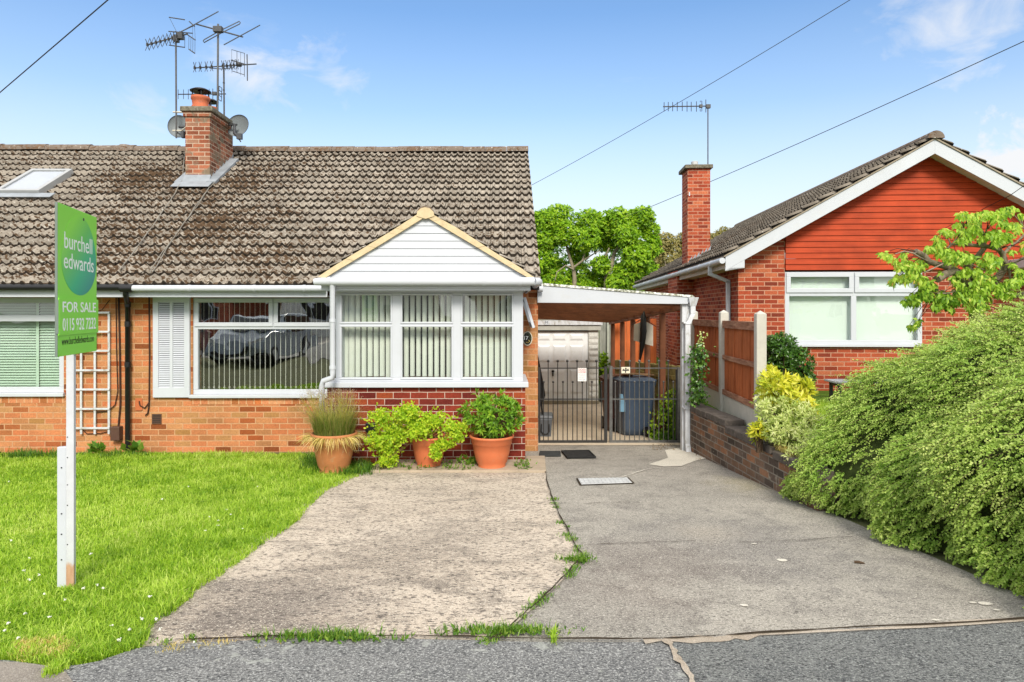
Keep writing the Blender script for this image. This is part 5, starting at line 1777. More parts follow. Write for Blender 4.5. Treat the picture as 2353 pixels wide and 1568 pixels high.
pb = G(1462, 1003)
wbl, lz_ = wheelie(Vector((pb.x, pb.y + .30, zg(pb.y + .3))), R(8), .98, .60, M_bin_blue, 'blue grey wheelie bin with boards lying on its lid behind the right gate')
wbr, _ = wheelie(Vector((W(1418, 0, 12.0).x, 12.0, zg(12.0))), R(3), .98, .52, M_bin_brown, 'maroon wheelie bin half hidden behind the blue bin')
s = MB(); s.box(-.06, .04, -.001, .001, -.13, .16); s.build('sticker', plain('pale_blue_sticker', (.18, .36, .52), .5), wbl, M=T(-.262, -.285, .55, R(-28)))
bd = thing('lid_boards', 'old brown boards laid across the blue bin lid', 'boards', T(pb.x + .06, pb.y + .26, zg(pb.y + .3) + lz_ + .062, R(8)))
s = MB(); s.box(-.30, .26, -.05, .12, 0, .022); s.build('board', M_card, bd, .004, Matrix.Rotation(R(4), 4, 'Y') @ Matrix.Rotation(R(12), 4, 'Z') @ Matrix.Translation((.04, 0, .03)))
s = MB(); s.box(-.26, .1, -.04, .10, 0, .03); s.build('board', M_fence_rail, bd, .004, Matrix.Translation((-.15, .1, .0)) @ Matrix.Rotation(R(-9), 4, 'Z'))
pt_ = thing('black_flower_pot', 'round black plastic pot on the ground beside the blue bin', 'pot', T(*(W(1497, 0, 11.05).xy), zg(11.05)))
s = MB(); s.lathe([(.0, 0), (.10, 0), (.125, .13), (.135, .13), (.135, .15), (.115, .15), (.11, .10), (0, .10)], (0, 0, 0), 20); s.build('body', M_black, pt_)
pc = G(1254, 1005)
cd = thing('food_waste_caddy', 'small dark grey food waste caddy behind the left gate', 'caddy', T(pc.x, pc.y + .12, zg(pc.y + .12), R(-4)))
s = MB(); s.hexa([(-.09, -.11, 0), (.09, -.11, 0), (.09, .11, 0), (-.09, .11, 0), (-.115, -.13, .31), (.115, -.13, .31), (.115, .13, .31), (-.115, .13, .31)]); s.build('body', M_grey, cd, .015)
s = MB(); s.hexa([(-.125, -.14, .312), (.125, -.14, .312), (.125, .14, .312), (-.125, .14, .312), (-.11, -.12, .36), (.11, -.12, .36), (.11, .13, .38), (-.11, .13, .38)]); s.build('lid', M_grey, cd, .012)
s = MB(); s.tube([(-.06, -.128, .22), (-.065, -.135, .10), (-.03, -.135, .06), (.03, -.135, .06), (.065, -.135, .10), (.06, -.128, .22)], .010, 6); s.build('handle', M_black, cd)
# folded black parasol leaning on the wall's end
ps = thing('folded_parasol', 'folded black parasol leaning against the house wall behind the gate', 'parasol', HM.at(X(1252, 1.6), 1.6, zg(11.1)))
s = MB()
hx_ = X(1230, 1.5) - X(1252, 1.6); hz_ = Z(795, 1.5, 1234) - zg(11.1)
s.tube([(0, 0, 0), (hx_ * .3, 0, hz_ * .3), (hx_ * .45, 0, hz_ * .45)], [.014, .016, .02], 8); s.build('pole', M_black, ps)
s = MB(); s.tube([(hx_ * .38, 0, hz_ * .38), (hx_ * .46, -.02, hz_ * .45), (hx_ * .7, -.01, hz_ * .7), (hx_, 0, hz_)], [.035, .085, .06, .018], 9); s.build('canopy', M_black, ps)
# cloth on a hanger, folded umbrella: both hang from the carport beam
dh = float(dsolve(1487)) - .1
hg = thing('cloth_on_hanger', 'cream cloth on a wire hanger hanging from the carport beam', 'cloth', HM.at(X(1478, dh - .2), dh - .2, Z(735, dh - .2, 1478)))
s = MB(); s.tube([(0, 0, .14), (0, 0, .03), (-.20, 0, -.09)], .008, 5); s.tube([(0, 0, .03), (.22, 0, -.12)], .008, 5); s.build('hanger', M_browncable, hg)
s = MB(); s.prism([(-.17, -.36), (.02, -.42), (.17, -.46), (.17, -.10), (.02, -.02), (-.16, -.08)], -.012, .012); s.build('cloth', M_cloth, hg)
um = thing('folded_umbrella', 'folded black umbrella hanging in front of the cream cloth', 'umbrella', HM.at(X(1477, dh - .3), dh - .3, Z(722, dh - .3, 1478)))
s = MB(); s.tube([(.02, 0, .05), (.01, 0, -.05), (.01, 0, -.30), (-.01, 0, -.52), (-.06, 0, -.86)], [.01, .05, .06, .05, .008], 8); s.build('canopy', M_black, um)
s = MB(); s.tube([(.02, 0, .05), (.02, 0, .14), (.05, 0, .16)], .009, 6); s.build('handle', M_black, um)
# mats, manhole
def flat(name, label, cat, pts, h, mat, part='mat'):
    c0 = sum((G(*p) for p in pts), Vector()) / len(pts)
    t = thing(name, label, cat, Matrix.Translation(c0 + Vector((0, 0, .012))))
    mb = MB(); n = len(pts)
    q = [G(*p) for p in pts]
    lo = [(v.x - c0.x, v.y - c0.y, v.z - c0.z) for v in q]
    mb.add([(x, y, z) for x, y, z in lo] + [(x, y, z + h) for x, y, z in lo], [list(range(n - 1, -1, -1)), list(range(n, 2 * n))] + [(i, (i + 1) % n, n + (i + 1) % n, n + i) for i in range(n)])
    mb.build(part, mat, t, .003)
    return t, lo


flat('doormat', 'small grey rubber doormat nearest the brick pier', 'doormat', [(1238, 1051), (1289, 1051), (1288, 1040), (1240, 1040)], .012, M_mat_grey)
tm, lo = flat('doormat', 'larger black doormat with raised border beside the small grey mat', 'doormat', [(1303, 1056), (1370, 1055), (1354, 1039), (1289, 1040)], .012, M_mat)
mbx = MB(); q = [Vector(v) + Vector((0, 0, .0125)) for v in lo]; cc = sum(q, Vector()) / 4
for i in range(4):
    a, b = q[i], q[(i + 1) % 4]
    a2, b2 = a + (cc - a) * .10, b + (cc - b) * .10
    mbx.hexa([a, b, b2, a2, a + Vector((0, 0, .008)), b + Vector((0, 0, .008)), b2 + Vector((0, 0, .008)), a2 + Vector((0, 0, .008))])
mbx.build('border', M_mat, tm)
mh, lo = flat('manhole_cover', 'pale galvanised rectangular drain cover set in the drive', 'manhole cover', [(1336, 1117), (1453, 1113), (1441, 1101), (1328, 1103)], .006, M_galv, 'lid')
mbx = MB()
q = [Vector(v) + Vector((0, 0, .0065)) for v in lo]
for r_ in range(3):
    for c_ in range(12):
        u0, u1 = (c_ + .2) / 12, (c_ + .72) / 12; v0, v1 = (r_ + .15) / 3, (r_ + .85) / 3
        bil = lambda u, v: (q[0] * (1 - u) + q[1] * u) * (1 - v) + (q[3] * (1 - u) + q[2] * u) * v
        A = [bil(u0, v0), bil(u1, v0), bil(u1, v1), bil(u0, v1)]
        mbx.hexa(A + [a + Vector((0, 0, .004)) for a in A])
mbx.build('raised_treads', M_galv, mh)
fr = MB(); q2 = [v - Vector((0, 0, .0062)) for v in q]; cc = sum(q2, Vector()) / 4
o2 = [v + (v - cc) * .07 for v in q2]
for i in range(4):
    a, b, b2, a2 = o2[i], o2[(i + 1) % 4], q2[(i + 1) % 4], q2[i]
    fr.hexa([a, b, b2, a2] + [v + Vector((0, 0, .004)) for v in (a, b, b2, a2)])
fr.build('surround', M_crack, mh)
# bench in the neighbour's garden
bn = thing('garden_bench', 'white slatted seat on black legs below the neighbour window', 'bench', T(W(1955, 0, 9.8).x, 9.8, .58))
s = MB(); zt = W(0, 874, 9.8).z - .58
s.box(-.30, .62, -.16, -.05, zt - .03, zt); s.box(-.30, .62, -.04, .07, zt - .03, zt); s.box(-.30, .62, .08, .19, zt - .03, zt); s.build('seat', M_oldwhite, bn, .005)
for sx_ in (-.22, .54):
    s = MB(); s.box(sx_ - .02, sx_ + .02, -.14, -.10, -.05, zt - .031); s.box(sx_ - .02, sx_ + .02, .12, .16, -.05, zt - .031); s.box(sx_ - .015, sx_ + .015, -.099, .119, zt - .08, zt - .031); s.build('leg', M_blackiron, bn)

# ---------------------------------------------------------------- aerials, dishes, overhead wires
class PxT:
    """a thing hung in the air: root at a picture point and distance, parts measured from it in metres"""
    def __init__(self, name, label, cat, px, py, y, group=None):
        self.y = y
        self.o = W(px, py, y)
        self.t = thing(name, label, cat, Matrix.Translation(self.o), group)

    def q(self, px, py, dy=0.0): return W(px, py, self.y + dy) - self.o


YC = (HM.m @ Vector((cx0, (cdf + cdb) / 2, 0))).y
GA = 'television aerials on the chimney'
CR = lambda x, y: ((500 + x / 2.904) / 1.632, (y / 2.904) / 1.632)


def xdirectors(mb, a, centres, up, dn, spread, r=.006):
    for (x, y) in centres:
        c_ = a.q(*CR(x, y))
        for (sx_, h) in ((-1, up), (1, up), (-1, -dn), (1, -dn)):
            p1 = a.q(*CR(x + sx_ * spread * .35, y - h * .45), dy=sx_ * .10); p2 = a.q(*CR(x + sx_ * spread, y - h), dy=sx_ * .2)
            mb.tube([c_, p1, p2], r, 4)
        mb.cbox(c_, (.035, .035, .05))


# tall left mast
a = PxT('tv_aerial', 'long aerial with cross shaped rods on the left mast of the chimney', 'aerial', 405.5, 318, YC - .05, GA)
s = MB(); s.tube([a.q(405.5, 318), a.q(404.5, 84)], .017, 8)
s.build('mast', M_mast, a.t)
s = MB(); s.tube([a.q(*CR(148, 493)), a.q(*CR(595, 372))], .013, 6); s.cbox(a.q(*CR(515, 395)), (.10, .10, .12)); s.cbox(a.q(*CR(470, 425)), (.08, .1, .12)); s.build('boom', M_aerial, a.t)
s = MB()
xdirectors(s, a, [(155, 490), (200, 478), (248, 466), (295, 453), (345, 440), (385, 428), (425, 418), (455, 410), (482, 403)], 62, 62, 22)
s.build('directors', M_aerial, a.t)
s = MB()
for (p1, p2) in (((385, 345), (648, 366)), ((390, 495), (562, 520)), ((575, 370), (678, 440)), ((605, 538), (672, 585)), ((390, 192), (562, 219)), ((610, 236), (670, 292)), ((512, 352), (670, 275))):
    s.tube([a.q(*CR(*p1)), a.q(*CR(*p2))], .011, 5)
for t_ in (0, .33, .66, 1): s.tube([a.q(*CR(607 + 66 * t_, 395 + 45 * t_)), a.q(*CR(605 + 67 * t_, 538 + 47 * t_))], .004, 4)
for t_ in (0, 1): s.tube([a.q(*CR(648 + 20 * t_, 270 + 20 * t_)), a.q(*CR(648 + 28 * t_, 410 + 30 * t_))], .003, 4)
s.tube([a.q(*CR(562, 400)), a.q(*CR(562, 520))], .005, 4); s.tube([a.q(*CR(400, 205)), a.q(*CR(470, 345))], .0035, 4)
s.build('reflector', M_aerial, a.t)
s = MB(); s.tube([a.q(*CR(432, 1222)), a.q(*CR(548, 1226)), a.q(*CR(606, 1300), dy=-.35), a.q(*CR(604, 1368), dy=-.35), a.q(*CR(532, 1422))], .016, 6); s.tube([a.q(*CR(430, 1425)), a.q(*CR(535, 1425))], .014, 6)
s.build('wall_bracket', M_cream, a.t)

# big aerial on the middle mast
yb = (HM.m @ Vector((cx1, cdf + (cdb - cdf) * .55, 0))).y
a = PxT('radio_aerial', 'large aerial with long sloping rods and a folded loop on the middle mast', 'aerial', 501, 247, yb, GA)
s = MB(); s.tube([a.q(500, 290), a.q(501.5, 56)], .019, 8); s.build('mast', M_mast, a.t)
s = MB(); s.tube([a.q(*CR(680, 264)), a.q(*CR(1195, 406))], .014, 6); s.cbox(a.q(*CR(925, 325)), (.16, .1, .10)); s.build('boom', M_aerial, a.t)
s = MB()
for (p1, p2) in (((520, 350), (927, 129)), ((988, 491), (1380, 277))):
    s = MB(); s.tube([a.q(*CR(*p1), dy=-.3), a.q(*CR(*p2), dy=.3)], .010, 5); s.build('rod', M_aerial, a.t)
s = MB(); s.tube([a.q(*CR(905, 360)), a.q(*CR(772, 436), dy=-.2), a.q(*CR(763, 452), dy=-.22), a.q(*CR(772, 467), dy=-.2), a.q(*CR(960, 362)), a.q(*CR(1160, 264), dy=.2), a.q(*CR(1166, 250), dy=.2), a.q(*CR(1155, 235), dy=.2), a.q(*CR(955, 332))], .010, 5)
s.build('folded_dipole', M_aerial, a.t)

# right mast
yc = (HM.m @ Vector((cx1, cdb, 0))).y + .06
a = PxT('tv_aerial', 'lower aerial with cross shaped rods on the right hand chimney mast', 'aerial', 515, 330, yc, GA)
s = MB(); s.tube([a.q(516, 345), a.q(514.5, 146)], .017, 8)
s.build('mast', M_mast, a.t)
s = MB(); s.tube([a.q(*CR(658, 744)), a.q(*CR(1342, 700))], .012, 6); s.lathe([(.0, -.05), (.06, -.03), (.06, .03), (0, .05)], a.q(*CR(1150, 705)), 8); s.tube([a.q(*CR(830, 745)), a.q(*CR(960, 755)), a.q(*CR(1095, 740))], .009, 5); s.build('boom', M_aerial, a.t)
s = MB()
xdirectors(s, a, [(670, 742), (730, 738), (795, 735), (855, 731), (975, 724), (1020, 721), (1060, 718), (1095, 714), (1132, 711)], 62, 46, 14)
s.build('directors', M_aerial, a.t)
s = MB()
for (p1, p2, r_) in (((1240, 595), (1243, 735), .011), ((1243, 735), (1244, 882), .011), ((1065, 657), (1245, 712), .011), ((1072, 543), (1215, 585), .006), ((1075, 775), (1210, 818), .007), ((1212, 585), (1211, 838), .006), ((1072, 543), (1075, 800), .003), ((1130, 560), (1130, 790), .005), ((1170, 575), (1170, 825), .0035)):
    s.tube([a.q(*CR(*p1)), a.q(*CR(*p2))], r_, 5)
s.build('reflector', M_aerial, a.t)
s = MB(); s.cbox(a.q(*CR(987, 905)), (.03, .03, .03)); s.cbox(a.q(*CR(987, 985)), (.03, .03, .03)); s.tube([a.q(*CR(990, 1300)), a.q(*CR(940, 1240))], .02, 6); s.build('clamps', M_black, a.t)
# small aerial clamped lower on the right mast
a = PxT('tv_aerial', 'small short aerial behind the chimney pots', 'aerial', *CR(987, 1025), yc + .04, GA)
s = MB(); s.tube([a.q(*CR(488, 1030)), a.q(*CR(1010, 1026))], .011, 6); s.cbox(a.q(*CR(885, 1022)), (.08, .06, .06)); s.build('boom', M_aerial, a.t)
s = MB()
for (x, h, r_) in ((490, 52, .006), (548, 52, .006), (600, 54, .006), (668, 50, .005), (730, 50, .005), (790, 45, .005), (828, 60, .005), (867, 62, .007)): s.tube([a.q(*CR(x, 1030 - h)), a.q(*CR(x, 1030 + h))], r_, 4)
s.build('directors', M_aerial, a.t)
s = MB()
for (p1, p2) in (((935, 940), (965, 962)), ((935, 940), (930, 1085)), ((930, 1085), (960, 1107)), ((965, 962), (960, 1107)), ((938, 985), (962, 1005)), ((936, 1040), (962, 1062))): s.tube([a.q(*CR(*p1)), a.q(*CR(*p2))], .007, 4)
s.build('reflector', M_aerial, a.t)

# dishes
def dish(label, px, py, y, rx_px, rz_px, yaw, tilt, arms):
    d = PxT('satellite_dish', label, 'dish', px, py, y, 'satellite dishes on the chimney')
    rx_ = rx_px * y / FOC; rz_ = rz_px * y / FOC
    s = MB(); n = 32; pr = [(1.0, .0), (1.0, .012), (.85, .03), (.6, .055), (.3, .07), (.001, .075)]
    vs = []
    for (k, dep) in pr:
        for i in range(n):
            a_ = 2 * math.pi * i / n
            vs.append((rx_ * k * math.cos(a_), dep, rz_ * k * math.sin(a_)))
    s.add(vs, [(j * n + i, (j + 1) * n + i, (j + 1) * n + (i + 1) % n, j * n + (i + 1) % n) for j in range(5) for i in range(n)], 0, True)
    s.build('reflector', M_dish, d.t, 0, Matrix.Rotation(R(yaw), 4, 'Z') @ Matrix.Rotation(R(tilt), 4, 'X'))
    s = MB()
    for (pts, r_) in arms: s.tube([d.q(*CR(*p_[:2]), dy=p_[2]) for p_ in pts], r_, 6)
    s.build('arm', M_aerial, d.t)
    return d


d1 = dish('grey satellite dish on the left side of the chimney, partly behind the mast', 411, 290.5, YC + .12, 24, 27, 12, -8, [([(495, 1385, -.05), (600, 1385, -.02)], .022), ([(470, 1440, -.1), (540, 1480, -.3), (545, 1500, -.36)], .016)])
d2 = dish('grey satellite dish on the right side of the chimney with its arm in front', 545.5, 288.5, YC + .25, 29, 26, -14, -8, [([(985, 1362, .0), (1130, 1360, -.06)], .02), ([(1105, 1365, -.06), (1100, 1455, -.24), (1130, 1485, -.32)], .026), ([(1000, 1335, .0), (1060, 1330, -.05), (1090, 1350, -.06)], .008), ([(1155, 1520, -.36), (1172, 1548, -.36)], .012)])
s = MB(); s.cbox(d2.q(*CR(1158, 1490), dy=-.36), (.09, .08, .10)); s.build('receiver', M_aerial, d2.t)
s = MB(); s.cbox(d1.q(*CR(543, 1470), dy=-.32), (.05, .07, .12)); s.build('receiver', M_aerial, d1.t)

# neighbour's aerial
yn = 15.75
a = PxT('tv_aerial', 'thin aerial on a tall mast above the neighbour chimney', 'aerial', 1626.5, 379, yn)
s = MB(); s.tube([a.q(1626.5, 380), a.q(1626.5, 244)], .014, 8); s.build('mast', M_mast, a.t)
CN = lambda x, y: ((2000 + x / 1.279) / 1.632, (250 + y / 1.279) / 1.632)
s = MB(); s.tube([a.q(*CN(622, 193)), a.q(*CN(850, 190))], .014, 6); s.cbox(a.q(*CN(838, 192)), (.1, .08, .08)); s.cbox(a.q(*CN(803, 191)), (.07, .06, .07)); s.build('boom', M_aerial, a.t)
s = MB()
for (x, u_, d_) in ((627, 172, 216), (647, 171, 215), (668, 171, 215), (690, 170, 215), (714, 169, 214), (737, 168, 217), (757, 170, 216), (782, 168, 217), (827, 159, 221)): s.tube([a.q(*CN(x, u_)), a.q(*CN(x, d_))], .0085, 4)
s.tube([a.q(*CN(*p_)) for p_ in ((800, 172), (800, 166), (808, 166), (808, 215), (800, 215), (800, 205))], .008, 4)
s.build('directors', M_aerial, a.t)


def wire(label, p0, p1, sag, r):
    """p0, p1: picture point and distance"""
    a, b = W(*p0), W(*p1)
    t = thing('overhead_wire', label, 'wire', Matrix.Translation(a), 'overhead wires')
    pts = []
    for k in range(25):
        u = k / 24
        q = (b - a) * u
        q.z -= 4 * sag * u * (1 - u)
        pts.append(q)
    s = MB(); s.tube(pts, r, 5)
    s.build('cable', M_black, t)


wire('dark overhead wire crossing the upper left corner of the sky', (-470, 612, 16), (560, -268, 7), .02, .008)
wire('thin overhead wire running from the tiled roof up past the maple tree', (1195, 440, 17), (2260, -190, 9), .10, .0055)
wire('thin overhead wire behind the neighbour chimney and above its roof', (1430, 502, 24), (2700, -66, 11), .10, .009)
nbw = thing('overhead_wire', 'short wire reaching the right bargeboard of the neighbour gable', 'wire', Matrix.Translation(W(2320, 450, 11.2)), 'overhead wires')
s = MB(); o_ = W(2320, 450, 11.2); s.tube([W(2240, 490, 11.75) - o_, W(2320, 450, 11.2) - o_, W(2420, 380, 10.4) - o_, W(2700, 190, 9) - o_], .006, 5); s.build('cable', M_black, nbw)

# trellis on the wall
tr_ = thing('wall_trellis', 'white flaking square trellis fixed to the brick wall behind the sale sign', 'trellis', HM.at(X(205, -.04), -.04, Z(998, -.04, 205)))
ox_, oz_ = X(205, -.04), Z(998, -.04, 205)
s = MB()
zt0, zt1 = 0, Z(716, -.04, 205) - oz_
for px in (157, 187, 218.5, 250.7): s.box(X(px - 2.4, -.04) - ox_, X(px + 2.4, -.04) - ox_, -.008, .008, zt0, zt1)
s2 = MB()
for py in (718.7, 762.5, 806.4, 851, 895, 939.4, 983.6): s2.box(X(154, -.04) - ox_, X(253.5, -.04) - ox_, -.022, -.0085, Z(py + 2.2, -.04, 205) - oz_, Z(py - 2.2, -.04, 205) - oz_)
s.build('uprights', M_oldwhite, tr_, .002); s2.build('crosspieces', M_oldwhite, tr_, .002)

# ---------------------------------------------------------------- the sale sign on the lawn
pb_ = G(160, 1354)
sgn = thing('sale_sign', 'lime green estate agent board reading FOR SALE on a white post in the lawn', 'sign', T(pb_.x, pb_.y, pb_.z, R(104.3)))
BX0, BX1, BT, BH = -.297, .325, 2.236, .85
BW = BX1 - BX0
s = MB(); s.box(-.018, .018, -.029, .012, -.15, BT - .05); s.build('post', M_post_paint, sgn, .003)
s = MB(); s.box(-.008, .030, .0135, .062, -.15, .84)
s.build('stake', M_white, sgn, .003)
s = MB()
for z in (.72, .45, .18, .33): s.tube([(-.012, .038, z), (-.006, .038, z)], .0038, 8)
for z in (.9, .78, .5, .27, .62): s.tube([(-.0215, .004, z), (-.017, .004, z)], .003, 8)
s.build('screws', M_black, sgn)
s = MB(); s.box(BX0, BX1, -.044, -.030, BT - BH, BT)
bo = s.build('board', M_sign_green, sgn, .002)
s = MB(); s.box(BX0 - .004, BX0 - .0005, -.0435, -.0305, BT - BH, BT); s.build('board_edge', M_sign_back, bo)
s = MB(); n = 48
cxm = BX0 + .525 * BW; czm = BT - .335 * BH
pts = []
for k in range(n):
    a_ = 2 * math.pi * k / n
    r_z = .30 * BH if math.sin(a_) > 0 else .258 * BH
    pts.append((cxm + .452 * BW * math.cos(a_) * (1 - .06 * math.sin(a_)), czm + r_z * math.sin(a_)))
s.prism(pts, -.0452, -.0442); s.build('egg_motif', M_egg, bo)
sl0, sl1 = BT - .862 * BH, BT - .618 * BH
s = MB(); s.box(BX0 - .006, BX1 + .004, -.052, -.0458, sl0, sl1); slp = s.build('slip_panel', M_sign_green, sgn, .001)
s = MB(); s.box(BX0 - .010, BX0 - .0065, -.050, -.036, sl0 + .01, sl1 - .01); s.build('panel_edge', M_sign_back, slp)
s = MB(); s.tube([(BX0 + .62 * BW, -.0475, BT - .045), (BX0 + .62 * BW, -.044, BT - .045)], .009, 10); s.build('bolt', M_blackiron, bo)
tz = lambda u, t_, y: Matrix.Translation((BX0 + u * BW, y, BT - t_ * BH)) @ FACE
text('burchell', .135, M_sign_white, bo, tz(.50, .238, -.0458), .72 * BW, .0004)
text('edwards', .130, M_sign_white, bo, tz(.515, .372, -.0458), .77 * BW, .0004)
text('FOR SALE', .083, M_sign_white, slp, tz(.50, .680, -.0526), .86 * BW, .0004, bold=.001)
text('0115 932 7232', .098, M_sign_white, slp, tz(.50, .797, -.0526), .86 * BW, .0004, bold=.001)
text('www.burchelledwards.com', .060, M_sign_black, bo, tz(.50, .905, -.0446), .83 * BW, .0004)

# ---------------------------------------------------------------- plants
def fbm2(x, y, s, seed=0):
    r_ = np.random.default_rng(seed)
    out = np.zeros_like(x); amp = 1.0
    for o_ in range(3):
        for k in range(4):
            a = r_.uniform(0, 6.28); f = s * (2 ** o_) * r_.uniform(.6, 1.4); ph = r_.uniform(0, 6.28)
            out += amp * np.sin((x * np.cos(a) + y * np.sin(a)) * f + ph)
        amp *= .55
    return out / 5


def zgv(y): return SLOPE * (YH - np.clip(y, 2.2, 20))


# lawn
LP = [(p.x, p.y) for p in lawn_poly]
nC = 50000
yy = 3.05 + (9.55 - 3.05) * rng.random(nC) ** 1.5
xx = -0.80 * yy - .1 + rng.random(nC) * (0.80 * yy + .1 + .1)
# the lawn goes on to the left of the view
yl = 3.0 + 6.5 * rng.random(16000); xl2 = -0.80 * yl - .1 - 3.6 * rng.random(16000)
xx = np.concatenate([xx, xl2]); yy = np.concatenate([yy, yl])
ok = inpoly(xx, yy, LP)
xx, yy = xx[ok], yy[ok]
per = 7
bx = np.repeat(xx, per) + rng.normal(size=len(xx) * per) * .028
by = np.repeat(yy, per) + rng.normal(size=len(xx) * per) * .028
hh = np.repeat(.030 + .040 * rng.random(len(xx)) ** 1.5 + .020 * fbm2(xx, yy, 2.2, 3) + .016 * fbm2(xx, yy, 11, 4), per) * (0.6 + .7 * rng.random(len(bx)))
cr_ = np.repeat(np.clip((rng.random(len(xx)) < .05) * .5 + .22 * np.clip(fbm2(xx, yy, 1.1, 31) - .25, 0, 1) + .45 + .33 * fbm2(xx, yy, 1.7, 5) + .22 * fbm2(xx, yy, 9, 8) + .27 * rng.normal(size=len(xx)), 0, 1), per)
ok = inpoly(bx, by, LP)
bx, by, hh, cr_ = bx[ok], by[ok], hh[ok], cr_[ok]
hh = np.maximum(hh, .018)
P = np.stack([bx, by, zgv(by)], 1)
lawn = grass('lawn', P, hh, .0045 + .0011 * by / 4, M_lawn, None, 1.0, np.clip(cr_ + .1 * rng.normal(size=len(bx)), 0, 1))
tag(lawn, kind='stuff')

# clover heads in the lawn
cl = MB()
fl = [(30, 1258), (66, 1300), (100, 1385), (60, 1432), (20, 1455), (45, 1490), (150, 1400), (190, 1372), (238, 1372), (300, 1470), (330, 1445), (356, 1446), (365, 1470), (262, 1460), (275, 1495), (345, 1392), (480, 1202), (502, 1210), (530, 1196), (505, 1222), (555, 1230), (470, 1235), (90, 1340), (72, 1352), (56, 1330), (140, 1352), (205, 1290), (370, 1160), (430, 1130), (24, 1118), (590, 1130), (520, 1185), (225, 1365), (10, 1472), (112, 1440), (420, 1478), (445, 1500)]
for (px, py) in fl:
    c0 = G(px + random.uniform(-4, 4), py)
    h_ = .05
    r_ = random.uniform(.004, .007)
    cl.ball((c0.x, c0.y, c0.z + h_), r_, 6)
    for k in range(5):
        cl.ball((c0.x + random.uniform(-.009, .009), c0.y + random.uniform(-.007, .007), c0.z + h_ + random.uniform(-.004, .007)), r_ * .5, 5)
tag(cl.build('clover_flowers', M_clover), kind='stuff')


def tufts(name, spots, mat, h, n, spread, label=None, cat=None, kind=None, wd=.005, lean=.8):
    P = []; H = []
    for sp in spots:
        k = sp[3] if len(sp) > 3 else 1.0
        m_ = max(4, int(n * k))
        a = rng.normal(size=(m_, 2)) * spread * k ** .5
        P.append(np.stack([sp[0] + a[:, 0], sp[1] + a[:, 1], np.full(m_, sp[2])], 1)); H.append(h * k ** .4 * (.5 + .8 * rng.random(m_)))
    P = np.concatenate(P); H = np.concatenate(H)
    o_ = grass(name, P, H, wd, mat, None, lean)
    return tag(o_, label, cat, None, kind)


# weeds in the joints
jp = []
for p in edge_r:
    if random.random() < .62 and G(1270, 1150).y > p.y: jp.append((p.x + random.uniform(-.02, .02), p.y, zg(p.y) + .012, random.uniform(.25, 1.3)))
for p in street:
    if G(345, 1490).x < p.x < G(830, 1475).x and random.random() < .8: jp.append((p.x, p.y + .03 + random.uniform(-.03, .02), zg(p.y) + .02, random.uniform(.2, .9)))
    elif G(830, 1475).x < p.x < G(1130, 1475).x and random.random() < .25: jp.append((p.x, p.y + .03, zg(p.y) + .02, random.uniform(.1, .4)))
tufts('joint_weeds', jp, M_weed, .028, 46, .022, kind='stuff', wd=.006, lean=1.3)
dp_ = []
for k in range(150):
    g0 = G(random.uniform(40, 160), random.uniform(1484, 1522)); dp_.append((g0.x, g0.y, g0.z, random.uniform(.4, 1)))
for k in range(14):
    g0 = G(random.uniform(360, 640), random.uniform(1478, 1494)); dp_.append((g0.x, g0.y, g0.z, random.uniform(.2, .6)))
for k in range(10):
    g0 = G(random.uniform(370, 420), random.uniform(1490, 1505)); dp_.append((g0.x, g0.y, g0.z, random.uniform(.2, .6)))
tufts('dry_grass_edge', dp_, M_grass_dry, .05, 26, .02, kind='stuff', wd=.004)
big = [G(758, 1476), G(1148, 1462), G(1272, 1480), G(1322, 1294)]
for g0, lb, k, m_, nm in ((big[0], 'broad leaved weed clump in the kerb joint below the pink concrete', 1.0, M_weed, 'weed_clump'), (big[1], 'green weed clump where the two concrete slabs meet the road', .9, M_weed, 'weed_clump'),
                      (big[2], 'single bright grass tuft in the road edge crack', .25, M_lawn, 'grass_tuft'), (big[3], 'brownish green weed in the corner of the joint between the slabs', .35, M_weed, 'weed_clump')):
    n = int(320 * k)
    sp_ = .16 if nm == 'weed_clump' else .03
    P = np.stack([g0.x + rng.normal(size=n) * sp_ * (k if k < 1 else 1), g0.y + rng.normal(size=n) * .022, np.full(n, g0.z + .02)], 1)
    D = unit(np.stack([rng.normal(size=n), rng.normal(size=n), .5 + rng.random(n)], 1))
    t = thing(nm, lb, 'weed', Matrix.Translation(g0))
    if nm == 'weed_clump':
        o1 = leaves('leaves', P - np.array(g0), D, .016 + .02 * rng.random(n), .014, m_, t)
        grass('blades', P - np.array(g0), .03 + .035 * rng.random(n), .005, m_, t, 1.0)
    else:
        grass('blades', P - np.array(g0), .045 + .03 * rng.random(n), .005, m_, t, 1.0)
# sprout of grass that runs down between the pavements at the far left
rp_ = []
for k in range(40):
    t_ = random.random(); g0 = G(118 + 45 * t_ + random.uniform(-6, 6), 1560 - 40 * t_); rp_.append((g0.x, g0.y, g0.z + .02, random.uniform(.4, 1)))
tufts('pavement_grass', rp_, M_lawn, .035, 24, .02, kind='stuff', wd=.005)

# long grass and weeds along the foot of the house
lg = []
for k in range(70):
    g0 = G(random.uniform(700, 850), random.uniform(1058, 1096)); lg.append((g0.x, g0.y, g0.z, random.uniform(.6, 1.2)))
tufts('long_grass', lg, M_grass_dark, .13, 30, .05, kind='stuff', wd=.006, lean=.9)
lg = []
for k in range(60):
    px = random.choice([random.uniform(-30, 120), random.uniform(120, 340), random.uniform(20, 135)]); g0 = G(px, random.uniform(1044, 1054)); lg.append((g0.x, min(g0.y, 9.42), g0.z, random.uniform(.5, 1.2)))
tufts('wall_foot_grass', lg, M_grass_dark, .10, 26, .05, kind='stuff', wd=.007, lean=.9)


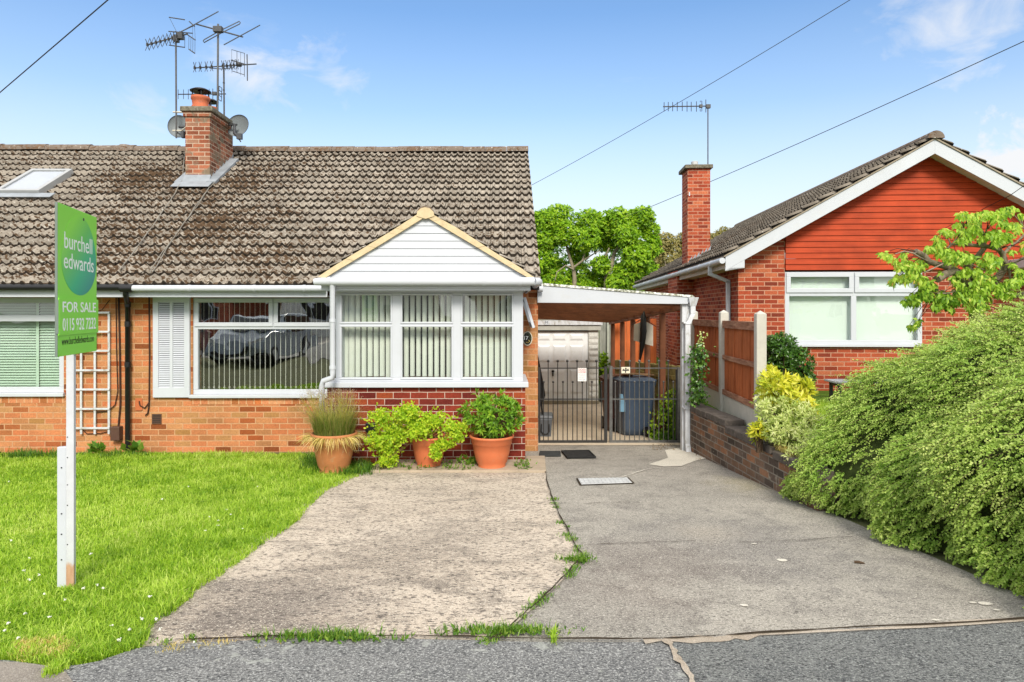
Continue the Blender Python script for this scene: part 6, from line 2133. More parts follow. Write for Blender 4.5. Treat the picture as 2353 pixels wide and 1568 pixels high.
def rosettes(name, C, Nn, cnt, L, Wd, mat, parent, tilt=(.2, .9), org=None, droop=.1):
    """whorls of leaves: each centre C with axis Nn carries cnt leaves"""
    C = np.repeat(np.asarray(C, float), cnt, 0); Nn = np.repeat(unit(np.asarray(Nn, float)), cnt, 0)
    n = len(C)
    rv = unit(rng.normal(size=(n, 3)))
    side = unit(np.cross(Nn, rv))
    t = (tilt[0] + (tilt[1] - tilt[0]) * rng.random(n))[:, None]
    D = unit(Nn * (1 - t) + side * t)
    if org is not None: C = C - np.array(org)
    return leaves(name, C + D * .004, D, L * (.65 + .6 * rng.random(n)), Wd * (.7 + .5 * rng.random(n)), mat, parent, np.clip(np.repeat(rng.random(n // cnt), cnt) * .55 + rng.random(n) * .45, 0, 1), up=unit(Nn + .3 * rng.normal(size=(n, 3))), droop=droop)


def blob_points(c, r, n, lump=.18, seed=1, top_only=False, shell=.35):
    v = unit(rng.normal(size=(n, 3)))
    if top_only: v[:, 2] = np.abs(v[:, 2])
    rr = np.random.default_rng(seed)
    k = np.ones(n)
    for i in range(9):
        d = unit(rr.normal(size=(1, 3)))[0]; k += lump * rr.uniform(-.4, 1) * np.exp(-((1 - v @ d) / .18))
    k *= 1 - shell * rng.random(n) ** 1.6
    return np.array(c) + v * np.array(r) * k[:, None], v


def stems(name, root, tips, mat, parent, r0=.008, r1=.003, sag=.0):
    s = MB()
    for t in tips:
        t = Vector(t); m_ = root.lerp(t, .5) + Vector((random.uniform(-.03, .03), random.uniform(-.03, .03), .06))
        s.tube([root + Vector((random.uniform(-.03, .03), random.uniform(-.03, .03), 0)), m_, t], [r0, (r0 + r1) / 2, r1], 5, 0, False)
    return s.build(name, mat, parent)


# terracotta pots
def pot(label, px, py_rim, y, rim_px, hgt, mat, seedz):
    z = zg(y) + seedz
    c0 = Vector((W(px, 0, y).x, y, z))
    t = thing('plant_pot', label, 'pot', Matrix.Translation(c0), 'terracotta pots in front of the porch')
    R_ = rim_px / 2 / FOC * y
    s = MB()
    s.lathe([(.0, .004), (R_ * .60, .004), (R_ * .62, .03), (R_ * .60, .04), (R_ * .70, hgt * .22), (R_ * .80, hgt * .50), (R_ * .86, hgt * .74), (R_ * .87, hgt * .745), (R_ * .90, hgt * .765), (R_ * .92, hgt * .90), (R_ * .98, hgt * .93), (R_, hgt * .96), (R_ * .99, hgt), (R_ * .90, hgt), (R_ * .86, hgt * .90), (R_ * .84, hgt * .80)], (0, 0, 0), 40)
    s.build('body', mat, t)
    s = MB(); s.lathe([(R_ * .85, hgt * .88), (.001, hgt * .90)], (0, 0, 0), 24); s.build('soil', M_soil, t)
    return c0, R_, hgt


pA = pot('weathered pale terracotta pot of dry grasses at the left end of the porch', 768, 995, 7.86, 106, W(0, 994, 7.86).z - zg(7.86) , M_terra_old, 0)
pB = pot('terracotta pot under trailing lime green creeper, middle of the three', 986, 1001, 8.08, 88, W(0, 1001, 8.08).z - zg(8.08) - .03, M_terra, .03)
pC = pot('clean orange terracotta pot with a leafy azalea, rightmost of the three', 1130, 1001, 8.02, 103, W(0, 1000, 8.02).z - zg(8.02) - .03, M_terra, .03)

# ornamental grass
t = thing('ornamental_grass', 'tall half dry grass with feathery seed heads in the weathered pot', 'plant', Matrix.Translation(pA[0] + Vector((0, 0, pA[2] * .9))))
n = 1500
a = rng.random(n) * 6.28; rr_ = pA[1] * .8 * np.sqrt(rng.random(n))
P = np.stack([rr_ * np.cos(a), rr_ * np.sin(a), np.zeros(n)], 1)
az = a + rng.normal(size=n) * .5; ln = .2 + .75 * rng.random(n); H = (.14 + .30 * rng.random(n))
o3 = np.stack([np.cos(az), np.sin(az), np.zeros(n)], 1); sd = np.stack([-np.sin(az), np.cos(az), np.zeros(n)], 1) * .0025
up_ = np.array([0, 0, 1.0])
m1 = P + o3 * (H * ln * .35)[:, None] + up_ * (H * .6)[:, None]; tp = P + o3 * (H * ln * 1.1)[:, None] + up_ * (H * (1 - .3 * ln))[:, None]
npmesh('blades', np.stack([P - sd, P + sd, m1 + sd * .8, m1 - sd * .8, tp], 1), 5, M_grass_orn, t, np.clip(rng.random(n) * .7, 0, 1), [(0, 1, 2, 3), (3, 2, 4)])
n = 330
a = rng.random(n) * 6.28
P = np.stack([.5 * pA[1] * np.cos(a), .5 * pA[1] * np.sin(a), np.zeros(n)], 1)
tipx = np.stack([np.cos(a) * (.05 + .30 * rng.random(n)) - .10 * rng.random(n), np.sin(a) * .18 * rng.random(n), .28 + .26 * rng.random(n)], 1)
s = MB()
for i in range(n): s.tube([P[i], P[i] * .5 + tipx[i] * .55 + np.array([0, 0, .05]), tipx[i]], .0014, 3, 0, False)
s.build('stalks', M_grass_dry, t)
C = np.repeat(tipx, 16, 0) + rng.normal(size=(n * 16, 3)) * np.array([.018, .018, .026])
leaves('seed_heads', C, rng.normal(size=(n * 16, 3)) + np.array([0, 0, .6]), .012, .005, leafmat('brown_seed_heads', [(0, (.20, .12, .09)), (.6, (.36, .24, .17)), (1, (.5, .40, .28))], .2), t)
n = 420
a = rng.random(n) * 6.28
P = np.stack([pA[1] * .95 * np.cos(a), pA[1] * .95 * np.sin(a), np.full(n, .03)], 1)
D = np.stack([np.cos(a), np.sin(a), -.9 + .9 * rng.random(n)], 1)
leaves('dead_blades', P, D, .10 + .13 * rng.random(n), .006, M_grass_dry, t, droop=.3)

# trailing creeper
t = thing('trailing_creeper', 'lime green small leaved creeper spilling out of the middle pot over its left side', 'plant', Matrix.Translation(pB[0] + Vector((0, 0, pB[2] * .9))))
org = np.array(t.matrix_world.translation)
root = Vector((0, 0, 0))
C = []; tips = []
anch = [((875, 960), .10), ((930, 950), .10), ((955, 968), .12), ((1000, 965), .10), ((1040, 985), .09), ((905, 990), .13), ((870, 1010), .12), ((890, 1030), .11), ((900, 1055), .07), ((880, 1062), .05), ((1015, 1020), .05), ((1005, 1045), .05), ((1052, 1005), .05), ((960, 990), .10), ((985, 975), .10), ((918, 1005), .08), ((1035, 1070 - 50), .04), ((1060, 985), .05), ((945, 945), .05), ((1000, 1030), .04)]
for (pp, sp_) in anch:
    y_ = pB[0].y - .20 + random.uniform(-.12, .10)
    if pp[0] > 990 and pp[1] > 1010: y_ = pB[0].y - pB[1] - .03
    c_ = np.array(W(pp[0], pp[1], y_)) - org
    n = int(190 * (sp_ / .1) ** 1.3)
    pts = c_ + rng.normal(size=(n, 3)) * np.array([sp_ * .62, sp_ * .5, sp_ * .50])
    C.append(pts); tips.append(Vector(c_))
C = np.concatenate(C)
floor = pB[0].z - org[2] + .02
C[:, 2] = np.maximum(C[:, 2], floor)
yf = DP + 9.5 - .05 - org[1]
C[:, 1] = np.minimum(C[:, 1], yf)
rosettes('leaves', C, np.stack([rng.normal(size=len(C)) * .5, -.5 - rng.random(len(C)), .5 * rng.random(len(C)) - .1], 1), 3, .034, .022, M_creeper, t, (.3, .9))
stems('stems', root, tips * 2, plain('reddish_stem', (.22, .14, .05), .8), t, .004, .002)

# azalea
t = thing('azalea_bush', 'leafy green azalea with whorled leaves growing in the rightmost pot', 'plant', Matrix.Translation(pC[0] + Vector((0, 0, pC[2] * .9))))
org = np.array(t.matrix_world.translation)
cA = np.array(W(1132, 955, 8.02)) - org
C, Nn = blob_points(cA, (.31, .24, .235), 230, .25, 4)
ex = np.array([np.array(W(px, py, 7.95)) - org for px, py in ((1190, 968), (1196, 962), (1185, 975), (1095, 905), (1072, 940), (1080, 965), (1110, 910), (1150, 905), (1165, 930), (1140, 985), (1110, 990), (1175, 985), (1160, 990), (1125, 980))])
C = np.concatenate([C, ex]); Nn = np.concatenate([Nn, unit(ex - cA)])
C[:, 2] = np.maximum(C[:, 2], .0)
C[:, 1] = np.minimum(C[:, 1], DP + 9.5 - .05 - org[1])
rosettes('leaves', C, Nn + np.array([0, -.5, .35]), 11, .072, .021, M_azalea, t, (.25, .85))
stems('stems', Vector((0, 0, -.02)), [Vector(v) for v in C[::5]], M_stem, t, .007, .003)

# low weeds at the porch foot
wl_ = []
for k in range(150):
    px = random.choice([random.uniform(915, 1000), random.uniform(1000, 1080), random.uniform(850, 1075), random.uniform(1180, 1215)]); wl_.append(G(px, random.uniform(1072, 1088)))
P = []; D = []
for g0 in wl_:
    m_ = 10
    P.append(np.array(g0) + np.abs(rng.normal(size=(m_, 3))) * np.array([.03, .01, .035])); D.append(rng.normal(size=(m_, 3)) + np.array([0, -.2, .7]))
P = np.concatenate(P); D = np.concatenate(D)
tag(leaves('porch_foot_weeds', P, D, .03 + .03 * rng.random(len(P)), .016, M_weed), kind='stuff')


def broadweed(label, px, py, n, L, wdt):
    g0 = G(px, py)
    t = thing('dock_weed', label, 'weed', Matrix.Translation(g0))
    a = rng.random(n) * 6.28
    D = np.stack([np.cos(a) * .7, -.2 + np.sin(a) * .6, .6 + rng.random(n)], 1)
    P = rng.normal(size=(n, 3)) * np.array([.05, .02, .0]) + np.array([0, 0, .02])
    P[:, 2] += rng.random(n) * .10
    leaves('leaves', P, D, L * (.6 + .6 * rng.random(n)), wdt, M_weed, t, fold=.06, droop=.25)


broadweed('broad leaved weed at the foot of the porch beside the rightmost pot', 1075, 1078, 26, .10, .05)
broadweed('round leaved plant against the wall at the foot of the black downpipe', 312, 1046, 18, .14, .09)
broadweed('broad leaved weed against the house wall below the white trellis', 225, 1048, 26, .13, .07)

# ---------------------------------------------------------------- hedge spilling over the garden wall
hd = thing('cotoneaster_hedge', 'large mounded small leaved hedge arching over the garden wall on the right', 'hedge', T(3.6, 5.2, zg(5.2)))
ho = np.array(hd.matrix_world.translation)


def hsurf(Y, ph, inset=0.0):
    xw = 2.485 + (9.2 - Y) * .058
    zb_ = SLOPE * (YH - Y)
    sc_ = np.sqrt(np.clip(1 - np.clip((Y - 6.15) / 1.05, 0, 1) ** 2, 0.0, 1)) * np.sqrt(np.clip(1 - np.clip((3.65 - Y) / .85, 0, 1) ** 2, 0.0, 1))
    Wd_ = (2.35 - inset) * sc_; H_ = (1.74 - inset) * sc_ ** .9
    lump = 1 + .045 * np.sin(Y * 4.1 + ph * 3) + .04 * np.sin(Y * 7.7 - ph * 5 + 1) + .03 * np.sin(ph * 11 + Y * 2)
    bulge = -.18 + .06 * np.clip((Y - 5.1) / .9, 0, 1)
    ca = np.sign(np.cos(ph)) * np.abs(np.cos(ph)) ** 1.3; sa = np.abs(np.sin(ph)) ** 1.12
    x = xw + 2.27 - (Wd_ + bulge * sc_) * ca * lump
    z = zb_ + .03 + H_ * sa * lump
    return x, z


nS = 20500
Y = 2.82 + 4.36 * rng.random(nS); ph = np.arccos(1 - rng.random(nS) ** .8) * 1.0
ph = np.where(rng.random(nS) < .78, rng.random(nS) * (np.pi / 2 + .25), np.pi / 2 + .25 + rng.random(nS) * (np.pi / 2 - .3))
gapn = fbm2(Y * 1.0, ph * 1.9, 4.2, 17)
keepS = gapn > -.62 + .25 * rng.random(nS)
Y, ph, gapn = Y[keepS], ph[keepS], gapn[keepS]; nS = len(Y)
ins = .0 + .12 * rng.random(nS) ** 2 - .05 * gapn
x, z = hsurf(Y, ph, ins)
S0 = np.stack([x, Y, z], 1)
nrm_ = np.stack([-np.cos(ph), -.15 + .15 * rng.normal(size=nS) - 1.6 * np.clip((3.5 - Y) / .6, 0, 1), np.sin(ph)], 1)
dn = np.stack([np.where(ph < 1.9, -.75, .5) - .5 * np.sin(ph) * (ph < 1.9), np.full(nS, -.45), -.45 - .5 * np.abs(np.cos(ph))], 1)
dir0 = unit(nrm_ * (.45 + .6 * rng.random(nS))[:, None] + dn * (.45 + .5 * rng.random(nS))[:, None] + .30 * rng.normal(size=(nS, 3)))
Ls = (.12 + .20 * rng.random(nS)) * np.clip(.35 + np.minimum(ph, np.pi - ph) * 1.2, .35, 1)
k_ = 24
tt = np.linspace(.05, 1, k_)
Pl = S0[:, None, :] + dir0[:, None, :] * (Ls[:, None] * tt)[:, :, None]
Pl[:, :, 2] -= (Ls[:, None] * .20) * tt ** 2
axis = np.repeat(dir0[:, None, :], k_, 1); axis[:, :, 2] -= .6 * tt; axis = axis.reshape(-1, 3)
sidev = unit(np.cross(axis, rng.normal(size=(nS * k_, 3))))
D = unit(axis * .7 + sidev)
Pf = Pl.reshape(-1, 3)
keep = (Pf[:, 2] > zgv(Pf[:, 1]) + .03)
spr = np.repeat(rng.random(nS), k_)
tipk = np.tile(tt, nS)
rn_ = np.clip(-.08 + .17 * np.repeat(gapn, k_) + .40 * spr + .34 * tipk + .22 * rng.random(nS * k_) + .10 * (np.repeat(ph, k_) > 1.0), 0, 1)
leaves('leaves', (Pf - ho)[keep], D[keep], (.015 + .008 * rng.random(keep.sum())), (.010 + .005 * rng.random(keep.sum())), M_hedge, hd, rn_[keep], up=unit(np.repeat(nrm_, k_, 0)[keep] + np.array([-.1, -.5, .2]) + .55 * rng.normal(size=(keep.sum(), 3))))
s = MB()
for i in range(0, nS, 3):
    pts = [Pl[i, j] - ho for j in (0, 8, 16, 23)]
    if pts[-1][2] + ho[2] > zg(Y[i]) + .03: s.tube([S0[i] - ho] + pts[1:], .0022, 3, 0, False)
s.build('twigs', M_stem, hd)
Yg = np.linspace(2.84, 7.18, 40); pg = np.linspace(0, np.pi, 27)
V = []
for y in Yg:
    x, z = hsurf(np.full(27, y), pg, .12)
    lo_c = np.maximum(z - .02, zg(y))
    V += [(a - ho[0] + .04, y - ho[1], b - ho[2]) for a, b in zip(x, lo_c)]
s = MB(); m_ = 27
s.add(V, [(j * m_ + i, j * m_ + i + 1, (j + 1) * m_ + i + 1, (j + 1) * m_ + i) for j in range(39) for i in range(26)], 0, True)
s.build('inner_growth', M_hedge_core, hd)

# shrubs on the bank
def shrub(name, label, c, r, n, cnt, L, Wd, mat, lump=.22, seed=3, axis=(0, -.3, .5), tilt=(.25, .9), core=None, zmin=.56, nb=6):
    base = Vector((c[0], c[1], zmin))
    t = thing(name, label, 'shrub', Matrix.Translation(base))
    Cs, Ns = [], []
    c = np.array(c); r = np.array(r)
    rr_ = np.random.default_rng(seed)
    for i in range(6):
        off = rr_.uniform(-.62, .62, 3) * r if i else np.zeros(3)
        a_, b_ = blob_points(c + off - np.array(base), r * (rr_.uniform(.42, .62) if i else .72), int(n / 6), lump, seed + i, shell=.5)
        Cs.append(a_); Ns.append(b_)
    C = np.concatenate(Cs); Nn = np.concatenate(Ns); n = len(C)
    C[:, 2] = np.maximum(C[:, 2], .0)
    rosettes('leaves', C, Nn + np.array(axis), cnt, L, Wd, mat, t, tilt)
    stems('stems', Vector((0, 0, 0)), [Vector(v) for v in C[::max(1, n // 30)]], M_stem, t, .010, .004)
    return t


c_ = W(1805, 822, 8.6)
shrub('evergreen_shrub', 'dark glossy evergreen bush beside the end concrete post', (c_.x, c_.y, c_.z - .05), (.32, .35, .38), 1000, 7, .055, .024, M_darkleaf, .25, 3)
c_ = W(1845, 880, 8.5)
shrub('evergreen_shrub', 'lower dark green bush between the evergreen and the long grass', (c_.x, c_.y, c_.z), (.20, .3, .24), 260, 7, .05, .022, M_darkleaf, .25, 5)
c_ = W(1808, 915, 7.3)
shrub('golden_shrub', 'bright yellow leaved shrub in front of the dark evergreen bush', (c_.x, c_.y, c_.z), (.25, .26, .30), 260, 8, .09, .030, M_yellow, .3, 6)
c_ = W(1745, 990, 7.0)
shrub('golden_shrub', 'small yellow green shrub leaning over the wall by the end post', (c_.x, c_.y, c_.z), (.09, .12, .12), 45, 8, .07, .024, M_yellow, .2, 8, zmin=.5)
c_ = W(1822, 985, 6.9)
shrub('variegated_shrub', 'cream and green variegated shrub spilling along the wall top', (c_.x, c_.y, c_.z), (.27, .30, .27), 800, 7, .055, .016, M_variegated, .25, 9, zmin=.5)
c_ = W(1870, 1035, 6.5)
shrub('variegated_shrub', 'lower pale green shrub between the variegated one and the hedge', (c_.x, c_.y, c_.z), (.24, .30, .18), 560, 7, .045, .012, M_variegated, .25, 10, axis=(-.4, -.5, .1), zmin=.5)
lg = []
for k in range(150):
    y_ = random.uniform(7.6, 9.6); x_ = W(random.uniform(1868, 1935), 0, y_).x; lg.append((x_, y_, .57, random.uniform(.6, 1.3)))
tufts('garden_long_grass', lg, M_lawn, .16, 26, .05, kind='stuff', wd=.006, lean=.7)
lg = []
for k in range(26):
    y_ = random.uniform(6.5, 6.9); lg.append((2.485 + (9.2 - y_) * .058 + .06, y_, .55, random.uniform(.4, .8)))
tufts('wall_top_grass', lg, M_grass_dry, .12, 10, .02, kind='stuff', wd=.004, lean=1.4)
# dry growth at the wall's foot, in front of the hedge's end
lg = []
for k in range(40):
    g0 = G(random.uniform(1800, 1842), random.uniform(1100, 1142)); lg.append((g0.x + .02, g0.y, g0.z + random.uniform(0, .25), random.uniform(.4, 1)))
tufts('wall_foot_growth', lg, M_grass_orn, .10, 24, .03, kind='stuff', wd=.006, lean=1.2)

# ivy on the fence and around the slatted fence
def leaf_wall(name, label, pts, y, n, L, mat, jit=.05, cat='climber', spread=.05):
    c0 = W(*pts[0], y)
    t = thing(name, label, cat, Matrix.Translation(c0))
    P = []
    for (a, b) in zip(pts[:-1], pts[1:]):
        A, B = np.array(W(*a[:2], y)), np.array(W(*b[:2], y))
        u = rng.random(n)[:, None]
        P.append(A + (B - A) * u + rng.normal(size=(n, 3)) * np.array([spread, jit, spread * .6]))
    P = np.concatenate(P) - np.array(c0)
    D = rng.normal(size=P.shape) * .7 + np.array([0, -.5, -.5])
    leaves('leaves', P, D, L * (.6 + .6 * rng.random(len(P))), L * .75, mat, t, droop=.15, up=unit(rng.normal(size=P.shape) * .5 + np.array([0, -1, .4])))
    s = MB(); s.tube([Vector(W(*a[:2], y)) - c0 for a in pts], .008, 5); s.build('stem', M_stem, t)


leaf_wall('ivy', 'dark ivy climbing the fence panel beside the white carport post', [(1600, 930), (1603, 880), (1604, 830), (1606, 800)], 9.25, 170, .055, M_darkleaf, .06, spread=.06)
leaf_wall('ivy', 'thin variegated ivy strand reaching up the fence panel', [(1606, 805), (1612, 780), (1614, 762)], 9.4, 22, .04, M_variegated, .02, spread=.02)
leaf_wall('climbing_plant', 'straggling green climber on the slatted fence beside the bins', [(1500, 1010), (1520, 960), (1540, 930), (1555, 900), (1552, 950), (1545, 1000)], 10.75, 85, .06, M_maple, .10, spread=.09)
lg = []
for k in range(26):
    y_ = random.uniform(10.45, 11.0); lg.append((W(random.uniform(1505, 1560), 0, y_).x, y_, zg(y_), random.uniform(.5, 1)))
tufts('fence_foot_weeds', lg, M_grass_dark, .16, 40, .05, kind='stuff', wd=.007, lean=1.0)
lv = []
for k in range(240):
    g0 = random.choice([G(random.uniform(1500, 1570), random.uniform(1022, 1036)), G(random.uniform(1600, 1830), 0 or random.uniform(1046, 1058))])
    lv.append(g0)
P = np.array([[g.x, g.y, g.z + .014] for g in lv]); ok = P[:, 0] < 2.485 + (9.2 - P[:, 1]) * .058 - .01
P = P[ok]
tag(leaves('fallen_leaves', P, np.stack([rng.normal(size=len(P)), rng.normal(size=len(P)), .15 * rng.random(len(P))], 1), .025, .014, leafmat('dead_leaves', [(0, (.12, .07, .03)), (1, (.32, .22, .12))], .1)), kind='stuff')
twg = G(1973, 1297)
t = thing('fallen_twig', 'short dark broken twig lying on the drive', 'twig', Matrix.Translation(twg + Vector((0, 0, .012))))
s = MB(); s.tube([(-.025, .01, .0), (0, 0, .004), (.02, -.004, .0), (.035, -.008, -.002)], [.009, .009, .007, .003], 6); s.build('wood', M_stem, t)
shrub('garden_shrub', 'green bush in the gap between the garage pier and the fence post', tuple(W(1388, 845, 18.2)), (.16, .3, .55), 150, 6, .09, .045, M_maple, .2, 12, zmin=zg(18.2))

# ---------------------------------------------------------------- trees
def branch(mb, pts, r0, r1, n=6):
    m_ = len(pts)
    mb.tube(pts, [r0 + (r1 - r0) * i / (m_ - 1) for i in range(m_)], n)


def far_tree(name, label, base, lobes, y, n_per, L, mat, limbs, bark, dens=1.0):
    o_ = W(*base, y); o_.z = zg(y)
    t = thing(name, label, 'tree', Matrix.Translation(o_))
    s = MB()
    for (pts, r0, r1) in limbs:
        branch(s, [W(a, b, y + c) - o_ for a, b, c in pts], r0, r1)
    s.build('trunk', bark, t)
    C, Nn = [], []
    for (px, py, rp_, dy) in lobes:
        c_ = np.array(W(px, py, y + dy)) - np.array(o_); r_ = rp_ / FOC * y
        n = int(n_per * (rp_ / 40) ** 1.7)
        p_, v_ = blob_points(c_, (r_, r_ * .9, r_ * .85), n, .28, int(px + py), shell=.45)
        C.append(p_); Nn.append(v_)
    C = np.concatenate(C); Nn = np.concatenate(Nn)
    rosettes('crown', C, Nn + np.array([0, -.4, .7]), 4, L, L * .6, mat, t, (.3, 1.0), droop=.25)


far_tree('maple_tree', 'bright green leafy tree beyond the carport roof', (1370, 660), [
    (1252, 508, 30, 0), (1282, 500, 32, .5), (1296, 535, 30, -.3), (1250, 550, 32, 0), (1240, 600, 34, 0), (1275, 610, 22, 1), (1280, 648, 30, 0), (1245, 645, 36, .6), (1330, 640, 30, .5),
    (1352, 510, 30, 0), (1345, 550, 30, -.4), (1328, 580, 24, .6), (1395, 515, 32, .3), (1420, 505, 28, 0), (1455, 512, 34, .4), (1480, 498, 24, 0), (1492, 530, 22, .2), (1440, 545, 30, -.4), (1400, 555, 24, .8), (1490, 570, 28, 0),
    (1460, 590, 32, -.5), (1380, 610, 20, -.3), (1372, 640, 22, .4), (1440, 630, 32, -.2), (1480, 625, 30, .4), (1420, 652, 24, -.3), (1500, 655, 30, .3), (1455, 660, 26, 0), (1400, 655, 22, .6), (1345, 665, 24, 0)],
    27, 640, .14, M_maple, [([(1392, 690, 0), (1394, 640, 0), (1404, 612, 0), (1412, 580, .2), (1430, 560, .3), (1440, 535, .3), (1450, 515, .3)], .13, .03), ([(1404, 612, 0), (1390, 590, -.3), (1400, 570, -.3)], .06, .03), ([(1320, 690, 0), (1320, 640, 0), (1318, 620, 0), (1310, 595, 0), (1300, 560, 0), (1285, 520, 0)], .11, .03),
                            ([(1318, 615, -.2), (1338, 600, -.3), (1345, 580, -.3), (1352, 545, -.3)], .05, .02), ([(1318, 620, -.5), (1300, 610, -.6), (1280, 625, -.6), (1275, 645, -.6)], .035, .015), ([(1338, 600, -.3), (1362, 585, -.3), (1380, 575, -.3)], .04, .015), ([(1430, 560, 0), (1455, 570, -.4), (1470, 560, -.4)], .03, .012)], M_bark_pale)
far_tree('bronze_tree', 'bronze green fine twigged tree behind the neighbour chimney', (1580, 700), [
    (1530, 560, 26, 0), (1545, 600, 34, 0), (1540, 640, 32, 0), (1580, 560, 28, .5), (1575, 610, 36, .3), (1610, 555, 26, .2), (1640, 560, 24, 0), (1665, 545, 22, .3), (1690, 548, 18, .3), (1640, 600, 34, .2), (1680, 590, 26, .3), (1515, 650, 26, 0), (1510, 600, 18, .2)],
    33, 900, .13, M_brownleaf, [([(1570, 720, 0), (1565, 650, 0), (1560, 600, 0), (1555, 565, 0)], .12, .03), ([(1565, 650, 0), (1590, 600, 0), (1610, 560, 0)], .06, .02), ([(1540, 660, -.6), (1530, 620, -.7), (1528, 600, -.7)], .04, .015)], M_bark)
far_tree('background_tree', 'dark green tree low behind the bright maple', (1440, 700), [(1240, 660, 44, 0), (1320, 670, 40, 0), (1400, 672, 40, 0), (1470, 668, 40, 0), (1540, 680, 40, 0), (1280, 690, 40, 0), (1275, 600, 34, .5), (1340, 625, 34, .5), (1425, 600, 36, .5), (1375, 560, 24, .5), (1500, 600, 34, .5), (1500, 690, 40, .5), (1620, 690, 40, 0)], 36, 200, .2, M_darkleaf,
         [([(1440, 760, 0), (1440, 690, 0), (1440, 665, 0)], .14, .05)], M_bark)

# cherry tree in the neighbour's garden
YT = 8.3
ot = W(2240, 745, YT); ot.z = .55
ct_ = thing('cherry_tree', 'small pruned tree with drooping bright leaves in front of the red gable', 'tree', Matrix.Translation(ot))
CC = lambda x, y: ((3240 + x / 2.852) / 1.632, (750 + y / 2.852) / 1.632)
q = lambda x, y, dy=0: W(*CC(x, y), YT + dy) - ot
s = MB()
limbs = [([(1230, 1500, 0), (1190, 1150, 0), (1120, 950, -.05), (1070, 870, -.1), (1020, 800, -.1)], .085, .06), ([(1090, 900, -.1), (960, 760, -.2), (860, 800, -.3), (780, 850, -.35)], .05, .045), ([(1000, 770, -.1), (900, 720, -.2), (780, 690, -.25), (690, 660, -.3), (640, 600, -.3), (550, 550, -.35)], .042, .032),
         ([(1110, 860, 0), (1120, 760, .05), (1115, 690, .1)], .055, .045), ([(1115, 700, .1), (1200, 620, .1), (1280, 520, .2), (1270, 400, .2), (1250, 340, .2)], .035, .03), ([(1280, 400, .2), (1310, 320, .1), (1420, 190, .1)], .012, .006), ([(1250, 340, .2), (1250, 250, .2), (1240, 190, .2)], .012, .006),
         ([(1190, 1120, 0), (1380, 900, .15), (1480, 760, .2), (1500, 650, .2), (1480, 580, .2), (1440, 530, .1), (1330, 500, 0), (1200, 490, -.1), (1050, 475, -.2), (930, 480, -.2), (890, 520, -.25)], .05, .010),
         ([(1490, 590, .2), (1560, 500, .3), (1650, 440, .3), (1750, 330, .3), (1900, 250, .3)], .02, .01), ([(1500, 640, .2), (1530, 700, .1), (1555, 770, .1), (1560, 850, .1)], .02, .012), ([(930, 480, -.2), (900, 420, -.2)], .010, .006), ([(940, 470, -.2), (1000, 400, -.2), (1060, 300, -.1)], .008, .004),
         ([(690, 660, -.3), (600, 620, -.4), (520, 570, -.5), (430, 550, -.5), (330, 580, -.5)], .012, .005), ([(780, 690, -.3), (900, 660, -.4), (830, 690, -.5), (640, 780, -.5)], .012, .007), ([(1480, 760, .2), (1600, 680, .3), (1720, 610, .4), (1900, 640, .4)], .02, .012),
         ([(1380, 900, .15), (1600, 1030, .1), (1800, 980, .2), (1950, 900, .3)], .04, .02), ([(1050, 720, -.1), (1150, 690, -.2), (1280, 750, -.3)], .01, .006), ([(1090, 950, -.1), (1000, 970, -.3), (900, 1000, -.4), (780, 1000, -.45)], .012, .005), ([(1170, 840, 0), (1210, 920, -.2), (1240, 1030, -.25), (1250, 1150, -.25)], .006, .003), ([(1120, 1060, -.2), (1240, 950, -.2), (1350, 830, -.2)], .006, .004), ([(900, 740, -.3), (920, 900, -.35), (860, 980, -.4)], .006, .003), ([(1680, 200, .3), (1700, 280, .3), (1600, 160, .2)], .01, .005), ([(1700, 300, .3), (1900, 420, .4), (2000, 700, .4)], .012, .01)]
for pts, r0, r1 in limbs: branch(s, [q(*p_) for p_ in pts], r0, r1, 8)
s.build('trunk', M_bark, ct_)
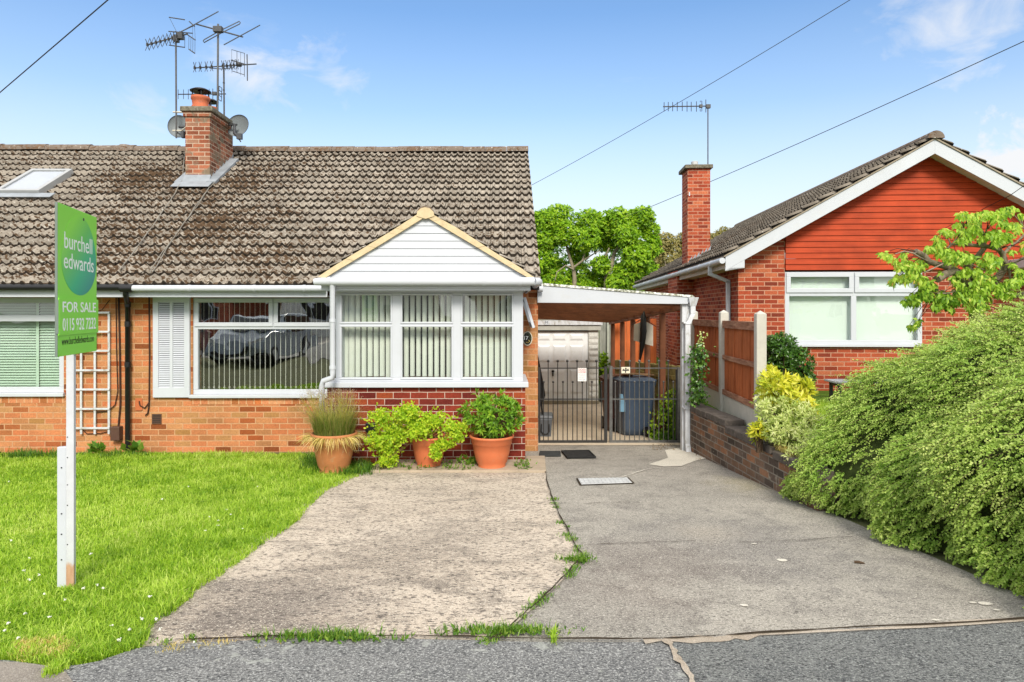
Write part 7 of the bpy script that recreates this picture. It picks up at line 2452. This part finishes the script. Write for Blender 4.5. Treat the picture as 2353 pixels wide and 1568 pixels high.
cl_ = [(200, 590, 32), (280, 620, 38), (330, 660, 36), (420, 590, 28), (380, 720, 45), (460, 690, 60), (540, 740, 70), (600, 690, 60), (430, 860, 40), (330, 850, 28), (300, 890, 26), (390, 830, 40), (480, 800, 50), (560, 830, 60), (620, 880, 60), (700, 930, 70), (640, 980, 60), (580, 1030, 60), (540, 1090, 45), (700, 1040, 60), (790, 1090, 60), (840, 1020, 60), (900, 1060, 60), (960, 1080, 55), (1020, 1060, 45), (760, 1150, 40), (920, 1170, 35), (830, 1120, 50), (460, 1110, 30), (420, 1090, 18), (500, 1040, 28), (520, 1370, 18), (560, 1330, 20), (480, 1355, 12), (590, 1300, 22),
       (700, 530, 45), (760, 500, 45), (820, 560, 60), (900, 570, 60), (980, 590, 60), (1060, 600, 60), (1140, 620, 50), (820, 470, 50), (960, 660, 40), (1050, 650, 40), (880, 640, 45), (770, 400, 26), (840, 330, 30), (880, 350, 32), (940, 360, 36), (1000, 270, 34), (1050, 340, 50), (1100, 400, 60), (1180, 330, 60), (1050, 430, 45), (1150, 260, 60), (1220, 180, 60), (1280, 170, 55), (1160, 190, 50), (1080, 160, 40), (1030, 170, 30), (1240, 420, 36), (1350, 160, 40), (1400, 200, 50), (1470, 150, 60), (1530, 120, 50), (1590, 100, 34), (1470, 240, 45), (1540, 280, 35), (1620, 270, 40), (1640, 330, 36), (1680, 170, 30),
       (1400, 370, 55), (1470, 400, 60), (1540, 400, 50), (1330, 380, 45), (1400, 460, 45), (1330, 610, 60), (1400, 660, 60), (1280, 680, 50), (1350, 740, 50), (1250, 830, 45), (1220, 770, 35), (1360, 850, 45), (1330, 920, 50), (1020, 790, 45), (960, 850, 34), (1080, 820, 28), (820, 790, 22), (1580, 560, 24), (1590, 700, 26), (1500, 920, 40), (1560, 890, 50), (1620, 880, 55), (1500, 1000, 45), (1440, 1010, 40), (1560, 1010, 45), (1660, 800, 45), (1700, 860, 50), (1640, 760, 34), (1230, 1090, 34), (1300, 1000, 30), (1560, 1180, 45), (1520, 1240, 30), (1700, 540, 30), (1700, 470, 24), (1180, 900, 60), (1240, 960, 60), (1130, 1000, 60), (1200, 1060, 60), (1290, 1050, 55), (1120, 1100, 50), (1050, 930, 50), (1180, 780, 45), (1090, 760, 40), (1300, 880, 50), (1420, 930, 50), (1260, 1150, 55), (1160, 1170, 45), (1020, 1000, 50), (1000, 900, 40), (1800, 500, 60), (1900, 420, 70), (1850, 700, 70), (1980, 640, 80), (1820, 880, 70), (1950, 900, 70)]
P, D, rn = [], [], []
for (cx, cy, r_) in cl_:
    n = max(8, int(62 * (r_ / 45) ** 1.5))
    for i in range(n):
        a = random.uniform(0, 6.28); rr2 = r_ * 1.05 * math.sqrt(random.random())
        dy_ = random.gauss(-.1, .25)
        P.append(np.array(q(cx + rr2 * math.cos(a), cy - 12 + rr2 * math.sin(a) * .8, dy_)))
        D.append((random.gauss(0, .5), random.gauss(-.15, .4), -.75 + random.gauss(0, .35)))
        rn.append(min(1, max(0, random.gauss(.45, .22) + (.30 if (r_ < 40 or cx < 450) and random.random() < .4 else 0) - (.22 if cy > 960 and cx < 1100 else 0))))
s = MB()
lp_ = [q(*p_) for pts, a_, b_ in limbs for p_ in pts]
for (cx, cy, r_) in cl_:
    c_ = q(cx, cy - .5 * r_, random.uniform(-.3, .1))
    near = min(lp_, key=lambda v: (v - c_).length)
    mid = near.lerp(c_, .55) + Vector((0, 0, .05))
    s.tube([near, mid, c_, c_ + Vector((random.uniform(-.06, .06), -.03, -.12))], [.005, .004, .003, .002], 4, 0, False)
s.build('twigs', M_stem, ct_)
P = np.array(P); D = np.array(D)
leaves('crown', P, D, (.050 + .040 * rng.random(len(P))), .024 + .012 * rng.random(len(P)), M_cherry, ct_, np.array(rn), up=unit(rng.normal(size=P.shape) * .6 + np.array([0, -1, .5])), droop=.12, fold=.10)

# ---------------------------------------------------------------- across the street: what the windows reflect
def plain_house(label, x, y, rz, wid, dep, eave, rise, wallm, roofm, gable_front):
    t = thing('opposite_house', label, 'house', T(x, y, zg(2.2) + .1, rz))
    s = MB(); hw = wid / 2
    s.box(-hw, hw, 0, dep, -.3, eave)
    if gable_front:
        for yy in (0.0, dep - .1): s.prism([(-hw, eave + .001), (hw, eave + .001), (0, eave + rise)], yy, yy + .1)
    else:
        for sx_ in (-1, 1): s.add([(sx_ * hw, 0, eave), (sx_ * hw, dep, eave), (sx_ * hw, dep / 2, eave + rise), (sx_ * (hw - .1), 0, eave), (sx_ * (hw - .1), dep, eave), (sx_ * (hw - .1), dep / 2, eave + rise)], [(0, 1, 2), (3, 5, 4), (0, 2, 5, 3), (1, 4, 5, 2)])
    s.build('wall', wallm, t)
    s = MB()
    if gable_front:
        for sx_ in (-1, 1):
            p_ = [(sx_ * (hw + .35), eave - .2), (0, eave + rise + .03), (0, eave + rise + .15), (sx_ * (hw + .35), eave - .06)]
            s.prism(p_ if sx_ < 0 else p_[::-1], -.4, dep + .3)
    else:
        for (ya, za, yb, zb2) in ((-.35, eave - .2, dep / 2, eave + rise + .03), (dep + .35, eave - .2, dep / 2, eave + rise + .03)):
            s.hexa([(-hw - .3, ya, za), (hw + .3, ya, za), (hw + .3, yb, zb2), (-hw - .3, yb, zb2), (-hw - .3, ya, za + .1), (hw + .3, ya, za + .1), (hw + .3, yb, zb2 + .1), (-hw - .3, yb, zb2 + .1)])
    s.build('roof', roofm, t)
    for xw in (-hw * .5, hw * .5):
        s = MB(); wframe(s, xw - .8, xw + .8, .9, 2.1, .07, dep + .001, dep + .05); s.box(xw - .03, xw + .03, dep + .001, dep + .05, .97, 2.03)
        w_ = s.build('window', M_white, t)
        s = MB(); s.box(xw - .73, xw + .73, dep + .01, dep + .02, .97, 2.03); s.build('panes', M_dark_int, w_)
    s = MB(); s.box(-.45, .45, dep + .001, dep + .05, -.1, 2.0); s.build('door', M_fascia, t)


M_render = plain('cream_render', (.75, .72, .64), .9, .2, .08, 3)
M_roof_plain = plain('brown_concrete_roof', (.16, .10, .07), .9, .2, .2, 8)
plain_house('cream rendered house with brown gable roof across the street', -19, -29, 0, 8, 8, 2.5, 3.4, M_brick_nb, M_roof_plain, True)
plain_house('pale house with long brown roof across the street, middle of the row', -8.5, -30, 0, 10, 8, 4.6, 2.6, M_render, M_roof_plain, False)
plain_house('brick house with brown gable roof across the street, behind the camera', 3, -29, 0, 8.5, 8, 2.6, 3.2, M_brick, M_roof_plain, True)
plain_house('pale house with brown roof across the street, facing the neighbour', 15, -30, 0, 10, 8, 4.4, 2.6, M_render, M_roof_plain, False)

def car(label, x, y, rz, paint):
    t = thing('parked_car', label, 'car', T(x, y, zg(2.2) - .0, rz))
    prof = [(-2.0, .28), (2.0, .28), (2.05, .45), (2.02, .68), (1.85, .80), (1.0, .92), (.35, 1.38), (-.2, 1.46), (-1.2, 1.42), (-1.75, 1.02), (-2.02, .92), (-2.06, .5)]
    n = len(prof); s = MB(); vs = []
    for wv, k in ((-.84, 0), (-.80, 1), (.80, 1), (.84, 0)):
        for (a, z) in prof:
            w_ = wv * (1 - .16 * max(0, (z - .9) / .55))
            vs.append((w_, a * (1 if k else .985), z if k == 1 else (.28 + (z - .28) * .985)))
    s.add(vs, [(j * n + i, j * n + (i + 1) % n, (j + 1) * n + (i + 1) % n, (j + 1) * n + i) for j in range(3) for i in range(n)] + [tuple(range(n - 1, -1, -1)), tuple(range(3 * n, 4 * n))], 0, False)
    s.build('body', paint, t, .03)
    dk = plain('dark_car_glass', (.02, .025, .03), .08, .6, .02)
    s = MB()
    s.add([(-.66, 1.0, .945), (.66, 1.0, .945), (.60, .40, 1.36), (-.60, .40, 1.36)], [(0, 1, 2, 3)]); s.v = [(a, b + .012, c_ + .012) for a, b, c_ in s.v]
    s.build('windscreen', dk, t)
    for sg_ in (-1, 1):
        s = MB(); s.add([(sg_ * .835, .85, .95), (sg_ * .835, -1.5, .98), (sg_ * .77, -1.15, 1.36), (sg_ * .77, .35, 1.36)], [(0, 1, 2, 3)]); s.build('side_window', dk, t)
        s = MB(); s.hexa([(sg_ * .45, 1.93, .60), (sg_ * .78, 1.90, .60), (sg_ * .78, 1.80, .60), (sg_ * .45, 1.80, .60), (sg_ * .47, 1.93, .78), (sg_ * .76, 1.86, .80), (sg_ * .76, 1.75, .80), (sg_ * .47, 1.80, .78)]); s.v = [(a, b + .12, c_) for a, b, c_ in s.v]
        s.build('headlight', M_galv, t)
        for ya in (-1.25, 1.25):
            s = MB(); s.tube([(sg_ * .70, ya, .31), (sg_ * .86, ya, .31)], .31, 20); wl2 = s.build('wheel', M_black, t)
            s = MB(); s.tube([(sg_ * .861, ya, .31), (sg_ * .872, ya, .31)], .19, 14); s.build('rim', M_galv, wl2)
        s = MB(); s.cbox((sg_ * .95, .75, .98), (.18, .10, .13)); s.build('mirror', paint, t, .02)
    s = MB(); s.box(-.5, .5, 2.05, 2.075, .36, .48); s.build('lower_grille', M_black, t)


car('grey hatchback parked at the kerb facing the houses', -7.4, -2.6, R(6), plain('dark_grey_car_paint', (.30, .34, .38), .2, .6, .03))
car('maroon hatchback parked across the street, left of the grey one', -11.4, -3.2, R(20), plain('maroon_car_paint', (.16, .03, .03), .15, .6, .03))
